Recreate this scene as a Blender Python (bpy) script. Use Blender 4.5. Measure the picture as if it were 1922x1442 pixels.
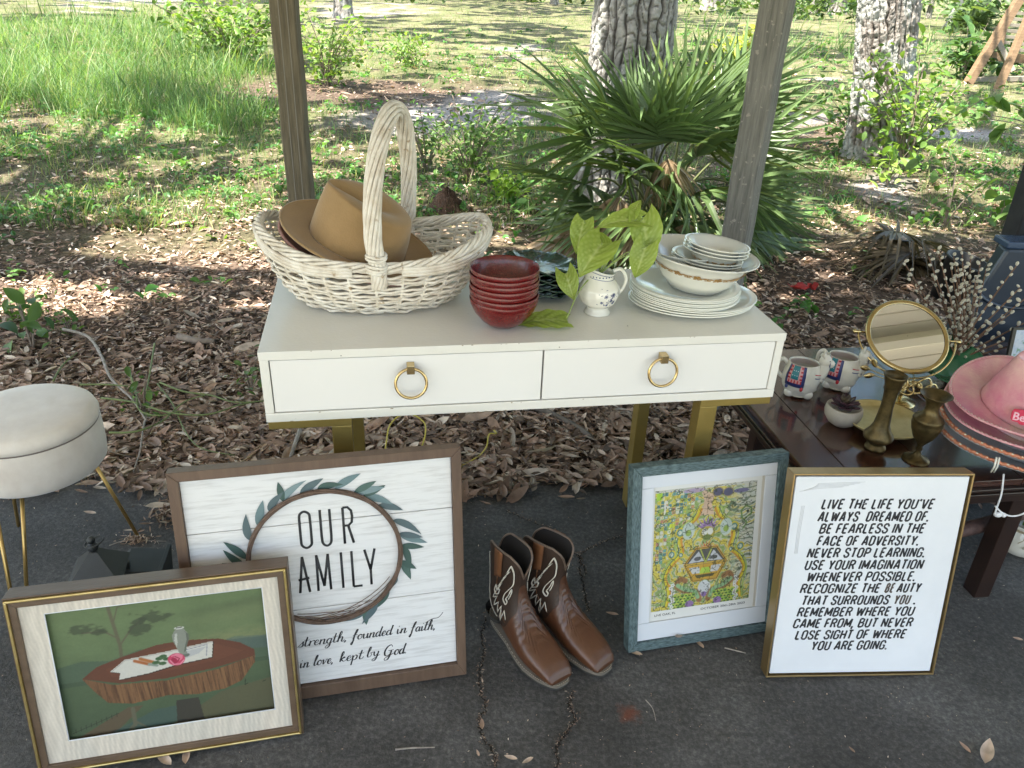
import bpy, math, random
import numpy as np
from mathutils import Vector, Matrix, noise as mnoise
for o in list(bpy.data.objects): bpy.data.objects.remove(o)
random.seed(7); RNG = np.random.default_rng(7)
R = math.radians
S = bpy.context.scene
COL = S.collection
# ------------------------------------------------------------------ camera
FPX, PITCH, ROLL, CAMZ = 1466.85, 0.4810, 0.0413, 1.4808
cam_d = bpy.data.cameras.new('camera'); cam = bpy.data.objects.new('camera', cam_d); COL.objects.link(cam)
cam_d.sensor_width = 36.0; cam_d.lens = 36.0 * FPX / 1922.0; cam_d.clip_start = 0.05; cam_d.clip_end = 600
cam.matrix_world = Matrix.Translation((0, 0, CAMZ)) @ Matrix.Rotation(math.pi/2 - PITCH, 4, 'X') @ Matrix.Rotation(ROLL, 4, 'Z')
S.camera = cam
# ------------------------------------------------------------------ sky, sun, exposure
SUN_TO = Vector((-0.60, -0.40, 1.60)).normalized()          # direction towards the sun
SUN_EL = math.asin(SUN_TO.z); SUN_AZ = math.atan2(SUN_TO.x, SUN_TO.y)
W = bpy.data.worlds.new('World'); S.world = W; W.use_nodes = True
nt = W.node_tree; nt.nodes.clear()
sky = nt.nodes.new('ShaderNodeTexSky'); sky.sky_type = 'NISHITA'; sky.sun_disc = False
sky.sun_elevation = SUN_EL; sky.sun_rotation = SUN_AZ % (2*math.pi); sky.air_density = 1.2; sky.dust_density = 2.0
bg = nt.nodes.new('ShaderNodeBackground'); bg.inputs[1].default_value = 0.15
wo = nt.nodes.new('ShaderNodeOutputWorld')
wbm = nt.nodes.new('ShaderNodeVectorMath'); wbm.operation = 'MULTIPLY'; wbm.inputs[1].default_value = (1.05,1.0,.93); nt.links.new(sky.outputs[0], wbm.inputs[0]); nt.links.new(wbm.outputs[0], bg.inputs[0]); nt.links.new(bg.outputs[0], wo.inputs[0])
sd = bpy.data.lights.new('sun', 'SUN'); sd.energy = 4.6; sd.angle = R(0.55); sd.color = (1.0, 0.95, 0.86)
sun = bpy.data.objects.new('sun', sd); COL.objects.link(sun); sun.location = (0, 0, 20)
sun.rotation_euler = SUN_TO.to_track_quat('Z', 'Y').to_euler()
S.view_settings.view_transform = 'Standard'; S.view_settings.look = 'None'
S.view_settings.exposure = 2.05; S.view_settings.gamma = 1.0; S.view_settings.use_curve_mapping = False
S.render.engine = 'CYCLES'
try:
    S.cycles.max_bounces = 8; S.cycles.diffuse_bounces = 4; S.cycles.glossy_bounces = 4; S.cycles.caustics_reflective = False; S.cycles.caustics_refractive = False
except Exception: pass

# ------------------------------------------------------------------ measuring helpers (design grid of the place)
def ray(px, py):
    a = px-961; b = py-721; cr, sr = math.cos(ROLL), math.sin(ROLL)
    u = a*cr + b*sr; v = -a*sr + b*cr; c, s = math.cos(PITCH), math.sin(PITCH)
    r = u/FPX; up = -v/FPX
    return np.array([r, c+up*s, -s+up*c])
def at(px, py, z=0.0):
    d = ray(px, py); t = (z-CAMZ)/d[2]; return Vector((d[0]*t, d[1]*t, z))
def atY(px, py, Y):
    d = ray(px, py); t = Y/d[1]; return Vector((d[0]*t, Y, CAMZ+d[2]*t))
def topx(x, y, z=0.0):
    c, s = math.cos(PITCH), math.sin(PITCH)
    Z = z-CAMZ; fw = y*c - Z*s; up = y*s + Z*c
    u = FPX*x/fw; v = -FPX*up/fw; cr, sr = math.cos(ROLL), math.sin(ROLL)
    return 961+u*cr-v*sr, 721+u*sr+v*cr

# ------------------------------------------------------------------ objects
def link(o, parent=None):
    COL.objects.link(o)
    if parent is not None: o.parent = parent
    return o
def tag(o, label=None, cat=None, group=None, kind=None):
    if label: o['label'] = label
    if cat: o['category'] = cat
    if group: o['group'] = group
    if kind: o['kind'] = kind
    return o
def thing(name, label, cat, loc=(0,0,0), rot=(0,0,0), group=None):
    o = bpy.data.objects.new(name, None); o.empty_display_size = 0.05; COL.objects.link(o)
    o.location = loc; o.rotation_euler = rot
    return tag(o, label, cat, group)
def copy_tree(o, parent=None):
    c = o.copy(); COL.objects.link(c); c.parent = parent
    for ch in list(o.children): copy_tree(ch, c)
    return c
def rawmesh(name, V, F, cols=None, smooth=True):
    """V (n,3); F (m,k) int array with constant k"""
    V = np.asarray(V, dtype=np.float32); F = np.asarray(F, dtype=np.int32); k = F.shape[1]
    me = bpy.data.meshes.new(name); me.vertices.add(len(V)); me.vertices.foreach_set('co', V.ravel())
    me.loops.add(F.size); me.loops.foreach_set('vertex_index', F.ravel())
    me.polygons.add(len(F)); me.polygons.foreach_set('loop_start', np.arange(0, F.size, k, dtype=np.int32))
    me.polygons.foreach_set('loop_total', np.full(len(F), k, dtype=np.int32))
    me.polygons.foreach_set('use_smooth', np.full(len(F), smooth, dtype=bool))
    me.update(calc_edges=True)
    if cols is not None:
        a = me.color_attributes.new('Col', 'FLOAT_COLOR', 'POINT')
        c = np.ones((len(V), 4), dtype=np.float32); c[:, :3] = cols; a.data.foreach_set('color', c.ravel())
    return me
def rawobj(name, V, F, mat, parent=None, cols=None, smooth=True):
    me = rawmesh(name, V, F, cols, smooth); me.materials.append(mat)
    return link(bpy.data.objects.new(name, me), parent)
def rotm(yaw, pitch, roll):
    """N rotation matrices Rz(yaw) Rx(pitch) Ry(roll)"""
    cz, sz, cx, sx, cy, sy = np.cos(yaw), np.sin(yaw), np.cos(pitch), np.sin(pitch), np.cos(roll), np.sin(roll)
    M = np.empty((len(yaw), 3, 3))
    M[:,0,0] = cz*cy - sz*sx*sy; M[:,0,1] = -sz*cx; M[:,0,2] = cz*sy + sz*sx*cy
    M[:,1,0] = sz*cy + cz*sx*sy; M[:,1,1] = cz*cx;  M[:,1,2] = sz*sy - cz*sx*cy
    M[:,2,0] = -cx*sy; M[:,2,1] = sx; M[:,2,2] = cx*cy
    return M
def scatter(TV, TF, pos, M, scale, cols, tcol=None):
    """bake N copies of a template into one V, F, C"""
    TV = np.asarray(TV, float); TF = np.asarray(TF, int); N = len(pos); n = len(TV)
    sc = np.asarray(scale, float)
    P = TV[None]*(sc[:,None,None] if sc.ndim == 1 else sc[:,None,:])
    V = np.einsum('nij,nkj->nki', M, P) + np.asarray(pos)[:,None,:]
    F = (TF[None] + (np.arange(N)*n)[:,None,None]).reshape(-1, TF.shape[1])
    C = np.repeat(np.asarray(cols)[:,None,:], n, axis=1)
    if tcol is not None: C = C*np.asarray(tcol)[None,:,None]
    return V.reshape(-1,3), F, C.reshape(-1,3)
def merge(parts):
    Vs, Fs, Cs, o = [], [], [], 0
    for V, F, C in parts:
        Vs.append(V); Fs.append(F+o); Cs.append(C); o += len(V)
    return np.vstack(Vs), np.vstack(Fs), np.vstack(Cs)

class MB:
    def __init__(s): s.V = []; s.F = []; s.C = []
    def add(s, V, F, c=None):
        o = len(s.V); s.V += [tuple(v) for v in V]; s.F += [tuple(i+o for i in f) for f in F]; s.C += [c]*len(F); return s
    def box(s, lo, hi, c=None, M=None):
        V = [Vector((x,y,z)) for z in (lo[2],hi[2]) for y in (lo[1],hi[1]) for x in (lo[0],hi[0])]
        if M is not None: V = [M @ v for v in V]
        return s.add(V, [(0,2,3,1),(4,5,7,6),(0,1,5,4),(1,3,7,5),(3,2,6,7),(2,0,4,6)], c)
    def prism(s, poly, y0, y1, c=None):
        """poly in x,z extruded along y"""
        n = len(poly)
        V = [(x,y0,z) for x,z in poly] + [(x,y1,z) for x,z in poly]
        F = [tuple(range(n)), tuple(range(2*n-1, n-1, -1))] + [((i+1)%n, i, i+n, (i+1)%n+n) for i in range(n)]
        return s.add(V, F, c)
    def tube(s, pts, r, n=8, closed=False, c=None, flat=None, caps=True):
        pts = [Vector(p) for p in pts]; m = len(pts); rs = r if isinstance(r, (list,tuple,np.ndarray)) else [r]*m
        V = []; up = None
        for i,p in enumerate(pts):
            a = pts[(i-1)%m] if (closed or i>0) else p; b = pts[(i+1)%m] if (closed or i<m-1) else p
            t = (b-a); t = t.normalized() if t.length > 1e-9 else Vector((0,0,1))
            if up is None: up = Vector((0,0,1)) if abs(t.z) < .9 else Vector((1,0,0))
            x = t.cross(up); x = x.normalized() if x.length > 1e-6 else t.orthogonal().normalized()
            y = x.cross(t).normalized(); up = y
            for k in range(n):
                an = 2*math.pi*k/n; q = x*math.cos(an)*rs[i] + y*math.sin(an)*rs[i]
                if flat is not None:
                    fn, fs = flat; q = q - fn*(q.dot(fn))*(1-fs)
                V.append(p+q)
        F = []
        for i in range(m if closed else m-1):
            j = (i+1)%m
            for k in range(n): k2 = (k+1)%n; F.append((i*n+k, i*n+k2, j*n+k2, j*n+k))
        if caps and not closed: F += [tuple(range(n-1,-1,-1)), tuple(range((m-1)*n, m*n))]
        return s.add(V, F, c)
    def lathe(s, prof, n=40, c=None, center=(0,0,0), sx=1, sy=1, cap0=True, cap1=True, M=None):
        V = []; m = len(prof)
        for r,z in prof:
            for k in range(n):
                a = 2*math.pi*k/n; v = Vector((center[0]+r*math.cos(a)*sx, center[1]+r*math.sin(a)*sy, center[2]+z)); V.append(M@v if M is not None else v)
        F = [(i*n+k, i*n+(k+1)%n, (i+1)*n+(k+1)%n, (i+1)*n+k) for i in range(m-1) for k in range(n)]
        if cap0: F.append(tuple(range(n-1,-1,-1)))
        if cap1: F.append(tuple(range((m-1)*n, m*n)))
        return s.add(V, F, c)
    def ball(s, ce, r, n=12, m=8, c=None, M=None):
        r = r if isinstance(r, (tuple,list,Vector)) else (r,r,r); V = []; ce = Vector(ce)
        for i in range(m+1):
            th = math.pi*(i+.02)/(m+.04)
            for k in range(n):
                a = 2*math.pi*k/n; v = Vector((r[0]*math.sin(th)*math.cos(a), r[1]*math.sin(th)*math.sin(a), r[2]*math.cos(th)))
                V.append(ce + (M@v if M is not None else v))
        F = [(i*n+k, (i+1)*n+k, (i+1)*n+(k+1)%n, i*n+(k+1)%n) for i in range(m) for k in range(n)]
        F += [tuple(range(n)), tuple(range((m+1)*n-1, m*n-1, -1))]
        return s.add(V, F, c)
    def grid(s, P, c=None, close_u=False):
        """P[i][j] points"""
        a = len(P); b = len(P[0]); V = [p for row in P for p in row]
        F = [(i*b+j, i*b+(j+1)%b, ((i+1)%a)*b+(j+1)%b, ((i+1)%a)*b+j) for i in range(a-1) for j in range(b if close_u else b-1)]
        return s.add(V, F, c)
    def mesh(s, name, mat, smooth=True):
        me = bpy.data.meshes.new(name); me.from_pydata(s.V, [], s.F); me.update()
        if smooth: me.polygons.foreach_set('use_smooth', [True]*len(me.polygons))
        if any(c is not None for c in s.C):
            a = me.color_attributes.new('Col', 'FLOAT_COLOR', 'CORNER'); out = []
            for f,c in zip(s.F, s.C): out += [*(c or (.5,.5,.5)), 1.0]*len(f)
            a.data.foreach_set('color', out)
        me.materials.append(mat); return me
    def build(s, name, mat, parent=None, smooth=True, bevel=0, solid=0, sub=0, seg=2, auto=None):
        o = link(bpy.data.objects.new(name, s.mesh(name, mat, smooth)), parent)
        if solid: md = o.modifiers.new('s', 'SOLIDIFY'); md.thickness = solid; md.offset = 0
        if bevel: md = o.modifiers.new('b', 'BEVEL'); md.width = bevel; md.segments = seg; md.limit_method = 'ANGLE'; md.angle_limit = R(40); md.harden_normals = smooth
        if sub: md = o.modifiers.new('d', 'SUBSURF'); md.levels = sub; md.render_levels = sub
        return o
def bx(name, lo, hi, mat, parent, bevel=.0015):
    return MB().box(lo, hi).build(name, mat, parent, smooth=False, bevel=bevel)
def crom(P, k=6, closed=False):
    """Catmull-Rom through points of any dimension"""
    P = [np.array(p, float) for p in P]; n = len(P); out = []
    for i in range(n if closed else n-1):
        p0 = P[(i-1)%n] if (closed or i>0) else P[i]; p1 = P[i]; p2 = P[(i+1)%n]; p3 = P[(i+2)%n] if (closed or i<n-2) else P[(i+1)%n]
        for j in range(k):
            t = j/k; out.append(.5*((2*p1)+(-p0+p2)*t+(2*p0-5*p1+4*p2-p3)*t*t+(-p0+3*p1-3*p2+p3)*t**3))
    if not closed: out.append(P[-1])
    return out

# ------------------------------------------------------------------ materials
def principled(name):
    m = bpy.data.materials.new(name); m.use_nodes = True; t = m.node_tree
    return m, t, t.nodes['Principled BSDF'], t.nodes['Material Output']
def pm(name, a, b=None, rough=.5, metal=0., scale=12., stretch=(1,1,1), bump=0., bscale=None, coat=0., detail=6, lo=.3, hi=.7, rvar=0., spec=.5, speck=None, sheen=0.):
    m, t, p, out = principled(name); N = t.nodes.new; L = t.links.new
    p.inputs['Roughness'].default_value = rough; p.inputs['Metallic'].default_value = metal; p.inputs['Specular IOR Level'].default_value = spec
    if coat: p.inputs['Coat Weight'].default_value = coat; p.inputs['Coat Roughness'].default_value = .08
    if sheen: p.inputs['Sheen Weight'].default_value = sheen
    p.inputs['Base Color'].default_value = (*a, 1)
    tc = N('ShaderNodeTexCoord'); mp = N('ShaderNodeMapping'); mp.inputs['Scale'].default_value = stretch; L(tc.outputs['Object'], mp.inputs[0])
    if b is not None:
        nz = N('ShaderNodeTexNoise'); nz.inputs['Scale'].default_value = scale; nz.inputs['Detail'].default_value = detail; nz.inputs['Roughness'].default_value = .62
        L(mp.outputs[0], nz.inputs[0]); rp = N('ShaderNodeValToRGB'); rp.color_ramp.elements[0].position = lo; rp.color_ramp.elements[1].position = hi
        rp.color_ramp.elements[0].color = (*a,1); rp.color_ramp.elements[1].color = (*b,1); L(nz.outputs[0], rp.inputs[0]); src = rp.outputs[0]
        if speck:
            v = N('ShaderNodeTexNoise'); v.inputs['Scale'].default_value = speck[1]; v.inputs['Detail'].default_value = 2; L(tc.outputs['Object'], v.inputs[0])
            r2 = N('ShaderNodeValToRGB'); r2.color_ramp.elements[0].position = speck[2]; r2.color_ramp.elements[1].position = speck[2]+.06; L(v.outputs[0], r2.inputs[0])
            mx = N('ShaderNodeMix'); mx.data_type = 'RGBA'; L(r2.outputs[0], mx.inputs[0]); L(src, mx.inputs[6]); mx.inputs[7].default_value = (*speck[0],1); src = mx.outputs[2]
        L(src, p.inputs['Base Color'])
        if rvar:
            mr = N('ShaderNodeMapRange'); mr.inputs[3].default_value = max(0,rough-rvar); mr.inputs[4].default_value = min(1,rough+rvar); L(nz.outputs[0], mr.inputs[0]); L(mr.outputs[0], p.inputs['Roughness'])
    if bump:
        n2 = N('ShaderNodeTexNoise'); n2.inputs['Scale'].default_value = bscale or scale*3; n2.inputs['Detail'].default_value = 5; L(mp.outputs[0], n2.inputs[0])
        bp = N('ShaderNodeBump'); bp.inputs['Strength'].default_value = 1; bp.inputs['Distance'].default_value = bump; L(n2.outputs[0], bp.inputs['Height']); L(bp.outputs[0], p.inputs['Normal'])
    return m
def cm(name, rough=.6, transl=0., var=.25, scale=30., bump=0., bscale=60., coat=0., metal=0., spec=.4):
    """colour from the mesh's own colour attribute, with grain"""
    m, t, p, out = principled(name); N = t.nodes.new; L = t.links.new
    at_ = N('ShaderNodeAttribute'); at_.attribute_name = 'Col'; tc = N('ShaderNodeTexCoord')
    nz = N('ShaderNodeTexNoise'); nz.inputs['Scale'].default_value = scale; nz.inputs['Detail'].default_value = 4; L(tc.outputs['Object'], nz.inputs[0])
    mr = N('ShaderNodeMapRange'); mr.inputs[3].default_value = 1-var; mr.inputs[4].default_value = 1+var; mr.inputs[1].default_value = .25; mr.inputs[2].default_value = .75; L(nz.outputs[0], mr.inputs[0])
    vm = N('ShaderNodeVectorMath'); vm.operation = 'SCALE'; L(at_.outputs[0], vm.inputs[0]); L(mr.outputs[0], vm.inputs['Scale'])
    L(vm.outputs[0], p.inputs['Base Color']); p.inputs['Roughness'].default_value = rough; p.inputs['Metallic'].default_value = metal; p.inputs['Specular IOR Level'].default_value = spec
    if coat: p.inputs['Coat Weight'].default_value = coat
    if bump:
        n2 = N('ShaderNodeTexNoise'); n2.inputs['Scale'].default_value = bscale; L(tc.outputs['Object'], n2.inputs[0])
        bp = N('ShaderNodeBump'); bp.inputs['Distance'].default_value = bump; L(n2.outputs[0], bp.inputs['Height']); L(bp.outputs[0], p.inputs['Normal'])
    if transl:
        tr = N('ShaderNodeBsdfTranslucent'); v2 = N('ShaderNodeVectorMath'); v2.operation = 'MULTIPLY'; v2.inputs[1].default_value = (1.5,1.5,.7)
        L(vm.outputs[0], v2.inputs[0]); L(v2.outputs[0], tr.inputs[0]); mx = N('ShaderNodeMixShader'); mx.inputs[0].default_value = transl
        L(p.outputs[0], mx.inputs[1]); L(tr.outputs[0], mx.inputs[2]); L(mx.outputs[0], out.inputs['Surface'])
    return m
M_leaf = cm('green_leaf', rough=.45, transl=.35, var=.2, scale=8)
M_grass = cm('grass_blade', rough=.5, transl=.4, var=.15, scale=3)
M_litter = cm('dead_leaf', rough=.7, transl=.08, var=.3, scale=40)
M_paint = cm('painted_print', rough=.55, var=.05, scale=200)
M_glazed = cm('glazed_ceramic', rough=.15, var=.04, scale=20, spec=.6, coat=.4)
M_twig = pm('twig_bark', (.14,.10,.075), (.30,.25,.20), rough=.85, scale=30, bump=.002)
M_vine = pm('green_vine', (.10,.14,.04), (.20,.24,.08), rough=.6, scale=20)
# ================================================================== GROUND, ASPHALT
def edge_y(x):
    return 2.06 + .07*np.sin(x*1.3+.4) + .05*np.sin(x*3.7) + .03*np.sin(x*9.1+1) + .015*np.sin(x*23.) + .09*np.clip(x,0,1)
def gz(x, y):
    d = np.clip(y-2.1, 0, 1.2)/1.2
    far = np.clip((y-6)/20, 0, 1)
    b = .022*np.sin(x*2.1+.7*y)+.018*np.sin(y*3.3-x*1.1+1)+.012*np.sin(x*6.1+y*5.2)
    return -.035*d*0 - .012 + d*b*.8 + far*(.10*np.sin(x*.33+1)*np.sin(y*.27))
def ell(px, py, cx, cy, rx, ry, soft=.35):
    d = np.sqrt(((px-cx)/rx)**2 + ((py-cy)/ry)**2); return np.clip((1+soft-d)/(2*soft), 0, 1)
_g = RNG.random((4,64,64))
def vnoise(x, y, s, k=0):
    """tiling value noise"""
    x = x*s+100; y = y*s+100; xi = np.floor(x).astype(int); yi = np.floor(y).astype(int); fx = x-xi; fy = y-yi
    fx = fx*fx*(3-2*fx); fy = fy*fy*(3-2*fy); g = _g[k]; a = g[xi%64, yi%64]; b = g[(xi+1)%64, yi%64]; c = g[xi%64,(yi+1)%64]; d = g[(xi+1)%64,(yi+1)%64]
    return (a*(1-fx)+b*fx)*(1-fy) + (c*(1-fx)+d*fx)*fy
def fbm(x, y, s, k=0): return (vnoise(x,y,s,k)*.5+vnoise(x,y,s*2.1,(k+1)%4)*.3+vnoise(x,y,s*4.3,(k+2)%4)*.2)
def zones(x, y):
    """sand, tall grass, grass, litter weights of a ground point"""
    px, py = topx(x, y)
    wx = (fbm(x,y,.9,0)-.5)*160; wy = (fbm(x,y,.8,2)-.5)*60; a = px+wx; b = py+wy
    sand = np.maximum.reduce([ell(a,b,860,212,170,34), ell(a,b,215,4,120,9), ell(a,b,1790,243,110,12), ell(a,b,1660,350,60,26)*.8, ell(a,b,1500,150,60,6), ell(a,b,960,100,60,6)*.5, ell(a,b,700,22,100,7)*.6, ell(a,b,1500,232,90,12)*.6, ell(a,b,1400,165,40,8)])
    tall = np.maximum.reduce([ell(a,b,150,130,330,95,.2), ell(a,b,430,190,120,55,.3), ell(a,b,1330,55,90,25)*.7, ell(a,b,1860,300,70,30)*.5])
    patch = np.maximum.reduce([ell(a,b,640,168,280,30), ell(a,b,30,225,60,40)*.7, ell(a,b,720,260,120,40)*.5])
    lit = np.clip((b-390)/110, 0, 1); lit = np.maximum(lit, patch*.9)
    lit = np.maximum(lit, ell(a,b,1560,250,130,36)*.8); lit = np.maximum(lit, ell(a,b,1650,370,230,70)*.55); lit = np.maximum(lit, np.clip((b-250)/60,0,1)*.5)
    grass = np.clip(1-lit*1.15, 0, 1)*(1-sand*.9)
    return sand, tall*(1-patch)*(1-sand*.5), grass, lit*(1-sand*.8)
nr, nc = 330, 300
rr = 1.9*np.exp(np.linspace(0, math.log(240/1.9), nr)); aa = np.linspace(-1.05, 1.05, nc)
GX = rr[:,None]*np.tan(aa)[None,:]*.9; GY = np.repeat(rr[:,None], nc, 1)
Z = gz(GX, GY); Z = np.where(GY < 1.98, -.02, Z)
sa, ta, gr, li = zones(GX, GY)
n1 = fbm(GX, GY, 2.5, 1)[...,None]; n2 = fbm(GX, GY, .6, 3)[...,None]
def cc(*c): return np.array(c)[None,None,:]
soil = cc(.065,.048,.037)*(.6+.9*n1); lc = cc(.16,.11,.08)*(.6+.8*n1)
n3 = fbm(GX,GY,7.,0)[...,None]; gcol = (cc(.085,.10,.04)*(1-n2)+cc(.155,.16,.075)*n2)*(.5+1.0*n1)*(.6+.8*n3); brn = np.clip((n3-.5)*5,0,1)*.7; gcol = gcol*(1-brn)+cc(.20,.15,.11)*brn; sc_ = cc(.30,.275,.26)*(.8+.4*n1)
C = soil*(1-li[...,None])*.3 + soil*0
C = soil; C = C*(1-li[...,None]) + (soil*.55+lc*.45)*li[...,None]; C = C*(1-gr[...,None]) + gcol*gr[...,None]; C = C*(1-sa[...,None]) + sc_*sa[...,None]
idx = np.arange(nr*nc).reshape(nr, nc)
F = np.stack([idx[:-1,:-1], idx[:-1,1:], idx[1:,1:], idx[1:,:-1]], -1).reshape(-1,4)
M_ground = cm('soil', rough=.95, var=.6, scale=26, bump=.02, bscale=45, spec=.15)
g_o = rawobj('ground', np.stack([GX,GY,Z],-1).reshape(-1,3), F, M_ground, cols=C.reshape(-1,3)); tag(g_o, kind='structure')
# land behind and beside the camera: pale sandy yard
yard = MB().box((-120,-120,-.30),(120,-3.6,-.012)).box((-120,-3.6,-.30),(-3.4,1.9,-.012)).box((4.2,-3.6,-.30),(120,1.9,-.012))
yo = yard.build('yard', pm('yard_sand', (.30,.27,.21), (.22,.25,.12), rough=.95, scale=.6), smooth=False); tag(yo, kind='structure')

bslab = MB().box((-3.4,-3.6,-.30),(4.2,-1.1,-.003)).build('bounce_slab', pm('bounce_concrete', (.46,.43,.38), (.58,.55,.50), rough=.9, scale=3), smooth=False); tag(bslab, kind='structure')  # unseen pale slab behind the camera, added to bounce sun under the roof
# asphalt slab with irregular edge
xs = np.linspace(-3.4, 4.2, 300); ys = edge_y(xs)
top = [(x, y, 0.) for x, y in zip(xs, ys)]
am = MB(); P = []
for i in range(0, 24):
    f = (i/23.)
    P.append([(x, -1.1 + (y+1.1)*f, .0 + .0012*math.sin(x*5+f*30)) for x, y in zip(xs, ys)])
am.grid(P); am.grid([[(x,y+.012*math.sin(x*60), .0 if k==0 else -.05) for x,y in zip(xs,ys)] for k in (0,1)])
def asphalt_mat():
    m, t, p, out = principled('asphalt'); N = t.nodes.new; L = t.links.new
    tc = N('ShaderNodeTexCoord')
    def nz(s, d=6, r=.6):
        n = N('ShaderNodeTexNoise'); n.inputs['Scale'].default_value = s; n.inputs['Detail'].default_value = d; n.inputs['Roughness'].default_value = r; L(tc.outputs['Object'], n.inputs[0]); return n
    def ramp(src, *st):
        r = N('ShaderNodeValToRGB'); L(src, r.inputs[0]); e = r.color_ramp.elements
        while len(e) < len(st): e.new(.5)
        for q,(pos,col) in zip(e, st): q.position = pos; q.color = (*col,1)
        return r.outputs[0]
    base = ramp(nz(3.2,8).outputs[0], (.26,(.042,.040,.037)), (.50,(.078,.075,.071)), (.78,(.165,.16,.155)))
    grit = ramp(nz(85,4,.75).outputs[0], (.42,(.62,.62,.62)), (.56,(1,1,1)), (.70,(1.6,1.57,1.54)))
    mx = N('ShaderNodeMix'); mx.data_type = 'RGBA'; mx.blend_type = 'MULTIPLY'; mx.inputs[0].default_value = 1; L(base, mx.inputs[6]); L(grit, mx.inputs[7])
    v = N('ShaderNodeTexVoronoi'); v.inputs['Scale'].default_value = 120; L(tc.outputs['Object'], v.inputs[0])
    sp = ramp(v.outputs['Distance'], (.0,(1,1,1)), (.10,(0,0,0)))
    w = N('ShaderNodeTexWhiteNoise'); L(v.outputs['Position'], w.inputs[0]); gt = N('ShaderNodeMath'); gt.operation = 'GREATER_THAN'; gt.inputs[1].default_value = .955; L(w.outputs[0], gt.inputs[0])
    ml = N('ShaderNodeMath'); ml.operation = 'MULTIPLY'; L(sp, ml.inputs[0]); L(gt.outputs[0], ml.inputs[1])
    m2 = N('ShaderNodeMix'); m2.data_type = 'RGBA'; L(ml.outputs[0], m2.inputs[0]); L(mx.outputs[2], m2.inputs[6]); m2.inputs[7].default_value = (.30,.28,.25,1)
    # rusty orange stain
    st = N('ShaderNodeVectorMath'); st.operation = 'DISTANCE'; L(tc.outputs['Object'], st.inputs[0]); q = at(1180, 1340); st.inputs[1].default_value = (q.x, q.y, 0)
    nd = nz(40,3); ad = N('ShaderNodeMath'); ad.operation = 'MULTIPLY_ADD'; L(nd.outputs[0], ad.inputs[0]); ad.inputs[1].default_value = .06; L(st.outputs['Value'], ad.inputs[2])
    sr = ramp(ad.outputs[0], (.035,(.8,.8,.8)), (.062,(0,0,0)))
    m3 = N('ShaderNodeMix'); m3.data_type = 'RGBA'; L(sr, m3.inputs[0]); L(m2.outputs[2], m3.inputs[6]); m3.inputs[7].default_value = (.16,.045,.02,1)
    L(m3.outputs[2], p.inputs['Base Color']); p.inputs['Roughness'].default_value = .72; p.inputs['Specular IOR Level'].default_value = .45
    bp = N('ShaderNodeBump'); bp.inputs['Distance'].default_value = .0035; bp.inputs['Strength'].default_value = 1; L(nz(75,4,.7).outputs[0], bp.inputs['Height']); L(bp.outputs[0], p.inputs['Normal'])
    return m
ao = am.build('asphalt', asphalt_mat()); tag(ao, kind='structure')
# cracks as flat dark ribbons, with crumbs and bits of leaf in them
M_crack = pm('crack_dark', (.012,.010,.008), (.035,.028,.02), rough=1, scale=90)
cr = MB(); crumbs = []
for pts, w in (([(915,1150),(905,1190),(908,1225),(900,1262),(903,1300),(912,1330),(900,1352),(905,1385),(925,1415),(930,1445)],.009),
               ([(1075,1300),(1068,1325),(1080,1350),(1060,1380),(1048,1400),(1045,1445)],.012),
               ([(950,962),(985,975),(1020,990),(1045,1000),(1062,1025),(1085,1045),(1100,1080)],.006),
               ([(1085,1042),(1110,1030),(1135,1018),(1170,1008)],.007), ([(1085,1040),(1090,1075),(1098,1120),(1105,1150)],.010)):
    g = [at(*p) for p in pts]; c = crom([(v.x,v.y) for v in g], 14)
    L_, R_ = [], []
    for i,q in enumerate(c):
        a = c[max(0,i-1)]; b = c[min(len(c)-1,i+1)]; t = (b-a)/max(1e-6,np.linalg.norm(b-a)); n_ = np.array([-t[1],t[0]])
        j = q + n_*random.uniform(-.004,.004); ww = w*random.uniform(.2,1)*.40
        L_.append((*(j+n_*ww), .0032)); R_.append((*(j-n_*ww), .0032)); crumbs += [(j[0]+random.gauss(0,w*.5), j[1]+random.gauss(0,w*.5)) for _ in range(2)]
    cr.grid([L_, R_])
co = cr.build('asphalt_cracks', M_crack); tag(co, kind='stuff')
# ================================================================== SCATTERED LITTER
# curled leaf template (unit length along y)
def leaf_tmpl(w=.36, fold=.12, curl=.22, seg=5):
    V = []; F = []
    V.append((0,-.5,curl*.25))
    for i in range(1, seg):
        t = i/seg; hw = w*math.sin(math.pi*t**.85)**.8*.5*2*.5; y = t-.5; z = curl*(y*y)
        V += [(-hw,y,z+fold*hw*2), (0,y,z), (hw,y,z+fold*hw*2)]
    V.append((0,.5,curl*.3))
    F += [(0,2,1,1),(0,3,2,2)]
    for i in range(seg-2):
        a = 1+3*i; b = a+3; F += [(a,a+1,b+1,b),(a+1,a+2,b+2,b+1)]
    a = 1+3*(seg-2); e = len(V)-1; F += [(a,a+1,e,e),(a+1,a+2,e,e)]
    T = []
    for f in F:
        T.append((f[0],f[1],f[2]));
        if f[2] != f[3]: T.append((f[0],f[2],f[3]))
    return np.array(V), np.array(T)
def samp(n, x0, x1, y0, y1):
    px = RNG.uniform(x0, x1, n); py = RNG.uniform(y0, y1, n)
    cr_, sr_ = math.cos(ROLL), math.sin(ROLL); a = px-961; b = py-721; u = a*cr_+b*sr_; v = -a*sr_+b*cr_
    c, s = math.cos(PITCH), math.sin(PITCH); r = u/FPX; up = -v/FPX; dx = r; dy = c+up*s; dz = -s+up*c
    t = -CAMZ/np.minimum(dz,-.004); return dx*t, dy*t
LC = np.array([(.31,.21,.155),(.40,.29,.22),(.21,.145,.105),(.48,.38,.30),(.28,.19,.14),(.35,.235,.175),(.14,.10,.075),(.54,.46,.38)])
parts = []
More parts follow.
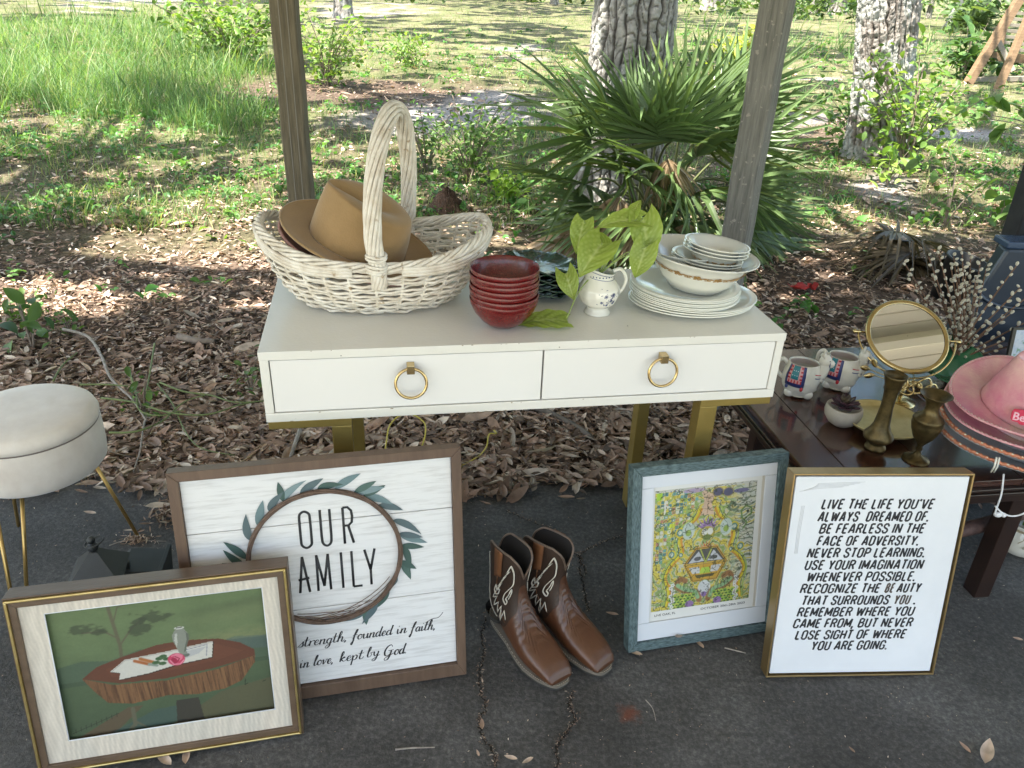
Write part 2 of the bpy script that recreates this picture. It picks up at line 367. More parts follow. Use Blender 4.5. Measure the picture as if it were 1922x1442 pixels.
def litter(n, x0, x1, y0, y1, size, wfun, lift=.02, seed=0):
    x, y = samp(n, x0, x1, y0, y1); keep = (y > edge_y(x)-.02) & (y < 60) & (RNG.random(n) < wfun(x, y)); x = x[keep]; y = y[keep]; n = len(x)
    for (w, fold, curl) in ((.32,.30,.32),(.36,.12,-.22),(.22,.6,.12),(.40,.18,.10),(.28,.12,-.5),(.14,.5,.3)):
        k = RNG.random(n) < .20
        m = int(k.sum()); TV, TF = leaf_tmpl(w, fold, curl)
        z = gz(x[k], y[k]) + RNG.random(m)*lift + .004
        M = rotm(RNG.uniform(0,6.28,m), RNG.normal(0,.24,m), RNG.normal(0,.32,m))
        c = LC[RNG.integers(0,len(LC),m)]*RNG.uniform(.75,1.55,(m,1))
        parts.append(scatter(TV, TF, np.stack([x[k],y[k],z],1), M, size*RNG.lognormal(-.1,.38,m)*(1+np.clip(y[k]-5,0,40)*.06), c))
litter(42000, -500, 2400, 390, 930, .039, lambda x,y: zones(x,y)[3])
litter(9000, -500, 2400, 620, 930, .056, lambda x,y: zones(x,y)[3])
litter(30000, -500, 2400, 420, 820, .026, lambda x,y: zones(x,y)[3])
litter(30000, -500, 2400, 90, 430, .046, lambda x,y: .38+zones(x,y)[3]*.7, lift=.015)
V_, F_, C_ = merge(parts); lo_ = rawobj('leaf_litter', V_, F_, M_litter, cols=C_); tag(lo_, 'brown dead leaves carpeting the ground behind the desk', 'leaf litter', kind='stuff')
# leaves spilling over the asphalt edge, and crumbs in the cracks
parts = []
n = 900; x = RNG.uniform(-3.2,4,n); y = edge_y(x)-np.abs(RNG.normal(0,.045,n)); k = RNG.random(n) < .75; x = x[k]; y = y[k]; n = len(x)
TV, TF = leaf_tmpl(.36,.35,.4)
parts.append(scatter(TV, TF, np.stack([x,y,.008+RNG.random(n)*.012],1), rotm(RNG.uniform(0,6.28,n), RNG.normal(0,.25,n), RNG.normal(0,.35,n)), .052*RNG.lognormal(0,.3,n), LC[RNG.integers(0,8,n)]*RNG.uniform(.6,1.2,(n,1))))
cp = np.array(crumbs); n = len(cp)
parts.append(scatter(TV, TF, np.column_stack([cp, .005+RNG.random(n)*.004]), rotm(RNG.uniform(0,6.28,n), RNG.normal(0,.4,n), RNG.normal(0,.5,n)), RNG.uniform(.002,.009,n), LC[RNG.integers(0,8,n)]*RNG.uniform(.2,.8,(n,1))))
n = 2600; x = RNG.uniform(-1.9,2.2,n); y = RNG.uniform(.85,2.15,n)
parts.append(scatter(TV, TF, np.stack([x,y,np.full(n,.0045)],1), rotm(RNG.uniform(0,6.28,n), RNG.normal(0,.3,n), RNG.normal(0,.4,n)), RNG.uniform(.0015,.006,n)*np.where(y>1.7,1.3,1), LC[RNG.integers(0,8,n)]*RNG.uniform(.5,1.5,(n,1))))
V_, F_, C_ = merge(parts); tag(rawobj('leaf_crumbs', V_, F_, M_litter, cols=C_), 'small leaf bits and crumbs lying on the asphalt', 'leaf litter', kind='stuff')
# ================================================================== GRASS AND WEEDS
def blade_tmpl(w=.03, bend=.35, seg=3):
    V = []; F = []
    for i in range(seg):
        t = i/seg; hw = w*.5*(1-t*.6); V += [(-hw, bend*t*t, t*(1-.15*bend*t)), (hw, bend*t*t, t*(1-.15*bend*t))]
    V.append((0, bend, 1-.15*bend)); e = len(V)-1
    for i in range(seg-1): a = 2*i; F += [(a,a+1,a+3),(a,a+3,a+2)]
    F.append((e-2,e-1,e)); return np.array(V), np.array(F)
GC = np.array([(.075,.17,.045),(.11,.22,.065),(.15,.26,.08),(.06,.13,.04),(.18,.28,.09),(.24,.28,.12)])
parts = []
def grass(n, x0, x1, y0, y1, hgt, wfun, wid=1., cols=GC, maxy=70):
    x, y = samp(n, x0, x1, y0, y1); p = wfun(x,y)*(.35+1.1*fbm(x,y,1.6,2)); keep = (y>2.7)&(y<maxy)&(RNG.random(n)<p); x = x[keep]; y = y[keep]; n = len(x)
    hm = .55+.9*fbm(x,y,.7,1)
    for bend,wd in ((.25,.017),(.6,.021),(1.0,.024)):
        k = RNG.random(n) < .34; m = int(k.sum()); TV, TF = blade_tmpl(wd*wid, bend)
        s = hgt*RNG.lognormal(0,.3,m)*hm[k]; wsc = np.maximum(1, y[k]/11.)
        c = cols[RNG.integers(0,len(cols),m)]*RNG.uniform(.75,1.25,(m,1))
        parts.append(scatter(TV, TF, np.stack([x[k],y[k],gz(x[k],y[k])-.005],1), rotm(RNG.uniform(0,6.28,m), RNG.normal(0,.18,m), RNG.normal(0,.18,m)), np.stack([s*wsc,s,s],1), c))
grass(80000, -450, 640, -14, 300, .27, lambda x,y: zones(x,y)[1])
V_, F_, C_ = merge(parts); tag(rawobj('tall_grass', V_, F_, M_grass, cols=C_), 'tall bright green grass left of the left post', 'grass', kind='stuff')
parts = []
grass(125000, -450, 2350, -22, 430, .085, lambda x,y: np.clip(zones(x,y)[2]*1.0+.10,0,1)*(1-zones(x,y)[0]), wid=2.0, cols=np.vstack([GC,[(.30,.31,.13),(.34,.32,.16)]]))
grass(5000, 1250, 2350, -10, 120, .30, lambda x,y: zones(x,y)[2]*.8, wid=1.3)
V_, F_, C_ = merge(parts); tag(rawobj('short_grass', V_, F_, M_grass, cols=C_), 'short patchy grass over the sunlit yard', 'grass', kind='stuff')
# low broad-leaved weeds
parts = []
def weeds(n, x0, x1, y0, y1, wfun, size=.045, per=6, hgt=.06):
    x, y = samp(n, x0, x1, y0, y1); keep = (y>2.7)&(y<40)&(RNG.random(n)<wfun(x,y)); x = x[keep]; y = y[keep]; m = len(x)
    x = np.repeat(x, per)+RNG.normal(0,hgt*.55,m*per); y = np.repeat(y, per)+RNG.normal(0,hgt*.55,m*per); c = np.repeat(GC[RNG.integers(0,5,m)]*RNG.uniform(.8,1.3,(m,1)), per, 0); n = m*per
    TV, TF = leaf_tmpl(.55,.2,-.3,4)
    parts.append(scatter(TV, TF, np.stack([x,y,gz(x,y)+RNG.random(n)*hgt+.01],1), rotm(RNG.uniform(0,6.28,n), RNG.normal(.2,.4,n), RNG.normal(0,.4,n)), size*RNG.lognormal(0,.3,n)*(1+np.clip(y-6,0,30)*.05), c*np.array([.8,1.0,.8])))
weeds(7500, -450, 2350, 60, 420, lambda x,y: (.25+zones(x,y)[2])*(1-zones(x,y)[0])*np.clip(fbm(x,y,1.1,3)*2.4-.7,0,1))
weeds(500, -450, 2350, 400, 620, lambda x,y: np.clip(fbm(x,y,.9,0)*3-1.6,0,.8), size=.04)
V_, F_, C_ = merge(parts); tag(rawobj('ground_weeds', V_, F_, M_leaf, cols=C_), 'low broad-leaved green weeds among the grass', 'weeds', kind='stuff')
# ================================================================== CARPORT: posts, beam, ribbed roof
M_post = pm('weathered_post', (.085,.070,.046), (.19,.16,.11), rough=.85, scale=9, stretch=(14,14,.9), bump=.004, bscale=9, speck=((.20,.18,.15),70,.68))
M_post2 = pm('weathered_post_grey', (.10,.10,.092), (.23,.225,.205), rough=.85, scale=9, stretch=(14,14,.9), bump=.004, bscale=9, speck=((.30,.28,.25),60,.66))
def post(loc, w, d, yaw, mat, label):
    t = thing('carport_post', label, 'post', loc, (0,0,yaw), 'wooden posts holding the carport roof')
    b = MB(); n = 40
    for k in range(n):
        z0 = 2.36*k/n
    ring = []
    for i in range(n+1):
        z = -.02+2.36*i/n; jx = .0015*math.sin(z*17+w*90); c_ = .006
        ring.append([(-w/2+c_+jx,-d/2,z),(w/2-c_+jx,-d/2,z),(w/2+jx,-d/2+c_,z),(w/2+jx,d/2-c_,z),(w/2-c_+jx,d/2,z),(-w/2+c_+jx,d/2,z),(-w/2+jx,d/2-c_,z),(-w/2+jx,-d/2+c_,z)])
    b.grid(ring, close_u=True); b.add(ring[-1], [tuple(range(8))]); b.build('shaft', mat, t, smooth=False)
    return t
pl = atY(533,0,3.0); t = post((pl.x,3.0,0), .088, .088, R(4), M_post, 'square wooden post rising behind the wicker basket')
gr_ = MB()
for xx in (-.012,.016): gr_.box((xx-.0015,-.0462,0),(xx+.0015,-.0442,2.3))
gr_.build('grain_crack', pm('pale_split', (.25,.23,.20), rough=.9), t, smooth=False)
pr_ = atY(1460,0,2.7); t = post((pr_.x,2.7,0), .088, .088, R(-33), M_post2, 'square wooden post rising behind the white dishes')
k_ = MB(); k_.ball((-.0445,.005,1.12),(.004,.012,.022)); k_.build('knot', pm('knot_wood', (.22,.12,.05), rough=.8), t)
_q = atY(1926,400,3.02)
post((_q.x,3.02,0), .09, .09, R(6), pm('dark_post', (.012,.012,.014), (.03,.03,.03), rough=.7, scale=20), 'dark post at the right edge, above the navy cabinet')
M_roof = pm('roof_enamel', (.87,.81,.75), (.90,.86,.81), rough=.45, scale=3)
rt = thing('carport_roof', 'cream ribbed metal carport roof, reflected in the round mirror', 'roof', (0,0,2.36), (0,0,R(10)))
pt = []
x = -1.7
while x < 3.2:
    for dx,dz in ((0,.0),(.05,0),(.056,.006),(.062,0),(.115,0),(.121,.006),(.127,0),(.178,0),(.195,-.045),(.235,-.045),(.252,0)): pt.append((x+dx,dz))
    x += .252
b = MB(); b.grid([[(-3.5,px_,z) for px_,z in pt if px_<3.25],[(4.1,px_,z) for px_,z in pt if px_<3.25]])
ro_ = b.build('ribbed_sheet', M_roof, rt, smooth=False, solid=.003)
bx('rafter', (-3.3,2.35,-.12), (3.9,2.44,-.05), M_post, rt, .003)
bx('fascia', (-3.3,3.2,-.05), (3.9,3.24,.03), M_post, rt, .003)
# ================================================================== TREES
def bark_mat(name, a, b, c, s=9):
    m, t, p, out = principled(name); N = t.nodes.new; L = t.links.new
    tc = N('ShaderNodeTexCoord'); at_ = N('ShaderNodeAttribute'); at_.attribute_name = 'Col'
    nz = N('ShaderNodeTexNoise'); nz.inputs['Scale'].default_value = s*2.4; nz.inputs['Detail'].default_value = 7; L(tc.outputs['Object'], nz.inputs[0])
    mr = N('ShaderNodeMapRange'); mr.inputs[3].default_value = .5; mr.inputs[4].default_value = 1.6; L(nz.outputs[0], mr.inputs[0])
    vm = N('ShaderNodeVectorMath'); vm.operation = 'SCALE'; L(at_.outputs[0], vm.inputs[0]); L(mr.outputs[0], vm.inputs['Scale'])
    L(vm.outputs[0], p.inputs['Base Color']); p.inputs['Roughness'].default_value = .9; p.inputs['Specular IOR Level'].default_value = .2
    bp = N('ShaderNodeBump'); bp.inputs['Distance'].default_value = .012; n3 = N('ShaderNodeTexNoise'); n3.inputs['Scale'].default_value = s*5; n3.inputs['Detail'].default_value = 5; L(tc.outputs['Object'], n3.inputs[0]); L(n3.outputs[0], bp.inputs['Height']); L(bp.outputs[0], p.inputs['Normal'])
    return m
M_bark = bark_mat('oak_bark', 0,0,0)
def trunk(parent, r, h, seed, plate=22, lean=(0,0), flare=.35, depth=.03, nu=220, nv=200, pale=(.29,.275,.25), dark=(.05,.04,.034), lich=.0, twist=0., z0=-.1):
    u = np.linspace(0, 2*np.pi, nu, endpoint=False); z = np.linspace(z0, h, nv); U, ZZ = np.meshgrid(u, z)
    rng = np.random.default_rng(seed); g = rng.random((48, 48))
    def vn(a, b, A, B):
        a = (a % A); b = b; ai = np.floor(a).astype(int); bi = np.floor(b).astype(int); fa = a-ai; fb = b-bi; fa = fa*fa*(3-2*fa); fb = fb*fb*(3-2*fb)
        return (g[ai%A%48,bi%48]*(1-fa)+g[(ai+1)%A%48,bi%48]*fa)*(1-fb)+(g[ai%A%48,(bi+1)%48]*(1-fa)+g[(ai+1)%A%48,(bi+1)%48]*fa)*fb
    un = U/(2*np.pi); wob = vn(un*14, ZZ*1.5, 14, 0)*.9+vn(un*50, ZZ*12, 50, 0)*.35 + twist*ZZ
    # furrows: distance of wobbling columns, broken by cross cracks
    q = (un*plate + wob + .35*vn(un*40, ZZ*9, 40, 0)) % 1.0; fur = 1-np.clip(np.minimum(q,1-q)/.20, 0, 1)
    row = (ZZ*(10+4*vn(un*plate,ZZ*.0,plate,0)) + 3*vn(un*plate, ZZ*.7, plate, 0)); cq = row % 1.0; crs = (1-np.clip(np.minimum(cq,1-cq)/.12,0,1))*.75*(vn(un*36+.3, ZZ*11, 36, 0) > .35)
    fu = np.maximum(fur, crs); hh = 1-fu; hh = hh*(.55+.5*vn(un*44, ZZ*16, 44, 0)+.45*vn(un*44+7, ZZ*44, 44, 0))
    rad = r*(1+flare*np.exp(-(ZZ-0)/.22)*(1+.35*np.sin(U*5+seed)) + .04*np.sin(U*2+ZZ*1.3+seed)) - .05*r*ZZ/max(h,1)
    rad = rad + depth*(hh-.7)
    X = rad*np.cos(U)+lean[0]*ZZ; Y = rad*np.sin(U)+lean[1]*ZZ
    pc = np.array(pale); dc = np.array(dark); k = np.clip(hh*1.1,0,1)[...,None]; Cc = dc*(1-k)+pc*k*(.75+.5*vn(un*30,ZZ*6,30,0)[...,None])
    if lich: lk = (vn(un*14, ZZ*6, 14, 0)[...,None] > 1-lich)*.6; Cc = Cc*(1-lk)+np.array((.40,.41,.38))*lk*1.
    idx = np.arange(nu*nv).reshape(nv,nu); a = idx[:-1]; b_ = idx[1:]
    F = np.stack([a, np.roll(a,-1,1), np.roll(b_,-1,1), b_], -1).reshape(-1,4)
    return rawobj('trunk', np.stack([X,Y,ZZ],-1).reshape(-1,3), F, M_bark, parent, Cc.reshape(-1,3))
trees = []
def tree(loc, r, h, seed, label, **kw):
    t = thing('oak_tree', label, 'tree', loc, group='oaks in the yard'); trunk(t, r, h, seed, **kw); trees.append((t, loc, h)); return t
c1 = atY(1187, 40, 5.75); tree((c1.x,5.75,gz(c1.x,5.75)), .282, 5.2, 3, 'large grey oak with deeply furrowed bark rising behind the palmetto', plate=26, depth=.026, lean=(.01,.01), nu=360, nv=560, lich=.25)
c2 = at(1640,300); tree((3.60,8.2,0), .275, 6, 11, 'leaning oak with pale lichened bark and leafy suckers at its foot', plate=26, depth=.035, lean=(-.15,.02), nu=260, nv=420, lich=.55, twist=1.2, flare=.22, pale=(.26,.235,.21), dark=(.06,.045,.035))
for (px,py,w,lab,lich,ln) in ((645,28,34,'far slim oak seen just right of the left post',.3,(0,0)), (1333,18,32,'far oak at the top edge, left of the right post',.3,(0,0)),
        (1570,28,30,'far dark oak at the top edge, right of the right post',.2,(.02,0)), (1800,52,46,'gnarled grey oak trunk behind the wooden swing',.5,(.12,0)), (1040,12,14,'thin far tree at the top edge, left of the large oak',.1,(0,0)),
        (1835,48,24,'narrow second trunk close to the gnarled oak',.2,(-.04,0)), (1718,26,16,'thin far tree right of the leaning oak',.1,(.02,0)), (1745,20,10,'thinnest far tree between the leaning oak and the gnarled oak',.1,(0,0)), (1530,8,12,'thin far tree beside the right post',.1,(0,0))):
    p = at(px,py); dep = p.y*math.cos(PITCH)+CAMZ*math.sin(PITCH)
    if p.y > 58: p = p*(58/p.y); p.z = 0; dep = p.y*math.cos(PITCH)
    tree((p.x,p.y,gz(p.x,p.y)), w*dep/FPX/2, 7, px, lab, plate=12, depth=.03, nu=60, nv=110, lich=lich, lean=ln, flare=.25, pale=(.30,.28,.25))
# crowns: unseen leaf sprays laid out by a shade map to dapple the yard
def lit_share(x, y):
    px, py = topx(x, y)
    base = np.interp(py, [-40, 60, 200, 330, 430, 520, 2000], [.80, .72, .52, .42, .12, .05, .05])
    base = np.where(px > 1400, np.interp(py, [-40,100,300,450,520,2000],[.75,.68,.66,.48,.10,.06]), base)
    base = np.clip(base*1.12+.03*(py<430), 0, .92)
    for cx,cy,rx,ry,v in ((110,570,170,60,.9),(490,470,100,26,.85),(190,430,230,60,.85),(420,390,220,45,.78),(330,440,200,40,.75),(250,330,300,40,.6),(900,432,90,30,.8),(60,425,60,12,.2),(600,15,900,22,.8),(900,80,220,40,.88),(250,60,260,30,.35),(150,130,90,60,.62),(210,150,70,70,.9),(420,210,200,30,.3),(620,380,60,40,.3),(850,220,220,40,.35),(1700,380,230,60,.86),(1480,200,60,70,.6),(1230,260,200,230,.28),(1150,90,140,40,.8),(1760,200,70,80,.9),(1560,300,60,30,.5),(1400,90,60,60,.85),(430,75,150,60,.75)):
        e = ell(px,py,cx,cy,rx,ry,.25); base = base*(1-e)+v*e
    return base
n = 60000; x = RNG.uniform(-9,13,n); y = RNG.uniform(2.6,22,n)
f = fbm(x,y,1.1,1)*.6+fbm(x,y,2.6,3)*.4; f = (np.argsort(np.argsort(f))/n)
shade = f > lit_share(x, y)
x = x[shade]; y = y[shade]; z = RNG.uniform(4.6,7.2,len(x)) + np.clip(y-8,0,20)*.12
# thin: constant coverage
st = np.array(SUN_TO)/SUN_TO.z; near = np.hypot(x, y-6) < 9
keep = RNG.random(len(x)) < np.where(near, .9, .6); x = x[keep]; y = y[keep]; z = z[keep]
P = np.stack([x+st[0]*z, y+st[1]*z, z], 1)
TV, TF = leaf_tmpl(.62,.15,.1,3)
n = len(P); Mx = rotm(RNG.uniform(0,6.28,n), RNG.normal(0,.35,n), RNG.normal(0,.35,n)); sz = RNG.uniform(.16,.30,n)*(1+np.clip(y-9,0,20)*.06)
cc_ = np.array([(.05,.10,.025)])*RNG.uniform(.7,1.5,(n,1))
tp = np.array([(l[0],l[1]) for _,l,_ in trees[:2]] + [(-4.5,3.5)])
own = np.argmin(((P[:,None,:2]-tp[None])**2).sum(-1), 1)
off = thing('oak_tree', 'oak outside the picture whose crown shades the leaf litter', 'tree', (-4.9,3.2,0), group='oaks in the yard'); trunk(off, .26, 5.6, 44, plate=18, nu=80, nv=120)
hosts = [trees[0][0], trees[1][0], off]
for i,hst in enumerate(hosts):
    k = own == i; V, F, C = scatter(TV, TF, P[k]-np.array(hst.location)[None], Mx[k], sz[k], cc_[k]); o = rawobj('crown', V, F, M_leaf, hst, C); tag(o, kind='stuff')
    b = MB(); rnd = random.Random(i)
    pk = P[k]; h0 = 4.4
    for j in rnd.sample(range(len(pk)), min(26, len(pk))):
        e = Vector(pk[j]) - Vector(hst.location); a = Vector((0,0,h0*rnd.uniform(.8,1.05))); m_ = a.lerp(e,.5)+Vector((0,0,.4)); b.tube([a, m_, e], [.07,.045,.012], n=6)
    b.build('limb', M_twig, hst)
n = 15000; x = RNG.uniform(-34,46,n); y = RNG.uniform(21,62,n); f = fbm(x,y,.22,1)*.6+fbm(x,y*1.6,.6,3)*.4; f = np.argsort(np.argsort(f))/n; k = f > .60  # more unseen sprays, added to streak the far yard with shade
x = x[k]; y = y[k]; z = RNG.uniform(6,9,len(x)); P = np.stack([x+st[0]*z, y+st[1]*z, z],1); n = len(P); TV, TF = leaf_tmpl(.7,.15,.1,3); far_h = [t_ for t_ in trees[2:7]]; tp = np.array([(l[0],l[1]) for _,l,_ in far_h]); own = np.argmin(((P[:,None,:2]-tp[None])**2).sum(-1),1)
Mx = rotm(RNG.uniform(0,6.28,n), RNG.normal(0,.35,n), RNG.normal(0,.35,n)); sz = RNG.uniform(.5,1.1,n); cc_ = np.array([(.05,.10,.025)])*RNG.uniform(.7,1.5,(n,1))
for i,(hst,_l,_h) in enumerate(far_h):
    k = own == i
    if k.any(): V, F, C = scatter(TV, TF, P[k]-np.array(hst.location)[None], Mx[k], sz[k], cc_[k]); tag(rawobj('crown', V, F, M_leaf, hst, C), kind='stuff')
# ================================================================== WOODS AND UNDERSTORY
def foliage(name, parent, pts, size, cols, mat=None, tmpl=None, pitch=.5, kind=None):
    TV, TF = tmpl or leaf_tmpl(.5,.2,.2,4); n = len(pts)
    V, F, C = scatter(TV, TF, pts, rotm(RNG.uniform(0,6.28,n), RNG.normal(.2,pitch,n), RNG.normal(0,pitch,n)), size*RNG.lognormal(0,.25,n), cols)
    o = rawobj(name, V, F, mat or M_leaf, parent, C)
    if kind: tag(o, kind=kind)
    return o
pts = []
for i in range(170):
    a = RNG.uniform(-.95,.95); rr_ = RNG.uniform(44,75); cx = rr_*math.tan(a); 
    if -12 < cx < 16 and RNG.random() < .5: rr_ += 15
    s = RNG.uniform(1.2,3.4); m = 150; d = RNG.normal(0,1,(m,3)); d /= np.linalg.norm(d,axis=1)[:,None]; pts.append(np.array([cx,rr_,s*.6])+d*s*RNG.uniform(.4,1,(m,1))*np.array([1.3,1,.9]))
for i in range(60):
    cx = RNG.uniform(19,48); rr_ = RNG.uniform(30,44); s = RNG.uniform(.8,2.2); m = 160; d = RNG.normal(0,1,(m,3)); d /= np.linalg.norm(d,axis=1)[:,None]; pts.append(np.array([cx,rr_,s*.5])+d*s*RNG.uniform(.4,1,(m,1)))
pts = np.vstack(pts); pts[:,2] = np.abs(pts[:,2])
wcol = np.array([(.07,.13,.035),(.10,.17,.05),(.14,.20,.07),(.06,.10,.035)])[RNG.integers(0,4,len(pts))]*RNG.uniform(.7,1.4,(len(pts),1))
o = foliage('distant_woods', None, pts, .42, wcol); tag(o, 'distant green wood edge closing the yard', 'woods', kind='stuff')
def shrub(name, label, cat, loc, h, spread, nstem, nleaf, lsize, cols, group=None, pitch=.5, lean=(0,0), low=.15, tm=None, stemmat=None):
    t = thing(name, label, cat, loc, group=group); b = MB(); pts = []; rnd = random.Random(hash(label) % 9999 if False else int(abs(loc[0]*131+loc[1]*57+h*911)))
    for i in range(nstem):
        a = rnd.uniform(0,6.28); rr_ = spread*math.sqrt(rnd.random()); hh = h*rnd.uniform(.55,1)
        e = Vector((math.cos(a)*rr_+lean[0], math.sin(a)*rr_+lean[1], hh)); m_ = Vector((e.x*.35, e.y*.35, hh*.55)); c = crom([(0,0,-.01), m_, e], 5)
        b.tube(c, list(np.linspace(.006,.0018,len(c))*(.6+h)), n=5)
        for j in range(max(1,nleaf//nstem)):
            f = rnd.uniform(low,1)**.7; q = c[min(len(c)-1,int(f*(len(c)-1)))]; sp = spread*.16+lsize*.7
            pts.append((q[0]+rnd.gauss(0,sp), q[1]+rnd.gauss(0,sp), max(.01,q[2]+rnd.gauss(0,sp*.6))))
    b.build('stem', stemmat or M_twig, t); pts = np.array(pts)
    c = np.array(cols)[RNG.integers(0,len(cols),len(pts))]*RNG.uniform(.8,1.25,(len(pts),1))
    foliage('foliage', t, pts, lsize, c, tmpl=tm or leaf_tmpl(.5,.2,-.25,5), pitch=pitch); return t
GY_ = [(.12,.22,.04),(.18,.29,.06),(.24,.34,.08)]; GD = [(.045,.10,.03),(.07,.14,.04),(.10,.18,.05)]; GM = [(.09,.17,.04),(.13,.22,.06)]
def gp(px,py): v = at(px,py); return (v.x, v.y, float(gz(v.x,v.y)))
shrub('leafy_shrub','broad bright shrub left of the left post','shrub',gp(440,125),1.15,1.2,30,1300,.10,GY_+GM,'shrubs in the yard')
shrub('leafy_shrub','bright shrub right behind the left post','shrub',gp(615,160),.95,.8,22,620,.085,GY_,'shrubs in the yard')
shrub('leafy_shrub','low yellow-green shrub in the sun beyond the basket handle','shrub',gp(770,125),.55,.6,14,380,.075,GY_+GM,'shrubs in the yard')
shrub('leafy_shrub','small fine-leaved shrub beside the sandy patch','shrub',gp(800,315),.62,.35,12,330,.045,GM+GD,'shrubs in the yard')
shrub('leafy_shrub','feathery green shrub left of the palmetto','shrub',gp(880,335),.78,.42,14,620,.05,GM,'shrubs in the yard')
shrub('leafy_shrub','small glowing yellow-green weed at the palmetto foot','weed',gp(948,372),.24,.17,8,170,.055,[(.22,.36,.05),(.28,.42,.07)],None)
shrub('sucker_shrub','bright leafy suckers at the right foot of the leaning oak','shrub',gp(1695,318),1.05,.62,22,520,.085,GY_+GM,'oak suckers')
shrub('sucker_shrub','darker leafy suckers at the left foot of the leaning oak','shrub',gp(1600,285),.62,.45,16,360,.09,GD+GM,'oak suckers')
shrub('seedling','low bright seedling in the sun below the leaning oak','weed',gp(1665,345),.35,.16,6,60,.09,GY_,None)
shrub('seedling','tall thin dark-leaved seedling left of the swing','weed',gp(1805,150),1.1,.22,5,60,.24,GD,None)
shrub('leafy_shrub','low dark bush at the swing foot','shrub',gp(1835,150),.6,1.0,12,260,.16,GD,'shrubs in the yard')
shrub('leafy_shrub','yellow-green bush behind the palmetto tips','shrub',gp(1385,135),.8,.45,14,420,.12,[(.30,.36,.05),(.38,.42,.08)],'shrubs in the yard')
shrub('seedling','small sapling with drooping leaves beyond the swing path','weed',gp(1775,420),.5,.18,5,42,.085,GM,None)
shrub('seedling','broad-leaved sapling near the dark post','weed',gp(1880,420),.32,.2,6,40,.10,GM,None)
shrub('seedling','small weed with round leaves beside the cream stool','weed',gp(60,650),.26,.10,5,22,.075,GD+GM,None)
shrub('seedling','pale low weed behind the cream stool','weed',gp(30,600),.14,.12,5,40,.045,GM,None)
shrub('seedling','little green weed sprouting behind the stool lid','weed',gp(130,615),.10,.07,4,24,.04,GM,None)
shrub('seedling','tiny upright green weed in the litter left of the desk','weed',gp(270,775),.20,.05,3,26,.035,GM,None)
shrub('seedling','bright three-leaved sprout right of the basket rim','weed',gp(912,440),.12,.03,2,6,.06,GY_,None)
shrub('seedling','single bright leaf weed beyond the basket','weed',gp(412,445),.07,.02,1,3,.07,GY_,None)
shrub('seedling','low green weed beside the desk corner','weed',gp(470,735),.16,.08,4,24,.04,GM,None)
# broad leaves reaching in from the right edge
t = thing('sapling', 'broad-leaved sapling branch reaching in at the right edge', 'sapling', gp(2010,330)); b = MB(); o3 = Vector(t.location); rnd = random.Random(5); P_ = []
for (x1,y1) in ((1850,215),(1880,250),(1845,222),(1905,205),(1900,262),(1870,190)):
    e = atY(x1,y1,o3.y-.1)-o3; b.tube(crom([(0,0,0),(e.x*.5,e.y*.5,e.z*.8),tuple(e)],6), .004, n=5); P_ += [tuple(Vector((e.x,e.y,e.z))+Vector((rnd.gauss(0,.04),rnd.gauss(0,.04),rnd.gauss(0,.03)))) for _ in range(3)]
b.build('stem', M_twig, t); P_ = np.array(P_); foliage('foliage', t, P_, .15, np.array(GM)[RNG.integers(0,2,len(P_))], tmpl=leaf_tmpl(.5,.2,-.25,6), pitch=.4)
# ================================================================== PALMETTO
def frond_mesh(seed, L=.62, n=20, spread=3.6, dead=False, droop=.25, stiff=1.):
    rnd = random.Random(seed); V = []; F = []; C = []
    for i in range(n):
        f = i/(n-1)-.5; a = f*spread; l = L*(1-.45*abs(f)**1.5)*rnd.uniform(.88,1.08); w = .026*rnd.uniform(.85,1.15)*(L/.62)
        dr = droop*rnd.uniform(.6,1.5)*(1+abs(f)); dx, dy = math.sin(a), math.cos(a); nx, ny = dy, -dx; o = len(V); seg = 6; kink = rnd.uniform(.45,1.2) if rnd.random() < (.25 if not dead else .8) else 9
        if dead: dr *= 2.2; a += rnd.gauss(0,.1)
        col = np.array((.100,.155,.058))*rnd.uniform(.75,1.35) if not dead else np.array((.30,.22,.14))*rnd.uniform(.6,1.25)
        if not dead and rnd.random() < .12: col = np.array((.14,.18,.05))*rnd.uniform(.8,1.2)
        for s in range(seg+1):
            t = s/seg; r_ = l*t; ww = w*(.30+1.2*t if t < .4 else .78+(.4-t)*1.0); ww = max(ww,.0) if s < seg else .0004
            z = -dr*L*t*t - (max(0,t-kink)*L*1.1 if kink < 9 else 0) - abs(f)*.10*L*t + (.05*L*t)
            z0 = z - .35*ww
            V += [(dx*r_+nx*ww, dy*r_+ny*ww, z+.35*ww), (dx*r_, dy*r_, z0), (dx*r_-nx*ww, dy*r_-ny*ww, z+.35*ww)]
            tip = 1.0 if t < .85 else 1.3; C += [col*tip*.9, col*tip*1.15, col*tip*.95]
            if s < seg: q = o+3*s; F += [(q,q+1,q+4,q+3),(q+1,q+2,q+5,q+4)]
    return np.array(V), np.array(F), np.array(C)
M_palm = cm('palmetto_leaf', rough=.38, transl=.25, var=.12, scale=6, spec=.5)
M_petiole = pm('palm_petiole', (.09,.12,.04), (.16,.17,.07), rough=.6, scale=14)
pb = at(1225,415); pal = thing('saw_palmetto', 'large dark green fan palmetto growing in front of the furrowed oak', 'palmetto', (pb.x,pb.y-.05,0)); po = Vector(pal.location)
fm_live = []; fm_dead = []
for s in range(9):
    V, F, C = frond_mesh(s, L=RNG.uniform(.56,.72), spread=RNG.uniform(2.6,3.9), droop=RNG.uniform(.08,.38)); me = rawmesh('frond', V, F, C, False); me.materials.append(M_palm); fm_live.append(me)
for s in range(4):
    V, F, C = frond_mesh(50+s, L=.55, n=18, spread=2.2, dead=True, droop=.5); me = rawmesh('dead_frond', V, F, C, False); me.materials.append(M_palm); fm_dead.append(me)
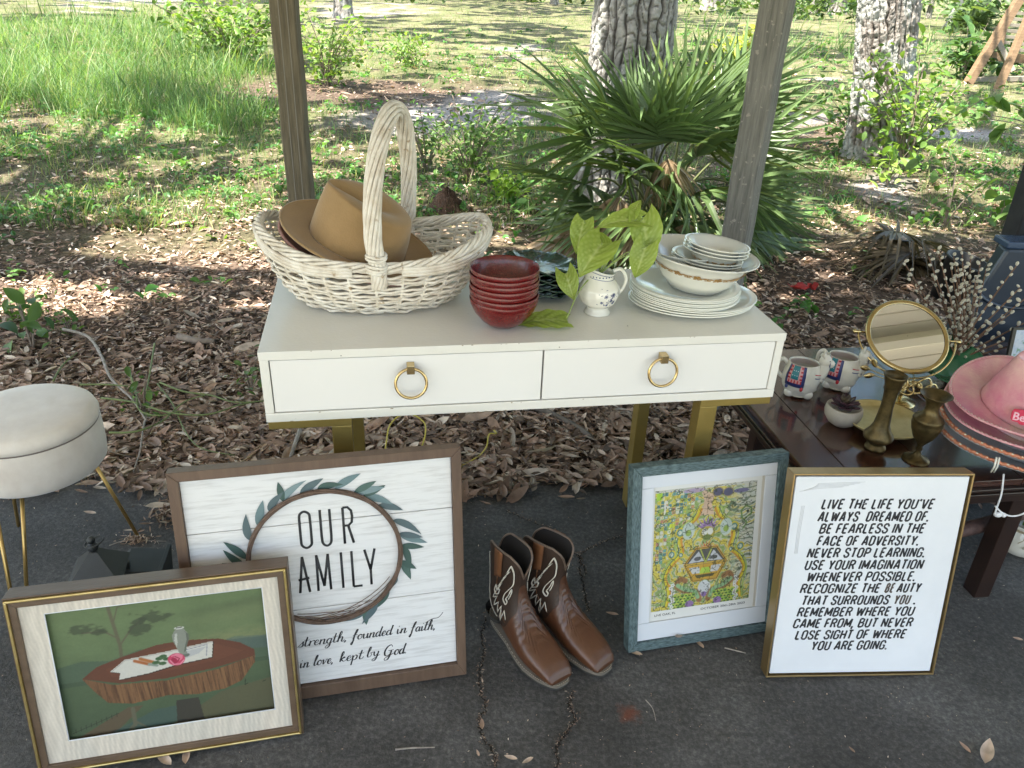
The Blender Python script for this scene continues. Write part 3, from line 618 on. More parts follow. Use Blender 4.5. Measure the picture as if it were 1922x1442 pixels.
def frond(hub, ctr, me, up_tilt, face, nm='frond', sc=1.):
    """hub: world point of fan centre; fan opens away from ctr"""
    hub = Vector(hub); d = (hub-Vector(ctr)).normalized(); y = (d*math.cos(up_tilt)+Vector((0,0,1))*math.sin(up_tilt)).normalized()
    zc = Vector(face).normalized(); z = (zc - y*zc.dot(y)).normalized(); x = y.cross(z)
    o = link(bpy.data.objects.new(nm, me), pal); m = Matrix((x,y,z)).transposed().to_4x4(); m.translation = hub-po; o.matrix_local = m @ Matrix.Scale(sc,4)
    pe = MB(); base = Vector((random.uniform(-.12,.12),random.uniform(-.08,.08),.02)); mid = base.lerp(hub-po,.6)+Vector((0,0,.12)); c = crom([base, mid, hub-po], 5); pe.tube(c, [.008]*(len(c)-1)+[.006], n=5); pe.build('petiole', M_petiole, pal)
ctr0 = po+Vector((0,0,.15))
specs = []
for (px,py,Y,tl,sc) in ((1120,165,5.15,.2,.9),(1175,165,5.3,.35,.8),(1240,180,5.1,.4,.82),(1300,165,5.2,.35,.85),(1345,185,5.0,.3,.9),(1400,215,5.0,.2,.95),(1440,140,5.35,.2,1.),
        (1075,215,5.0,.1,1.05),(1060,300,4.9,.0,1.0),(1130,230,4.75,.15,1.0),(1200,215,4.7,.35,1.0),(1270,220,4.7,.35,1.0),(1330,250,4.75,.2,1.0),(1180,290,4.6,.1,1.0),(1250,290,4.55,.1,.95),(1320,320,4.65,.0,1.0),
        (1085,340,4.75,-.25,.9),(1130,370,4.6,-.3,.9),(1200,350,4.5,-.3,.95),(1280,370,4.5,-.35,.95),(1350,370,4.6,-.3,1.0),(1420,300,4.9,-.1,1.0),(1430,400,4.7,-.3,1.0),(1100,420,4.6,-.5,.75),(1235,420,4.4,-.8,.75),(1330,430,4.45,-.5,.85),(1470,420,4.75,-.25,1.05),(1390,440,4.5,-.5,.8),
        (1460,230,5.2,.0,.95),(1150,200,5.4,.3,.75),(1370,150,5.4,.4,.8),(1440,330,5.0,-.1,.9),(1050,380,5.0,-.2,.9),(1480,360,5.1,-.15,.9)):
    h_ = atY(px+(1225-px)*.22, py+45, Y); d = (h_-ctr0); face = Vector((d.x*-.1+random.gauss(0,.25), -.55+random.gauss(0,.2), .75)); 
    frond(h_, ctr0, random.choice(fm_live), tl, face, sc=sc*.92)
for (px,py,Y,tl,sc) in ((1160,370,4.45,-.9,.8),(1100,430,4.5,-.8,.9),(1255,300,4.45,-1.1,.5),(1290,420,4.4,-1.1,.7),(1190,440,4.4,-.9,.7),(1350,430,4.5,-1,.7)):
    frond(atY(px,py,Y), ctr0, random.choice(fm_dead), tl, (random.gauss(0,.3),-1,.3), 'dead_frond', sc)
b = MB(); b.tube(crom([(-.05,.05,-.05),(0,.02,.18),(.05,0,.35)],5),[.10]*3+[.08]*5+[.05]*3,n=12); b.build('stump', pm('palm_fibre',(.09,.06,.04),(.20,.15,.10),rough=1,scale=20,bump=.02), pal)
t2p = at(1815,62); pal2 = copy_tree(pal); pal2.location = (t2p.x, t2p.y, 0); pal2['label'] = 'small distant palmetto below the gnarled oak'; pal2.scale = (.9,.9,.75)
# ================================================================== SWING
M_cedar = pm('cedar', (.14,.085,.042), (.24,.155,.085), rough=.75, scale=5, stretch=(1,1,8), bump=.002)
M_greywood = pm('grey_wood', (.20,.17,.13), (.34,.30,.24), rough=.85, scale=6, bump=.002)
sw0 = at(1815,160); sw = thing('garden_swing', 'wooden A-frame garden swing with slatted seat at the right edge', 'swing', sw0)
def beam(name, a, b_, w, mat, par):
    a = Vector(a)-sw0; b_ = Vector(b_)-sw0; m = MB(); d = (b_-a).normalized(); x = d.cross(Vector((0,1,0))).normalized()*w/2; y = d.cross(x).normalized()*w/2
    m.add([a+x+y,a-x+y,a-x-y,a+x-y,b_+x+y,b_-x+y,b_-x-y,b_+x-y],[(0,1,2,3),(7,6,5,4),(0,4,5,1),(1,5,6,2),(2,6,7,3),(3,7,4,0)]); m.build(name, mat, par, smooth=False, bevel=.004)
beam('leg', at(1816,158), atY(1925,-20,16.4), .14, M_cedar, sw); beam('leg', at(1872,170), atY(1940,10,15.4), .11, M_cedar, sw)
beam('brace', atY(1868,70,16.3), atY(1900,135,16.0), .10, M_greywood, sw)
beam('rail', atY(1820,150,16.2), atY(1990,146,16.2), .09, M_greywood, sw); beam('seat_rail', atY(1858,104,16.6), atY(1990,118,16.6), .16, M_cedar, sw)
for i in range(8):
    f = i/7; beam('slat', atY(1892-14*f,24+78*f,16.9-.2*f), atY(1990,30+84*f,16.9-.2*f), .058, M_greywood, sw)
beam('seat_frame', atY(1893,18,16.95), atY(1874,108,16.65), .07, M_cedar, sw)
# ================================================================== MOUND, RUBBLE, STICKS, VINES
mp_ = at(838,398); md = MB(); rings = []
for i in range(14):
    f = i/13; row = []
    for k in range(28):
        a = 2*math.pi*k/28; rr_ = .17*f*(1+.15*math.sin(a*3)+.08*math.sin(a*7)); z = .17*math.exp(-(f*1.6)**2*1.1)-.012+.012*math.sin(a*9+f*20)+.01*math.sin(a*17+f*31); row.append((rr_*math.cos(a),rr_*math.sin(a),z))
    rings.append(row)
md.grid(rings, close_u=True); mo = md.build('ant_mound', pm('mound_earth',(.05,.028,.018),(.14,.08,.05),rough=1,scale=30,bump=.02,speck=((.35,.28,.22),80,.66)))
mo.location = mp_; tag(mo, 'dark earth mound in the litter right behind the basket', 'ant mound')
M_stick = pm('pale_stick', (.20,.17,.14), (.42,.38,.33), rough=.9, scale=40, bump=.001)
def strand(name, label, cat, pts, r, mat, z=.015, group=None, lift=None):
    P_ = []
    for i,p in enumerate(pts): zz = z if lift is None else lift[i]; v = at(p[0],p[1],zz); P_.append((v.x,v.y,zz))
    o0 = Vector(P_[0]); c = crom([tuple(Vector(q)-o0) for q in P_], 6); b = MB(); b.tube(c, list(np.linspace(r,r*.55,len(c))), n=7); o = b.build(name, mat); o.location = o0; return tag(o, label, cat, group)
strand('fallen_branch','pale crooked branch running through the litter left of the desk','branch',[(118,618),(165,632),(190,668),(205,705),(225,728),(250,752),(275,790)],.007,M_stick,.02)
strand('fallen_branch','thin stick curving down behind the stool','branch',[(275,775),(268,810),(262,850),(250,885)],.004,M_stick,.015)
strand('fallen_branch','short thick stick beside the left brass desk leg','branch',[(563,808),(553,835),(545,858)],.009,M_stick,.02)
strand('fallen_branch','dark weathered board-like branch under the desk','branch',[(1000,762),(1040,780),(1080,800),(1112,822)],.016,pm('dark_branch',(.09,.075,.06),(.18,.15,.12),rough=.9,scale=20),.02)
strand('fallen_branch','brown mossy log piece in the litter left of the desk','branch',[(335,632),(370,640),(402,640)],.018,M_twig,.02)
strand('fallen_branch','thin pale twig in the litter behind the stool','branch',[(295,720),(325,760),(345,805),(375,840),(440,855)],.003,M_vine,.02)
for lab,pts in (('lowest green vine, running from the stool to the desk',[(205,812),(255,810),(305,790),(345,755),(385,742)]),('upper green vine crossing the litter towards the desk',[(190,747),(250,755),(320,775),(390,778),(450,760),(496,752)]),
                ('middle green vine ending under the desk corner',[(300,718),(345,735),(395,742),(440,755),(494,753)]),('green vine standing up behind the stool rim',[(290,645),(283,690),(275,735)]),('short arching vine at the stool rim',[(100,715),(118,685),(145,662)]),('brown vine trailing under the green ones',[(240,690),(255,735),(262,770),(300,780),(345,770)]),('long thin vine above the stool',[(150,722),(200,722),(240,725)])):
    strand('ground_vine', lab, 'vine', pts, .0042, M_vine, .03, group='vines left of the desk')
strand('twig','pale straight twig on the asphalt in front of the boots','twig',[(742,1407),(775,1404),(816,1403)],.0022,M_stick,.004)
strand('twig','thin twig right of the orange stain','twig',[(1212,1314),(1225,1330),(1231,1353)],.0012,M_stick,.004)
strand('twig','short twig in front of the green frame','twig',[(1360,1216),(1380,1221),(1400,1226)],.002,M_stick,.004)
strand('twig','thin straw lying across the nest of debris at the stool foot','twig',[(235,1005),(265,1014),(312,1016)],.0012,M_stick,.005)
strand('twig','pale twig left of the debris nest','twig',[(205,1024),(225,1017),(245,1012)],.0018,M_stick,.006)
random.seed(3)
for (px,py,s,a,lab) in ((352,1424,.045,.3,'curled tan leaf at the painting\'s bottom edge'),(1500,1200,.001,0,''),(1850,1420,.075,-.6,'long brown leaf in the bottom right corner'),(1808,1408,.03,.5,'small brown leaf left of the long corner leaf'),(1312,1215,.035,.4,'broken leaf under the green frame'),(1190,1232,.04,1.2,'brown leaf tucked under the green frame\'s corner'),
        (1148,1158,.035,1.4,'brown leaf between boots and green frame'),(170,968,.04,1.5,'tan leaf on the asphalt beside the stool'),(893,935,.014,.2,'tiny pale leaf beside the family sign'),(905,1365,.03,.1,'thin pale leaf in the asphalt crack'),(1597,1412,.018,.5,'tiny round leaf bit on the dark asphalt'),(990,1434,.03,2.2,'small tan leaf at the bottom edge'),(958,1428,.03,1.4,'dark brown leaf at the bottom edge'),(897,1418,.016,.4,'small brown leaf bit near the crack'),(1908,1204,.025,1.2,'pale leaf bit at the right edge'),(905,1282,.012,.2,'tiny cream leaf bit in the crack'),(310,1432,.05,1.0,'brown leaf below the painting'),(320,975,.03,1.4,'leaf beside the family sign\'s left edge'),
        (895,803,.13,-1.2,'large flat brown leaf under the desk'),(100,925,.06,1.1,'tan leaf under the stool seat')):
    if not lab: continue
    p = at(px,py); TV, TF = leaf_tmpl(.36,.35,.45,7); c = np.repeat(np.array([LC[random.randrange(4)]*1.15]), len(TV), 0)
    o = rawobj('fallen_leaf', TV*s, TF, M_litter, cols=c); o.location = (p.x,p.y,.006+s*.05+(.02 if s>.1 else 0)); o.rotation_euler = (random.uniform(-.15,.15),random.uniform(-.2,.2),a); tag(o, lab, 'leaf', 'fallen leaves on the asphalt')
# ================================================================== DESK
M_white = pm('white_laminate', (.72,.695,.63), (.78,.755,.70), rough=.26, scale=3, bump=.0004, bscale=140, spec=.5, speck=((.42,.39,.33),36,.76))
M_wfront = pm('white_drawer', (.78,.755,.72), (.81,.79,.76), rough=.33, scale=2)
M_gold = pm('gold_paint', (.28,.20,.055), (.36,.265,.08), rough=.42, metal=.55, scale=6)
M_brass = pm('brushed_brass', (.50,.36,.16), (.62,.47,.24), rough=.25, metal=1, scale=30)
M_dark = pm('dark_gap', (.03,.028,.025), rough=.9)
DY = R(10.62); dk = thing('writing_desk', 'white two-drawer desk with brass ring pulls and gold legs', 'desk', (-.5377,1.4753,0), (0,0,DY))
W_, D_, H_, BH = 1.2, .47, .76, .1715
MB().box((0,0,H_-.020),(W_,D_,H_)).build('tabletop', M_white, dk, smooth=False, bevel=.0012)
bx('side_panel', (.001,.002,H_-BH+.022), (.020,D_-.002,H_-.0202), M_white, dk); bx('side_panel', (W_-.020,.002,H_-BH+.022), (W_-.001,D_-.002,H_-.0202), M_white, dk)
bx('bottom_panel', (.001,.001,H_-BH), (W_-.001,D_-.001,H_-BH+.0218), M_white, dk)
bx('back_panel', (.021,D_-.02,H_-BH+.0222), (W_-.021,D_-.003,H_-.0204), M_white, dk)
bx('recess', (.021,.03,H_-BH+.0222), (W_-.021,.034,H_-.0204), M_dark, dk)
def drawer(x0, x1):
    z0, z1 = H_-BH+.0240, H_-.0225
    d = bx('drawer', (x0,.004,z0), (x1,.022,z1), M_wfront, dk, .001); cx = (x0+x1)/2; cz = (z0+z1)/2+.034
    m = MB(); m.box((cx-.0085,-.020,cz-.006),(cx+.0085,.004,cz+.014)); m.build('ring_mount', M_brass, d, smooth=False, bevel=.001)
    r = MB(); rr_ = .034; r.tube([(cx+rr_*math.sin(a), -.012-.004*(1-math.cos(a)), cz-.030+rr_*math.cos(a)) for a in np.linspace(0,2*math.pi,48,endpoint=False)], .0034, n=10, closed=True); r.build('ring_pull', M_brass, d)
drawer(.0222, .6155); drawer(.6195, W_-.0222)
def leg(x0, x1, y0, y1): bx('leg', (x0,y0,.0), (x1,y1,H_-BH-.0202), M_gold, dk, .0015)
for sx in (0,1):
    X = (lambda v: v) if sx == 0 else (lambda v: W_-v)
    for (ya,yb) in ((.004,.05),(D_-.10,D_-.055)):
        a, b_ = sorted((X(.004),X(.185))); bx('leg_bracket', (a,ya,H_-BH-.020), (b_,yb,H_-BH-.0003), M_gold, dk, .0015)
        a, b_ = sorted((X(.140),X(.1845))) if ya < .04 else sorted((X(.165),X(.2))); leg(a, b_, ya+.0005, yb-.0005)
    a, b_ = sorted((X(.152),X(.1835))); bx('foot_bar', (a,.052,.0), (b_,D_-.102,.028), M_gold, dk, .0015)
def dsk(u, v, z=.76): q = Vector((-.5377,1.4753,0)); c, s = math.cos(DY), math.sin(DY); return Vector((q.x+u*c-v*s, q.y+u*s+v*c, z))
chips = MB(); rnd = random.Random(12)
for k in range(22):
    u = rnd.uniform(.02,1.18); top_ = rnd.random() < .6; chips.ball((u, .0008 if top_ else .0014, H_-.0012 if top_ else H_-BH+rnd.choice((.001,.0205))), (rnd.uniform(.0012,.005),.0011,rnd.uniform(.0006,.0014)), 7, 4)
tag(chips.build('paint_chip', pm('chipboard', (.22,.17,.11), (.34,.28,.2), rough=.9, scale=90), dk), kind='stuff')
# ================================================================== BASKET
M_wick = pm('white_washed_wicker', (.54,.46,.36), (.78,.73,.65), rough=.65, scale=26, lo=.25, hi=.6, bump=.0006, bscale=90, speck=((.42,.32,.21),55,.67))
bk = thing('wicker_basket', 'large oval white-washed wicker basket with tall twisted handle', 'basket', (-.345,1.845,.7605), (0,0,R(9)))
NS = 30
def bsurf(ph, t, off=0.):
    c, s = math.cos(ph), math.sin(ph); e = abs(c)**2.2
    a = .182 + (.268-.182)*t**.75 + .012*math.sin(t*math.pi); b_ = .138 + (.178-.138)*t**.7 + .010*math.sin(t*math.pi)
    hgt = .118+.062*e*(1.0 if c < 0 else .85); k = 1+.03*abs(math.sin(ph*2))
    x = (a*k+off)*math.copysign(abs(c)**.93,c); y = (b_*k+off)*math.copysign(abs(s)**.93,s); return Vector((x, y, .006+t*hgt))
rows = 18
for k in range(rows):
    t = (k+.3)/rows; m = MB(); n = NS*7; pts = []
    for j in range(n):
        ph = 2*math.pi*j/n; w = math.cos(ph*NS/2+math.pi*k)*.0062; p = bsurf(ph, t, w); p.z += .0022*math.sin(ph*NS/4+k*1.7)+.0012*math.sin(j*1.3+k); pts.append(p)
    m.tube(pts, .0033 if k%3 else .0037, n=6, closed=True); m.build('weaver', M_wick, bk)
for j in range(NS):
    ph = 2*math.pi*(j+.5)/NS*1.0; m = MB(); m.tube([bsurf(ph, t, 0) for t in np.linspace(0,1.0,12)], .0036, n=6); m.build('stake', M_wick, bk)
for s_ in range(5):
    m = MB(); n = 420; m.tube([ (lambda ph: bsurf(ph,1.0,0)+Vector((math.cos(ph)*.0075*math.cos(ph*10+s_*1.257), math.sin(ph)*.0075*math.cos(ph*10+s_*1.257), .004+.0085*math.sin(ph*10+s_*1.257))))(2*math.pi*j/n) for j in range(n)], .0046, n=6, closed=True); m.build('rim_braid', M_wick, bk)
for s_ in range(3):   # long loose rods running along the front rim
    for a0,a1 in ((3.3,4.55),(4.9,6.1)):
        m = MB(); m.tube([bsurf(a,1.0-.06*s_-.10*math.sin((a-a0)/(a1-a0)*math.pi),.011)+Vector((0,0,.004)) for a in np.linspace(a0,a1,24)], .005, n=6); m.build('rim_rod', M_wick, bk)
m = MB(); m.lathe([(0.001,.002),(.15,.002),(.182,.004),(.15,.008),(.001,.009)], 40, sy=.76); m.build('base', M_wick, bk)
hp = crom([(.008,-.186,.085),(.006,-.188,.13),(-.002,-.182,.20),(.002,-.160,.30),(.018,-.105,.385),(.042,-.03,.436),(.062,.04,.432),(.078,.11,.380),(.085,.158,.28),(.083,.176,.19),(.080,.178,.12),(.078,.176,.08)], 9)
hp = [Vector(p) for p in hp]
for s_ in range(11):
    m = MB(); P_ = []
    for i,p in enumerate(hp):
        t = (hp[min(i+1,len(hp)-1)]-hp[max(i-1,0)]).normalized(); x = Vector((1,0,0)); x = (x-t*x.dot(t)).normalized(); y = t.cross(x); f = i/(len(hp)-1); a = 2*math.pi*s_/11 + f*11.5; rr_ = .0135+.004*math.sin(math.pi*f)
        P_.append(p+x*math.cos(a)*rr_+y*math.sin(a)*rr_)
    m.tube(P_, .0047, n=6); m.build('handle_cane', M_wick, bk)
for zz,k in ((.135,0),(.142,1),(.149,0),(.165,1),(.172,0)):
    m = MB(); m.tube([(.003+.0215*math.cos(a), -.187+.0215*math.sin(a), zz-.012+.002*math.sin(a*2+k)) for a in np.linspace(0,6.28,20,endpoint=False)], .0038, n=6, closed=True); m.build('handle_binding', M_wick, bk)
# ================================================================== HATS
def hat(name, label, loc, rot, a, b_, ca, cb, ch, mat, curl=.02, edge=None, ridge=0., band=None, group=None, sidecurl=0.):
    t = thing(name, label, 'hat', loc, rot, group); n = 72; P_ = []
    def brim(r, ph):
        x = (ca+(a-ca)*r)*math.cos(ph); y = (cb+(b_-cb)*r)*math.sin(ph); z = curl*r**3 + sidecurl*r**2.2*abs(math.sin(ph))**2.2 - .25*sidecurl*r*r*abs(math.cos(ph))**2; return Vector((x,y,z))
    for i in range(13): r = i/12; P_.append([brim(r, 2*math.pi*k/n) for k in range(n)])
    m = MB(); m.grid(P_, close_u=True); m.build('brim', mat, t, solid=.0035)
    m = MB(); P_ = []
    for i in range(26):
        f = i/25; row = []
        for k in range(n):
            ph = 2*math.pi*k/n; c, s = math.cos(ph), math.sin(ph)
            fr = max(0,-c)
            if f < .66:
                g = f/.66; kx = 1-.10*g*g; z = ch*g; x = ca*kx*c; y = cb*kx*s*(1-.10*g)*(1-.42*g*fr**1.5); z += ch*g*g*(-.10*c-.06*max(0,c))
            else:
                g = (f-.66)/.34; q = math.cos(g*math.pi/2); e = 1-(1-q)**1; x = ca*.90*q*c; y = cb*.90*q*s*.90*(1-.42*fr**1.5); yn = q*s; xn = q*c
                z = ch*(1+.055*math.sin(min(1,g*2.2)*math.pi/2)) + ch*(-.10*xn-.06*max(0,xn)) - ch*.17*math.exp(-(yn/.30)**2)*(1-q**5)*max(0,min(1,(.75-xn)*1.6))
            row.append(Vector((x,y,z)))
        P_.append(row)
    m.grid(P_, close_u=True); m.build('crown', mat, t)
    if edge:
        m = MB(); m.tube([brim(1.0, 2*math.pi*k/n) for k in range(n)], edge[1], n=8, closed=True); m.build('brim_edge', edge[0], t)
    return t, brim
M_felt = pm('tan_felt', (.265,.165,.070), (.325,.205,.092), rough=.92, scale=14, bump=.0009, bscale=240, sheen=.3)
M_pinkband = pm('pink_braid', (.38,.17,.16), (.55,.34,.30), rough=.8, scale=200, bump=.001)
hat('felt_hat', 'tan felt hat with pinched crown tilted in the wicker basket', (-.382,1.805,.904), (R(11),R(20),R(4)), .186,.142,.116,.092,.112, M_felt, curl=.010, edge=(M_felt,.0032))
hat('braided_hat', 'dark pink-edged hat under the tan felt hat, mostly hidden in the basket', (-.390,1.805,.888), (R(10),R(19.5),R(5)), .180,.140,.10,.085,.02, pm('brown_straw',(.10,.05,.04),(.2,.1,.08),rough=.9,scale=60), curl=.004, edge=(M_pinkband,.004))
# ================================================================== BOWLS AND PLATES
def shell(prof, th):
    """outer profile then inner offset"""
    pr = [Vector((r,z)) for r,z in prof]; out = list(pr); inn = []
    for i in range(len(pr)-1,-1,-1):
        a = pr[max(0,i-1)]; c = pr[min(len(pr)-1,i+1)]; d = (c-a).normalized(); nn = Vector((-d.y,d.x)); q = pr[i]+nn*th; inn.append(Vector((max(q.x,.0005),q.y)))
    top = (out[-1]+inn[0])/2 + (out[-1]-out[-2]).normalized()*th*.5
    return [tuple(v) for v in out]+[tuple(top)]+[tuple(v) for v in inn]
M_red = pm('red_glitter_glass', (.075,.004,.005), (.17,.010,.009), rough=.14, scale=420, bump=.0005, bscale=500, detail=2, lo=.4, hi=.62, coat=.35, speck=((.42,.10,.06),600,.68))
rb = dsk(0,0); rpos = at(944,611,.76)
bowlp = [(.001,.0),(.025,.0),(.034,.003),(.052,.016),(.068,.036),(.077,.055),(.0795,.068)]
ordn = ['bottom','second','third','fourth','fifth','sixth','top']
for k in range(7):
    t = thing('glass_bowl', ('topmost red crackled glass bowl of the seven, its inside showing' if k == 6 else 'bottom red glass bowl of the stack, its round body showing' if k == 0 else '%s red glass bowl from the bottom of the stack of seven'%ordn[k]), 'bowl', (rpos.x+.0012*math.sin(k*2.1),rpos.y+.004+.0012*math.cos(k*3),.7606+k*.0122), (0,0,k), 'stack of red glass bowls')
    m = MB(); m.lathe(shell(bowlp,.0022), 56); m.build('bowl_body', M_red, t)
M_greeng = pm('green_glass_plate', (.012,.035,.022), (.03,.075,.05), rough=.12, scale=40, bump=.0015, bscale=60, coat=.8)
def leafplate(name, label, loc, rot, r, mat, lobes=9, dish=.016, group=None, sx=1.0):
    t = thing(name, label, 'plate', loc, rot, group); n = 144; P_ = []
    for i in range(14):
        f = i/13; row = []
        for k in range(n):
            ph = 2*math.pi*k/n; lb = abs(math.sin(ph*lobes/2)); e = 1 + (.10*lb**.6-.05)*f**4 + .012*math.sin(ph*lobes*4)*f**6; rr_ = r*f*e
            z = dish*max(0,(f-.5)/.5)**1.6 + .0035*math.cos(ph*lobes)*f**3 + .0009*math.sin(ph*lobes*3+f*20)*f; row.append(Vector((rr_*math.cos(ph)*sx, rr_*math.sin(ph), z+.002)))
        P_.append(row)
    m = MB(); m.grid(P_, close_u=True); m.build('dish', mat, t, solid=.003); return t
gpos = at(1010,548,.76)
for k in range(8):
    leafplate('leaf_plate', ('topmost dark green leaf-shaped plate behind the red bowls' if k==7 else 'dark green leaf-shaped plate, number %d from the bottom behind the red bowls'%(k+1)) if k in (7,) else '%s dark green leaf-shaped plate from the bottom of its stack'%['lowest','second','third','fourth','fifth','sixth','seventh'][k], (gpos.x+.002*math.sin(k*1.7),gpos.y+.002*math.cos(k*2.3)+.01,.761+k*.0088), (R(1.2*k*.5),0,k*.35), .098, M_greeng, group='stack of green leaf plates')
M_china = pm('white_china', (.70,.69,.62), (.76,.75,.69), rough=.10, scale=4, coat=.5, spec=.6)
M_china_g = pm('white_glass_ware', (.72,.715,.64), (.77,.765,.70), rough=.09, scale=4, coat=.5, spec=.6)
M_goldprint = pm('gold_flower_print', (.30,.15,.03), (.42,.24,.07), rough=.4, scale=60)
def band(parent, rf, zf, n, s, mat, name='flower_band', a0=0, a1=6.283, tiltf=None):
    """printed flowers around a lathe surface: rf radius, zf height"""
    m = MB(); rnd = random.Random(int(n))
    for k in range(n):
        ph = a0+(a1-a0)*k/n; c, s_ = math.cos(ph), math.sin(ph); nrm = Vector((c*math.cos(tiltf or 0), s_*math.cos(tiltf or 0), math.sin(tiltf or 0))); tx = Vector((-s_,c,0)); ty = nrm.cross(tx)*1
        ce = Vector((c*rf, s_*rf, zf)); B = Matrix((tx,ty,nrm)).transposed()
        def dab(u,v,ru,rv): m.ball(ce+tx*u+ty*v, (ru,rv,.0005), 8, 4, M=B)
        if k%2 == 0:
            for q in range(5): a = q*1.2566; dab(.55*s*math.cos(a), .55*s*math.sin(a), .34*s, .34*s)
            dab(0,0,.25*s,.25*s)
        else:
            for q in (-1,1): dab(q*.55*s,.25*s,.5*s,.22*s); dab(q*.35*s,-.25*s,.3*s,.16*s)
            dab(0,-.1*s,.14*s,.6*s)
    return m.build(name, mat, parent)
dp = at(1295,573,.76)
def disc(name, label, cat, loc, rot, prof, th, mat, group, n=72, sx=1., sy=1.):
    t = thing(name, label, cat, loc, rot, group); m = MB(); m.lathe(shell(prof, th), n, sx=sx, sy=sy); m.build('body', mat, t); return t
platep = [(.001,0),(.06,0),(.085,.002),(.112,.010),(.136,.0145)]
z = .7608; tl = R(1.5)
for k in range(3):
    lab = ['lowest wide white oval platter on the desktop','middle wide white oval platter','uppermost wide white oval platter, its rim showing past the plates'][k]
    disc('platter', lab, 'platter', (dp.x+.004*k,dp.y+.006,z), (0,tl*.6,R(14)), [(.001,0),(.07,0),(.10,.002),(.135,.010),(.160,.015)], .0028, M_china_g, 'white oval platters', sy=.80); z += .0058
z += .002
for k in range(6):
    disc('dinner_plate', 'top white dinner plate, under the flowered serving bowl' if k==5 else '%s white dinner plate up from the oval platters'%['first','second','third','fourth','fifth'][k], 'plate', (dp.x-.020+.0015*math.sin(k*2),dp.y+.006+.0015*math.cos(k*3),z), (0,tl,0), platep, .0024, M_china_g, 'stacked white dinner plates'); z += .0048
zb = z+.0005
sb = disc('serving_bowl', 'large white serving bowl with a band of gold flowers', 'bowl', (dp.x+.004,dp.y+.006,zb), (0,R(5),0), [(.001,0),(.060,0),(.068,.002),(.094,.030),(.111,.060),(.128,.080),(.140,.087)], .0026, M_china, None)
band(sb, .1085, .054, 28, .0135, M_goldprint, tiltf=-.75)
t = disc('serving_bowl', 'plain white bowl nested in the serving bowl at the left', 'bowl', (dp.x-.030,dp.y+.045,zb+.022), (R(-4),R(3),0), [(.001,0),(.04,0),(.065,.02),(.085,.045),(.100,.056)], .0024, M_china_g, None)
t = disc('square_dish', 'white dish standing at the back behind the flowered bowls', 'dish', (dp.x-.03,dp.y+.095,zb+.028), (R(8),0,R(45)), [(.001,0),(.05,0),(.085,.006),(.098,.036)], .003, M_china, None, n=4)
M_cream = pm('cream_glass', (.70,.68,.58), (.74,.72,.64), rough=.12, scale=4, coat=.4)
midp = [(.001,0),(.036,0),(.044,.004),(.060,.022),(.074,.036),(.087,.041)]
z = zb+.024
for k in range(3):
    t = disc('soup_bowl', ['lowest shallow bowl inside the serving bowl','middle shallow bowl inside the serving bowl','upper shallow flowered bowl under the small top bowls'][k], 'bowl', (dp.x+.020+.001*k,dp.y+.004,z), (R(-3),R(5),0), midp, .0022, M_cream, 'shallow bowls in the serving bowl'); z += .0072
    if k == 2: band(t, .0640, .0265, 20, .0080, M_goldprint, tiltf=-.7)
z += .006
for k in range(3):
    t = disc('small_bowl', ['lowest small gold-flowered bowl of the top three','middle small white bowl of the top three','topmost small white bowl of the dish pile'][k], 'bowl', (dp.x+.040+.001*k,dp.y+.010,z), (R(-2),R(6),0), [(.001,0),(.031,0),(.038,.003),(.055,.024),(.070,.038),(.0805,.042)], .0022, M_china, 'small bowls topping the dish pile'); z += .0085
    if k == 0: band(t, .0535, .022, 18, .0072, M_goldprint, tiltf=-.75)
# ================================================================== JUG AND CUTTING
M_jug = pm('glazed_white', (.70,.68,.60), (.78,.76,.70), rough=.08, scale=5, coat=.6)
M_blue = pm('cobalt_print', (.015,.03,.12), (.03,.06,.22), rough=.25, scale=80)
jp = at(1121,590,.76); jg = thing('jug', 'small white jug with blue flowers holding a plant cutting', 'jug', (jp.x,jp.y+.012,.7605), (0,0,0))
def jr(z): return float(np.interp(z, [0,.004,.010,.018,.030,.050,.066,.082,.094,.104,.112], [.031,.030,.026,.025,.040,.0485,.0475,.038,.031,.031,.034]))
zs = list(np.linspace(0,.112,44)); n = 90; P_ = []
for z in zs:
    row = []
    for k in range(n):
        ph = 2*math.pi*k/n; fl = 1+.016*math.cos(ph*11)*math.exp(-((z-.055)/.025)**2); sp = 1+(.35*max(0,math.cos(ph-math.pi))**6)*max(0,(z-.085)/.027); r = jr(z)*fl*sp
        zz = z - (.010*math.cos(ph)*max(0,(z-.08)/.032)); row.append(Vector((r*math.cos(ph), r*math.sin(ph), zz)))
    P_.append(row)
m = MB(); m.grid(P_, close_u=True); m.build('body', M_jug, jg, solid=.003)
m = MB(); m.lathe([(.0005,.003),(.03,.003)], 30, cap0=False, cap1=False); m.build('base', M_jug, jg)
m = MB(); m.tube(crom([(.030,.006,.105),(.050,.012,.108),(.064,.014,.085),(.058,.012,.06),(.046,.008,.048)],8), [.0045]*33, n=8); m.build('handle', M_jug, jg)
m = MB()
def jd(ph, z, ru, rv, rot=0, out=.0019):
    r = jr(z); sl = (jr(z+.002)-jr(z-.002))/.004; nrm = Vector((math.cos(ph),math.sin(ph),-sl)).normalized(); tx = Vector((-math.sin(ph),math.cos(ph),0)); ty = nrm.cross(tx)
    B = Matrix((tx*math.cos(rot)+ty*math.sin(rot), -tx*math.sin(rot)+ty*math.cos(rot), nrm)).transposed(); m.ball(Vector((r*math.cos(ph),r*math.sin(ph),z))*1.0+nrm*out, (ru,rv,.0005), 8, 4, M=B)
rnd = random.Random(4); c0 = -1.30
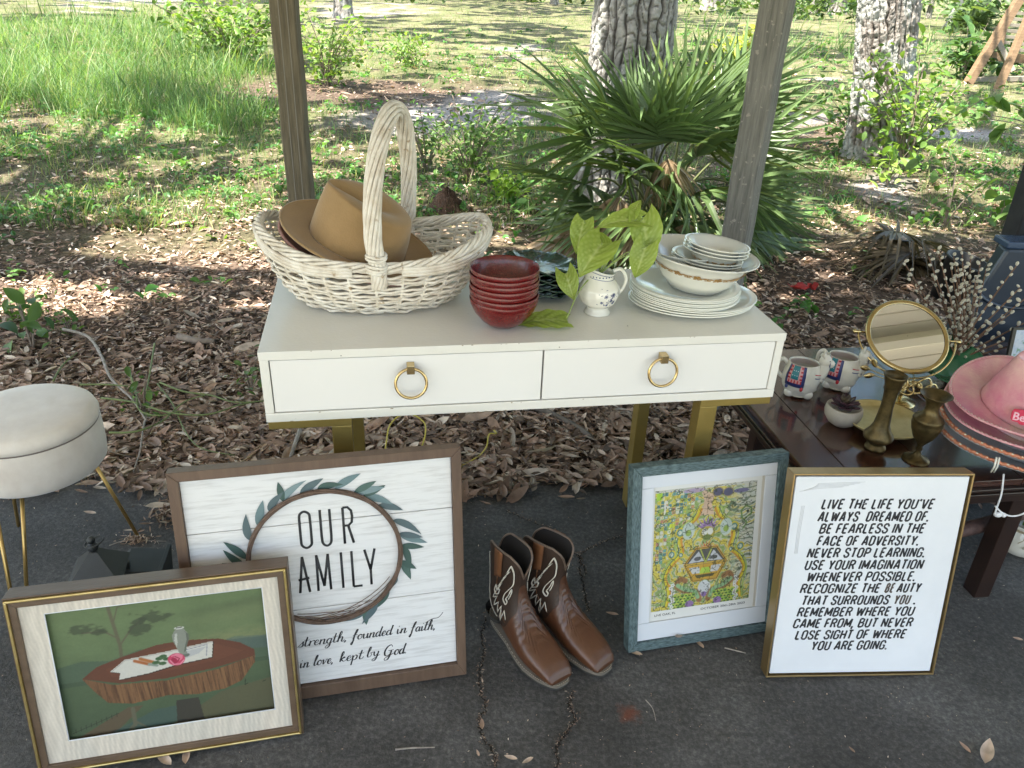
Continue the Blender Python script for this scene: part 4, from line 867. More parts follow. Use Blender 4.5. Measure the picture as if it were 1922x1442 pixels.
for (dph,z,s) in ((.02,.058,.0052),(.42,.060,.0056),(.28,.047,.0045),(.5,.040,.0045),(.12,.036,.004),(-.2,.044,.003)):
    for q in range(8): a = q*.785; jd(c0+dph+.55*s/.048*math.cos(a)*1.2, z+.62*s*math.sin(a), .50*s, .14*s, a)
    jd(c0+dph, z, .26*s, .26*s)
for k in range(46):
    a = rnd.uniform(0,6.28); jd(c0+.2+rnd.gauss(0,.22), .049+rnd.gauss(0,.009), rnd.uniform(.001,.0035), .0007, a)
for k in range(26): ph = 2*math.pi*k/26; jd(ph, .099, .0018, .0018, 0)
m.build('blue_flowers', M_blue, jg)
m = MB()
for zz,dz in ((.093,0),(.1055,0)): m.tube([((jr(zz)+.0018)*math.cos(a), (jr(zz)+.0018)*math.sin(a), zz-.010*math.cos(a)*max(0,(zz-.08)/.032)) for a in np.linspace(0,6.28,50,endpoint=False)], .0007, n=5, closed=True)
m.build('rim_line', M_blue, jg)
M_syn = cm('arrowhead_leaf', rough=.42, transl=.3, var=.10, scale=30, spec=.5)
CAMP = Vector((0,0,CAMZ))
cut = thing('plant_cutting', 'yellow-green arrowhead vine cutting standing in the flowered jug', 'plant', (jp.x,jp.y+.012,.84)); co_ = Vector(cut.location)
def aleaf(px, py, Y, L, ang, wid=.9, tilt=.3, side=0, fold=.42, curl=.45, lobe=.42, stem=None, name='leaf', z=None, normal=None):
    c = atY(px,py,Y) if z is None else at(px,py,z); toC = (CAMP-c).normalized(); right = Vector((1,0,0)); right = (right-toC*right.dot(toC)).normalized(); upv = toC.cross(right); upv = upv if upv.z > 0 else -upv
    nrm = (toC*math.cos(tilt)+upv*math.sin(tilt)+right*side).normalized() if normal is None else Vector(normal).normalized()
    d = right*math.cos(ang)+upv*math.sin(ang); d = (d-nrm*d.dot(nrm)).normalized(); sx_ = d.cross(nrm)
    NR, NC = 22, 15; V = []; C = []
    for i in range(NR):
        t = i/(NR-1)
        for j in range(NC):
            s = (j/(NC-1)-.5)*2; w = wid*.5*(math.sin(math.pi*min(1,(t*.80+.20)))**.75)*(1-.55*t**3); y = (t-.35)*1.0 - lobe*abs(s)**1.5*(1-t)**2.0 + .04*abs(s); x = s*w
            zz = fold*abs(x)*.8 - curl*(y*y)*.8 - .10*abs(x)**2 + .016*math.cos(abs(s)*9+t*26)
            V.append(d*y*L + sx_*x*L + nrm*zz*L)
            vein = max(math.exp(-(s/.07)**2), .7*math.exp(-(((abs(s)*.7+ (1-t)*1.0)*5.5 % 1 - .5)/.13)**2)); edge = abs(s)**3
            base = np.array((.23,.31,.045))*(1+.25*edge); base = base*(1-vein*.8)+np.array((.46,.52,.20))*vein*.8; C.append(base)
    F = [(i*NC+j,i*NC+j+1,(i+1)*NC+j+1,(i+1)*NC+j) for i in range(NR-1) for j in range(NC-1)]
    o = rawobj(name, [tuple(v) for v in V], F, M_syn, cut, np.array(C)); o.location = c-co_
    if stem:
        m = MB(); b0 = c - d*(L*.33); pts = [Vector(stem)]+[b0.lerp(Vector(stem),.5)+Vector((0,0,.015))]+[b0]; m.tube([Vector(p)-co_ for p in crom([tuple(p) for p in pts],7)], .0016, n=6); m.build('stem', M_vine2, cut)
    return o
M_vine2 = pm('leaf_stalk', (.22,.30,.07), (.30,.38,.12), rough=.5, scale=20)
jt = jp+Vector((0,.012,.10)); 
aleaf(1091,434,1.80,.078,R(-100),.72,.2,stem=jt,lobe=.22)
aleaf(1116,476,1.74,.092,R(-118),.95,.45,stem=jt)
aleaf(1134,462,1.79,.060,R(-60),.75,.6,side=.3,stem=jt)
aleaf(1170,414,1.80,.095,R(196),.60,.7,stem=jt,curl=.5)
aleaf(1211,436,1.80,.098,R(-78),.85,.1,side=.35,stem=jt,lobe=.34)
aleaf(1190,396,1.82,.052,R(75),.65,.5,side=-.2,stem=jt)
aleaf(1205,484,1.76,.075,R(-105),.85,-.1,stem=jt)
aleaf(1218,462,1.79,.055,R(60),.55,.2,stem=jt)
aleaf(1067,530,1.74,.062,R(-70),.85,.1,stem=jt)
aleaf(1032,600,0,.118,R(14+180),.62,0,z=.775,normal=(0,-.25,1),curl=.35,fold=.15,lobe=.15,stem=jt+Vector((-.03,-.02,-.01)))
# stray insects of dirt on the desktop
m = MB()
for px,py in ((1178,612),(640,668),(1050,652)): p = at(px,py,.7604); m.ball(p,(.0015,.0012,.0008),8,4)
sp = m.build('dirt_speck', M_dark); tag(sp,'dark specks of dirt on the white desktop','dirt',kind='stuff')
# ================================================================== FRAMED PIECES
def lean_frame(name, label, cat, x, y, yaw, lean, th_, group=None):
    return thing(name, label, cat, (x, y, th_*math.sin(R(lean))+.001), (-R(lean),0,R(yaw)), group)
def rails(par, w, h, fw, d, mat, front=0., zin=.012, bottom=None, name='frame_rail', bev=.0015):
    """four mitred rails, front at y=0, going back to d"""
    fb = bottom or fw
    O = [(0,0),(w,0),(w,h),(0,h)]; I = [(fw,fb),(w-fw,fb),(w-fw,h-fw),(fw,h-fw)]
    for k in range(4):
        a, b_, c, e = O[k], O[(k+1)%4], I[(k+1)%4], I[k]; m = MB(); V = []
        for yy in (front, d): V += [(p[0],yy,p[1]) for p in (a,b_,c,e)]
        m.add(V, [(0,1,2,3),(7,6,5,4),(0,4,5,1),(1,5,6,2),(2,6,7,3),(3,7,4,0)]); m.build(name, mat, par, smooth=False, bevel=bev)
# flat stroke lettering: strokes in the sign's own plane
def strokes(m, S_, ox, oz, sx, sz, r, y=-.0004, slant=0., k=5, rot=0., taper=False, smooth=True):
    fn = Vector((0,1,0))
    for s_ in S_:
        P_ = crom(s_, k) if (smooth and len(s_) > 2) else s_
        Q = []
        for p in P_:
            u = p[0]*sx + slant*p[1]*sz; v = p[1]*sz; Q.append((ox+u*math.cos(rot)-v*math.sin(rot), y, oz+u*math.sin(rot)+v*math.cos(rot)))
        n = len(Q)
        if taper:
            rs = []
            for i in range(n):
                a = Vector(Q[max(0,i-1)]); b_ = Vector(Q[min(n-1,i+1)]); d = (b_-a); d = d.normalized() if d.length > 0 else Vector((1,0,0)); rs.append(r*(.45+.75*max(0,-d.z)**1.0*1.0+.15*abs(d.z)))
        else: rs = [r]*n
        m.tube(Q, rs, n=8, flat=(fn,.16))
# ---- OUR FAMILY sign
M_walnut = pm('walnut_stain', (.085,.048,.030), (.145,.090,.058), rough=.5, scale=4, stretch=(1.5,5,5), bump=.0006, bscale=30)
M_walnutv = pm('walnut_stain_upright', (.085,.048,.030), (.145,.090,.058), rough=.5, scale=4, stretch=(8,5,1.2), bump=.0006, bscale=30)
M_plank = pm('whitewash_plank', (.56,.545,.53), (.72,.71,.70), rough=.6, scale=4, stretch=(2.2,1,26), bump=.0003, bscale=8, lo=.32, hi=.52)
M_ink = pm('black_ink', (.012,.012,.014), (.02,.02,.022), rough=.55, scale=50)
fam = lean_frame('family_sign', 'large brown framed sign reading OUR FAMILY inside a twig hoop', 'sign', -.6575, 1.1813, 13.93, 10.4, .032)
FW_, FH_ = .596, .58
rails(fam, FW_, FH_, .021, .032, M_walnutv, bottom=.032)
zc_ = [.033,.226,.435,.5585]
for i in range(3): bx('plank', (.0215,.0105,zc_[i]+.0007), (FW_-.0215,.016,zc_[i+1]-.0007), M_plank, fam, .0012)
bx('backing', (.0215,.0165,.033), (FW_-.0215,.019,.558), M_dark, fam, 0)
hcx, hcz, hrx, hrz = .296, .350, .160, .158
m = MB(); rnd = random.Random(2)
hoopm = pm('dark_twig_hoop', (.075,.045,.03), (.16,.10,.07), rough=.7, scale=60, bump=.0006)
for s_ in range(4):
    mm = MB(); mm.tube([(hcx+(hrx+.0028*math.cos(a*3+s_*1.57))*math.cos(a), .002+.0028*math.sin(a*3+s_*1.57), hcz+(hrz+.0028*math.cos(a*3+s_*1.57))*math.sin(a)) for a in np.linspace(0,6.283,90,endpoint=False)], .0030, n=6, closed=True); mm.build('hoop_twig', hoopm, fam)
mm = MB()
for q in range(7):
    a0 = rnd.uniform(3.9,4.6); a1 = a0+rnd.uniform(.7,1.3); r0 = rnd.uniform(-.014,.004); mm.tube([(hcx+(hrx+r0-.012*math.sin((a-a0)/(a1-a0)*3.14))*math.cos(a), .000, hcz+(hrz+r0-.012*math.sin((a-a0)/(a1-a0)*3.14))*math.sin(a)) for a in np.linspace(a0,a1,14)], .0009, n=5)
for q in range(5):
    mm.tube([(hcx-.02+rnd.uniform(-.006,.006),-.002,hcz+hrz+rnd.uniform(-.007,.007)) for _ in range(4)], .001, n=5)
tag(mm.build('loose_wire', hoopm, fam), kind='stuff')
lc = [(.055,.10,.085),(.14,.21,.22),(.075,.13,.11),(.19,.26,.27),(.09,.13,.14)]
k = 0
for a_deg in list(range(-62,208,13)):
    if a_deg > 195: break
    a = R(a_deg+rnd.uniform(-3,3)); L = rnd.uniform(.048,.072); ang = a + (R(58) if True else 0)*rnd.uniform(.55,1.1)*(1 if a_deg > 92 else 1); ang = a - R(rnd.uniform(48,80)) if a_deg > 90 else a - R(rnd.uniform(40,78))
    bx_, bz_ = hcx+(hrx+.002)*math.cos(a), hcz+(hrz+.002)*math.sin(a); ux, uz = math.cos(ang), math.sin(ang); mm = MB(); n = 9; Lf, Rf = [], []; cv = rnd.uniform(-.6,.15)
    for i in range(n):
        t = i/(n-1); w = .0085*math.sin(math.pi*t**.8)**.9; x = bx_+ux*L*t - uz*(cv*L*t*t); z_ = bz_+uz*L*t + ux*(cv*L*t*t); Lf.append((x-uz*w,.0090-k*.00004,z_+ux*w)); Rf.append((x+uz*w,.0090-k*.00004,z_-ux*w))
    mm.grid([Rf,Lf], c=lc[rnd.randrange(5)]); mm.build('printed_leaf', M_paint, fam, smooth=False); k += 1
    if rnd.random() < .55:
        mm = MB(); ang2 = ang+R(rnd.uniform(15,40)); ux, uz = math.cos(ang2), math.sin(ang2); Lf, Rf = [], []; L2 = L*.8
        for i in range(n): t = i/(n-1); w = .0075*math.sin(math.pi*t**.8)**.9; x = bx_+ux*L2*t; z_ = bz_+uz*L2*t; Lf.append((x-uz*w,.0090-k*.00004,z_+ux*w)); Rf.append((x+uz*w,.0090-k*.00004,z_-ux*w))
        mm.grid([Rf,Lf], c=lc[rnd.randrange(5)]); mm.build('printed_leaf', M_paint, fam, smooth=False); k += 1
O_ = [[(0,.78),(.08,.93),(.5,1),(.92,.93),(1,.78),(1,.22),(.92,.07),(.5,0),(.08,.07),(0,.22),(0,.78)]]
U_ = [[(0,1),(0,.6),(0,.25),(.1,.07),(.5,0),(.9,.07),(1,.25),(1,.6),(1,1)]]
R_s = [[(0,0),(0,1)],[(0,1),(.55,1),(.92,.9),(1,.75),(.92,.58),(.55,.50),(.05,.50)],[(.5,.5),(1,0)]]
A_ = [[(0,0),(.5,1)],[(.5,1),(1,0)],[(-.05,.36),(1.05,.40)]]
M_l = [[(0,0),(.05,1)],[(.05,1),(.5,.12)],[(.5,.12),(.95,1)],[(.95,1),(1,0)]]
F_s = [[(0,0),(0,1)],[(0,1),(1,1)],[(0,.52),(.8,.52)]]
m = MB(); yy = .0098
for g_,ox,w,sm in ((O_,.247,.022,1),(U_,.2905,.020,1),(R_s,.338,.019,0)): strokes(m, g_, ox, .376, w, .086, .0027, y=yy, smooth=bool(sm) )
for g_,ox,w in ((F_s,.186,.014),(A_,.235,.021),(M_l,.274,.027),([[(0,0),(0,1)]],.3275,1),([[(0,1),(0,0)],[(0,0),(1,0)]],.350,.019),([[(0,1),(.5,.42)],[(1,1),(.5,.42)],[(.5,.42),(.5,0)]],.378,.022)): strokes(m, g_, ox, .268, w, .088, .0027, y=yy, smooth=False)
m.build('lettering', M_ink, fam)
# script hand (x height 1)
G_ = {
's':(.62,[[(-.1,0),(.3,.75),(.42,1.05),(.45,.6),(.5,.3),(.35,.0),(.05,.05)]]),
't':(.55,[[(.05,.3),(.2,1.9),(.12,.5),(.2,.05),(.45,.1),(.6,.45)],[(-.12,1.15),(.5,1.25)]]),
'r':(.62,[[(.05,.9),(.12,1),(.12,.5),(.1,0)],[(.12,.5),(.3,.9),(.5,1.02),(.58,.85)]]),
'e':(.6,[[(0,.4),(.35,.55),(.45,.85),(.28,1.02),(.08,.7),(.08,.25),(.3,0),(.62,.35)]]),
'n':(.85,[[(.05,.9),(.12,1),(.12,.5),(.1,0)],[(.12,.45),(.35,.95),(.55,.95),(.56,.5),(.56,.1),(.7,.02),(.88,.3)]]),
'g':(.75,[[(.5,.85),(.3,1),(.08,.7),(.08,.25),(.28,.02),(.5,.35),(.55,.95),(.5,.2),(.45,-.6),(.2,-.95),(0,-.7),(.3,-.25),(.75,.25)]]),
'h':(.85,[[(.05,.4),(.35,1.6),(.28,2.1),(.14,1.7),(.1,.8),(.08,0)],[(.1,.45),(.33,.95),(.52,.92),(.53,.5),(.54,.08),(.7,.02),(.85,.3)]]),
'f':(.62,[[(.0,.2),(.35,1.5),(.42,2.1),(.25,1.9),(.15,1.0),(.12,-.3),(.02,-.95),(-.12,-.7),(.1,-.2)],[(-.1,.95),(.5,1.05)]]),
'o':(.72,[[(.35,1),(.08,.75),(.08,.25),(.3,0),(.55,.3),(.52,.8),(.35,1),(.5,.85),(.75,.9)]]),
'u':(.85,[[(.05,1),(.08,.4),(.18,.05),(.4,.12),(.56,.6),(.58,1)],[(.58,1),(.58,.3),(.68,.03),(.88,.3)]]),
'd':(.85,[[(.5,.85),(.3,1),(.08,.7),(.08,.25),(.28,.02),(.5,.4),(.62,1.4),(.66,2.0)],[(.66,2.0),(.58,1.0),(.58,.2),(.68,.02),(.88,.3)]]),
'i':(.45,[[(.05,1),(.08,.4),(.15,.04),(.32,.1),(.45,.35)],[(.1,1.42),(.14,1.62)]]),
'a':(.82,[[(.5,.85),(.3,1),(.08,.7),(.08,.25),(.28,.02),(.48,.4),(.54,.95)],[(.54,.95),(.54,.3),(.64,.03),(.85,.3)]]),
'l':(.5,[[(.0,.3),(.33,1.5),(.32,2.1),(.16,1.8),(.1,.8),(.12,.15),(.28,.0),(.5,.35)]]),
'v':(.72,[[(.0,.95),(.1,.9),(.2,.05),(.45,.6),(.48,1.0),(.72,.95)]]),
'k':(.8,[[(.0,.4),(.3,1.6),(.25,2.1),(.12,1.7),(.1,.8),(.08,0)],[(.1,.4),(.4,.95),(.5,.8),(.2,.5),(.5,.05),(.8,.3)]]),
'p':(.8,[[(.05,1),(.12,.3),(.1,-1.0)],[(.1,.5),(.35,1),(.58,.75),(.5,.2),(.25,.02),(.1,.15)]]),
'b':(.75,[[(.0,.4),(.3,1.6),(.26,2.1),(.12,1.7),(.1,.7),(.15,.08),(.4,.05),(.55,.5),(.4,.85),(.7,.9)]]),
'y':(.8,[[(.05,1),(.1,.4),(.25,.1),(.45,.4),(.55,1)],[(.55,1),(.52,.1),(.42,-.7),(.2,-.95),(.02,-.7),(.4,-.2),(.8,.25)]]),
'G':(1.7,[[(1.15,1.7),(.9,2.1),(.45,1.8),(.2,1.0),(.35,.2),(.8,.05),(1.1,.5),(1.15,1.0)],[(.7,1.0),(1.45,1.1)],[(1.15,1.0),(1.1,.0),(.9,-.7),(.5,-.8),(.45,-.4),(1.0,.0),(1.6,.4)]]),
',':(.4,[[(.1,.12),(.15,.0),(.05,-.25)]]), '.':(.45,[[(.10,-.06),(.10,.10),(.16,.24)]]), ' ':(.55,[])}
def script(m, txt, x0, x1, z, xh, r, y):
    tot = sum(G_[c][0] for c in txt); sc = (x1-x0)/tot; x = x0
    for c in txt: w, S_ = G_[c]; strokes(m, S_, x, z, sc, xh, r, y=y, slant=.30*1.0, taper=True); x += w*sc
m = MB(); script(m, "strength,", .2195, .327, .1315, .0125, .00125, yy); script(m, "founded", .338, .427, .131, .0125, .00125, yy); script(m, "in", .437, .460, .131, .0125, .00125, yy); script(m, "faith,", .470, .528, .130, .0125, .00125, yy)
strokes(m, [[(.505,.150),(.520,.158),(.535,.160),(.546,.172)]], 0, 0, 1, 1, .0007, y=yy)
script(m, "in", .2175, .238, .0765, .0125, .00125, yy); script(m, "love,", .2475, .293, .078, .0125, .00125, yy); script(m, "kept", .305, .358, .078, .0125, .00125, yy); script(m, "by", .366, .396, .080, .0125, .00125, yy); script(m, "God.", .402, .460, .076, .0135, .0014, yy)
m.build('script_lettering', M_ink, fam)
# ---- quote canvas
M_goldf = pm('champagne_frame', (.30,.20,.085), (.40,.285,.13), rough=.33, metal=.75, scale=3, stretch=(6,1,1), bump=.0003, bscale=50)
M_canvas = pm('white_canvas', (.66,.67,.69), (.73,.74,.76), rough=.75, scale=5, bump=.0003, bscale=500)
qf = lean_frame('quote_canvas', 'white canvas of bold black slanted text in a slim gold floater frame', 'wall art', .6393, 1.351, 4.13, 11.18, .038)
QW, QH = .418, .529
rails(qf, QW, QH, .0042, .038, M_goldf, bottom=.0042, bev=.0008)
bx('backing', (.0045,.03,.0045), (QW-.0045,.036,QH-.0045), M_dark, qf, 0)
bx('canvas', (.0085,.004,.0085), (QW-.0085,.0285,QH-.0085), M_canvas, qf, .0015)
M_ink2 = pm('worn_black_ink', (.012,.012,.014), (.022,.022,.024), rough=.6, scale=90, speck=((.35,.34,.34),170,.70))
M_inkb = pm('brown_black_ink', (.06,.045,.035), (.10,.08,.065), rough=.6, scale=90)
CAP = {
'A':(.62,[[(0,0),(.29,1)],[(.29,1),(.40,1)],[(.40,1),(.62,0)],[(.12,.30),(.52,.30)]]),'B':(.55,[[(0,0),(0,1)],[(0,1),(.30,1),(.5,.92),(.5,.66),(.34,.53),(0,.53)],[(.34,.53),(.55,.42),(.55,.12),(.34,0),(0,0)]]),
'C':(.55,[[(.55,.68),(.55,.86),(.42,1),(.14,1),(0,.86),(0,.14),(.14,0),(.42,0),(.55,.14),(.55,.32)]]),'D':(.56,[[(0,0),(0,1)],[(0,1),(.36,1),(.56,.84),(.56,.16),(.36,0),(0,0)]]),
'E':(.44,[[(.44,1),(0,1)],[(0,1),(0,0)],[(0,0),(.44,0)],[(0,.52),(.38,.52)]]),'F':(.43,[[(.43,1),(0,1)],[(0,1),(0,0)],[(0,.50),(.37,.50)]]),
'G':(.56,[[(.55,.72),(.55,.86),(.42,1),(.14,1),(0,.86),(0,.14),(.14,0),(.42,0),(.56,.14),(.56,.46),(.32,.46)]]),'H':(.55,[[(0,0),(0,1)],[(.55,0),(.55,1)],[(0,.52),(.55,.52)]]),'I':(.0,[[(0,0),(0,1)]]),
'K':(.55,[[(0,0),(0,1)],[(.52,1),(.03,.42)],[(.18,.58),(.55,0)]]),'L':(.42,[[(0,1),(0,0)],[(0,0),(.42,0)]]),'M':(.74,[[(0,0),(0,1)],[(0,1),(.37,.18)],[(.37,.18),(.74,1)],[(.74,1),(.74,0)]]),
'N':(.56,[[(0,0),(0,1)],[(0,1),(.56,0)],[(.56,0),(.56,1)]]),'O':(.56,[[(.14,1),(.42,1),(.56,.86),(.56,.14),(.42,0),(.14,0),(0,.14),(0,.86),(.14,1)]]),
'P':(.54,[[(0,0),(0,1)],[(0,1),(.36,1),(.54,.88),(.54,.58),(.36,.46),(0,.46)]]),'R':(.56,[[(0,0),(0,1)],[(0,1),(.36,1),(.54,.88),(.54,.62),(.36,.50),(0,.50)],[(.32,.50),(.56,0)]]),
'S':(.54,[[(.53,.72),(.53,.86),(.40,1),(.14,1),(.01,.86),(.01,.68),(.14,.57),(.40,.45),(.54,.32),(.54,.14),(.41,0),(.13,0),(0,.14),(0,.28)]]),'T':(.52,[[(0,1),(.52,1)],[(.26,1),(.26,0)]]),
'U':(.55,[[(0,1),(0,.14),(.14,0),(.41,0),(.55,.14),(.55,1)]]),'V':(.58,[[(0,1),(.25,0)],[(.25,0),(.33,0)],[(.33,0),(.58,1)]]),'W':(.88,[[(0,1),(.20,0)],[(.20,0),(.44,.86)],[(.44,.86),(.68,0)],[(.68,0),(.88,1)]]),
'Y':(.58,[[(0,1),(.29,.42)],[(.58,1),(.29,.42)],[(.29,.42),(.29,0)]]),'Z':(.5,[[(.02,1),(.5,1)],[(.5,1),(0,0)],[(0,0),(.5,0)]]),"'":(.02,[[(.02,1.04),(-.02,.80)]]),'.':(.02,[[(0,-.10),(0,.10)]]),',':(.02,[[(.02,.10),(-.05,-.24)]]),' ':(.10,[])}
def capline(s_, x0, x1, z, cap, par, mat, name, y, r=.00235, slant=.20):
    """x0..x1: left foot of first letter to right head of last, on the canvas"""
    g = 2*r+.0016; n = len(s_)-1; h = cap-2*r; u = (x1-x0-2*r-slant*h-g*n)/max(.05,sum(CAP[c][0] for c in s_)); u = min(u, .030) if len(s_) > 1 else .02; x = x0+r; m = MB()
    for c in s_:
        w, S_ = CAP[c]; strokes(m, [[(p[0]*u, p[1]) for p in q] for q in S_], x, z+r, 1, h, r, y=y, slant=slant, smooth=False); x += w*u+g
    return m.build(name, mat, par)
def txt(s_, x0, x1, z, cap, par, mat, name, y, bold=.030, shear=.20):
    cu = bpy.data.curves.new('t', 'FONT'); cu.body = s_; cu.size = 1; cu.offset = bold; cu.shear = shear; cu.resolution_u = 3; cu.extrude = 0
    o = bpy.data.objects.new('t', cu); COL.objects.link(o); bpy.context.view_layer.update(); dg = bpy.context.evaluated_depsgraph_get(); me = bpy.data.meshes.new_from_object(o.evaluated_get(dg))
    co = np.empty(len(me.vertices)*3, dtype=np.float32); me.vertices.foreach_get('co', co); co = co.reshape(-1,3); a, b_ = co[:,0].min(), co[:,0].max(); h0 = .729
    out = np.zeros_like(co); out[:,0] = x0+(co[:,0]-a)/(b_-a)*(x1-x0); out[:,2] = z+co[:,1]/h0*cap; out[:,1] = y
    me.vertices.foreach_set('co', out.ravel()); me.materials.clear(); me.materials.append(mat); me.update(); bpy.data.objects.remove(o); bpy.data.curves.remove(cu)
    o = link(bpy.data.objects.new(name, me), par); o.modifiers.new('s','SOLIDIFY').thickness = .0003; return o
L13 = [("LIVE THE LIFE YOU'VE",.0745,.341,.4405),("ALWAYS  DREAMED OF.",.070,.336,.4095),("BE FEARLESS IN THE",.0775,.3305,.3795),("FACE OF ADVERSITY.",.0765,.323,.3485),("NEVER STOP LEARNING.",.0575,.343,.318),("USE YOUR IMAGINATION",.056,.343,.287),("WHENEVER POSSIBLE.",.0645,.331,.256),
       (None,0,0,.2255),(None,0,0,.194),("REMEMBER WHERE YOU",.0545,.343,.163),("CAME FROM, BUT NEVER",.0485,.345,.1325),("LOSE SIGHT OF WHERE",.058,.334,.101),("YOU ARE GOING.",.100,.294,.071)]
for s_,a,b_,z in L13:
    if s_: capline(s_, a, b_, z, .0268, qf, M_ink2, 'text_line', .0038)
capline("RECOGNIZE THE",.0535,.250,.2255,.0268,qf,M_ink2,"text_line",.0038); capline("BE",.2575,.284,.2255,.0268,qf,M_inkb,"text_line",.0038); capline("AUTY",.286,.348,.2255,.0268,qf,M_ink2,"text_line",.0038)
capline("THAT SURROUNDS",.0605,.277,.194,.0268,qf,M_ink2,"text_line",.0038); capline("YOU",.284,.328,.194,.0268,qf,M_inkb,"text_line",.0038); capline(".",.334,.344,.194,.0268,qf,M_ink2,"text_line",.0038)
m = MB(); rnd = random.Random(8)
for q in range(5): z0 = .493+q*.003; m.tube([(.02+q*.01,.0038,z0-.008),(.06,.0038,z0-.001),(.12+q*.012,.0038,z0+.003)], .0004, n=4)
for q in range(3): m.tube([(.03+q*.003,.0038,.45),(.028+q*.003,.0038,.38),(.029+q*.003,.0038,.33)], .0004, n=4)
m.build('scuff_mark', pm('scuff',(.48,.48,.48),rough=.8), qf)
# ---- painted grids
class Pic:
    def __init__(s, nx, nz, w, h): s.nx, s.nz, s.w, s.h = nx, nz, w, h; s.X, s.Z = np.meshgrid(np.linspace(0,w,nx), np.linspace(0,h,nz)); s.A = np.zeros((nz,nx,3))
    def blend(s, k, c): k = np.clip(k,0,1)[...,None]; s.A = s.A*(1-k)+(np.asarray(c) if np.ndim(c)==3 else np.array(c)[None,None])*k
    def poly(s, P, c, k=1.):
        ins = np.zeros_like(s.X, bool); n = len(P)
        for i in range(n):
            x1,z1 = P[i]; x2,z2 = P[(i+1)%n]; cnd = ((z1 > s.Z) != (z2 > s.Z)) & (s.X < (x2-x1)*(s.Z-z1)/((z2-z1) if z2 != z1 else 1e-9)+x1); ins ^= cnd
        s.blend(ins*k, c); return ins
    def line(s, P, w, c, k=1.):
        D = np.full_like(s.X, 9.)
        for (x1,z1),(x2,z2) in zip(P[:-1],P[1:]):
            dx, dz = x2-x1, z2-z1; t = np.clip(((s.X-x1)*dx+(s.Z-z1)*dz)/(dx*dx+dz*dz+1e-12),0,1); D = np.minimum(D, np.hypot(s.X-x1-t*dx, s.Z-z1-t*dz))
        s.blend((1-np.clip((D-w*.7)/(w*.6),0,1))*k, c)
    def ell(s, cx, cz, rx, rz, c, k=1., soft=.1): d = np.sqrt(((s.X-cx)/rx)**2+((s.Z-cz)/rz)**2); s.blend(np.clip((1-d)/soft,0,1)*k, c)
    def obj(s, name, ox, oz, y, par, tilt=0.):
        V = np.stack([ox+s.X, np.full_like(s.X,y)+tilt*s.Z, oz+s.Z], -1).reshape(-1,3); idx = np.arange(s.nx*s.nz).reshape(s.nz,s.nx)
        F = np.stack([idx[:-1,:-1],idx[:-1,1:],idx[1:,1:],idx[1:,:-1]],-1).reshape(-1,4); return rawobj(name, V, F, M_paint, par, s.A.reshape(-1,3), smooth=False)
def nzf(X, Z, s, k=0): return fbm(X*1., Z*1., s, k)
# ---- painting of a tree-slab table
M_brownf = pm('brown_wood_frame', (.085,.052,.030), (.145,.095,.060), rough=.38, scale=3, stretch=(2,6,6), bump=.0005, bscale=30)
M_goldtrim = pm('gold_trim', (.50,.36,.12), (.70,.55,.25), rough=.28, metal=.85, scale=30)
M_moire = cm('moire_cloth', rough=.5, var=.03, scale=200)
pt_ = lean_frame('framed_painting', 'brown and gold framed painting of a tree-slab table with vase and pink rose', 'painting', -.9231, 1.0126, 13.95, 12, .050)
PW, PH = .52, .404
rails(pt_, PW, PH, .0035, .0485, M_brownf, front=.004, bottom=.0035, name='outer_rail')
def inner_rail(o0, o1, y0, y1, mat, nm, bev=.0008):
    O = [(o0,o0),(PW-o0,o0),(PW-o0,PH-o0),(o0,PH-o0)]; I = [(o1,o1),(PW-o1,o1),(PW-o1,PH-o1),(o1,PH-o1)]
    for k in range(4):
        V = []
        for yy_ in (y0,y1): V += [(p[0],yy_,p[1]) for p in (O[k],O[(k+1)%4],I[(k+1)%4],I[k])]
        MB().add(V,[(0,1,2,3),(7,6,5,4),(0,4,5,1),(1,5,6,2),(2,6,7,3),(3,7,4,0)]).build(nm, mat, pt_, smooth=False, bevel=bev)
inner_rail(.0036,.0085,-.0015,.02,M_goldtrim,'gold_bead',.0018); inner_rail(.0086,.0215,.0035,.022,M_brownf,'inner_rail')
# moire mat: four strips round the opening
def mat_piece(x0,x1,z0,z1,nx,nz):
    p = Pic(nx,nz,x1-x0,z1-z0); gx = p.X+x0; gz_ = p.Z+z0; st = .5+.5*np.sin(gx*420+3*np.sin(gx*90)+1.1*np.sin(gz_*60)); mo = .5+.5*np.sin(gx*900+9*fbm(gx*60,gz_*16,1.0,1)+gz_*160)
    big = fbm(gx*22,gz_*.5,1.,2)[...,None]; base = np.array((.62,.575,.49))[None,None]*(1-.14*st[...,None])*(1-.10*mo[...,None])+np.array((.05,.01,-.01))[None,None]*big; p.A = base*(.92+.16*big); return p
o0, o1x, o1z = .0215, (.0645,.4665), (.068,.360)
for (x0,x1,z0,z1) in ((o0,PW-o0,o1z[1],PH-o0),(o0,PW-o0,o0,o1z[0]),(o0,o1x[0],o1z[0],o1z[1]),(o1x[1],PW-o0,o1z[0],o1z[1])):
    q = mat_piece(x0,x1,z0,z1,max(20,int((x1-x0)*700)),max(16,int((z1-z0)*400))); q.obj('mat_strip', x0, z0, .0095, pt_)
for a,b_ in (((o1x[0],o1z[0]),(o1x[1],o1z[0])),((o1x[1],o1z[0]),(o1x[1],o1z[1])),((o1x[0],o1z[0]),(o1x[0],o1z[1])),((o1x[0],o1z[1]),(o1x[1],o1z[1]))):
    MB().tube([(a[0],.0105,a[1]),(b_[0],.0105,b_[1])], .0014, n=6).build('mat_lip', M_canvas, pt_)
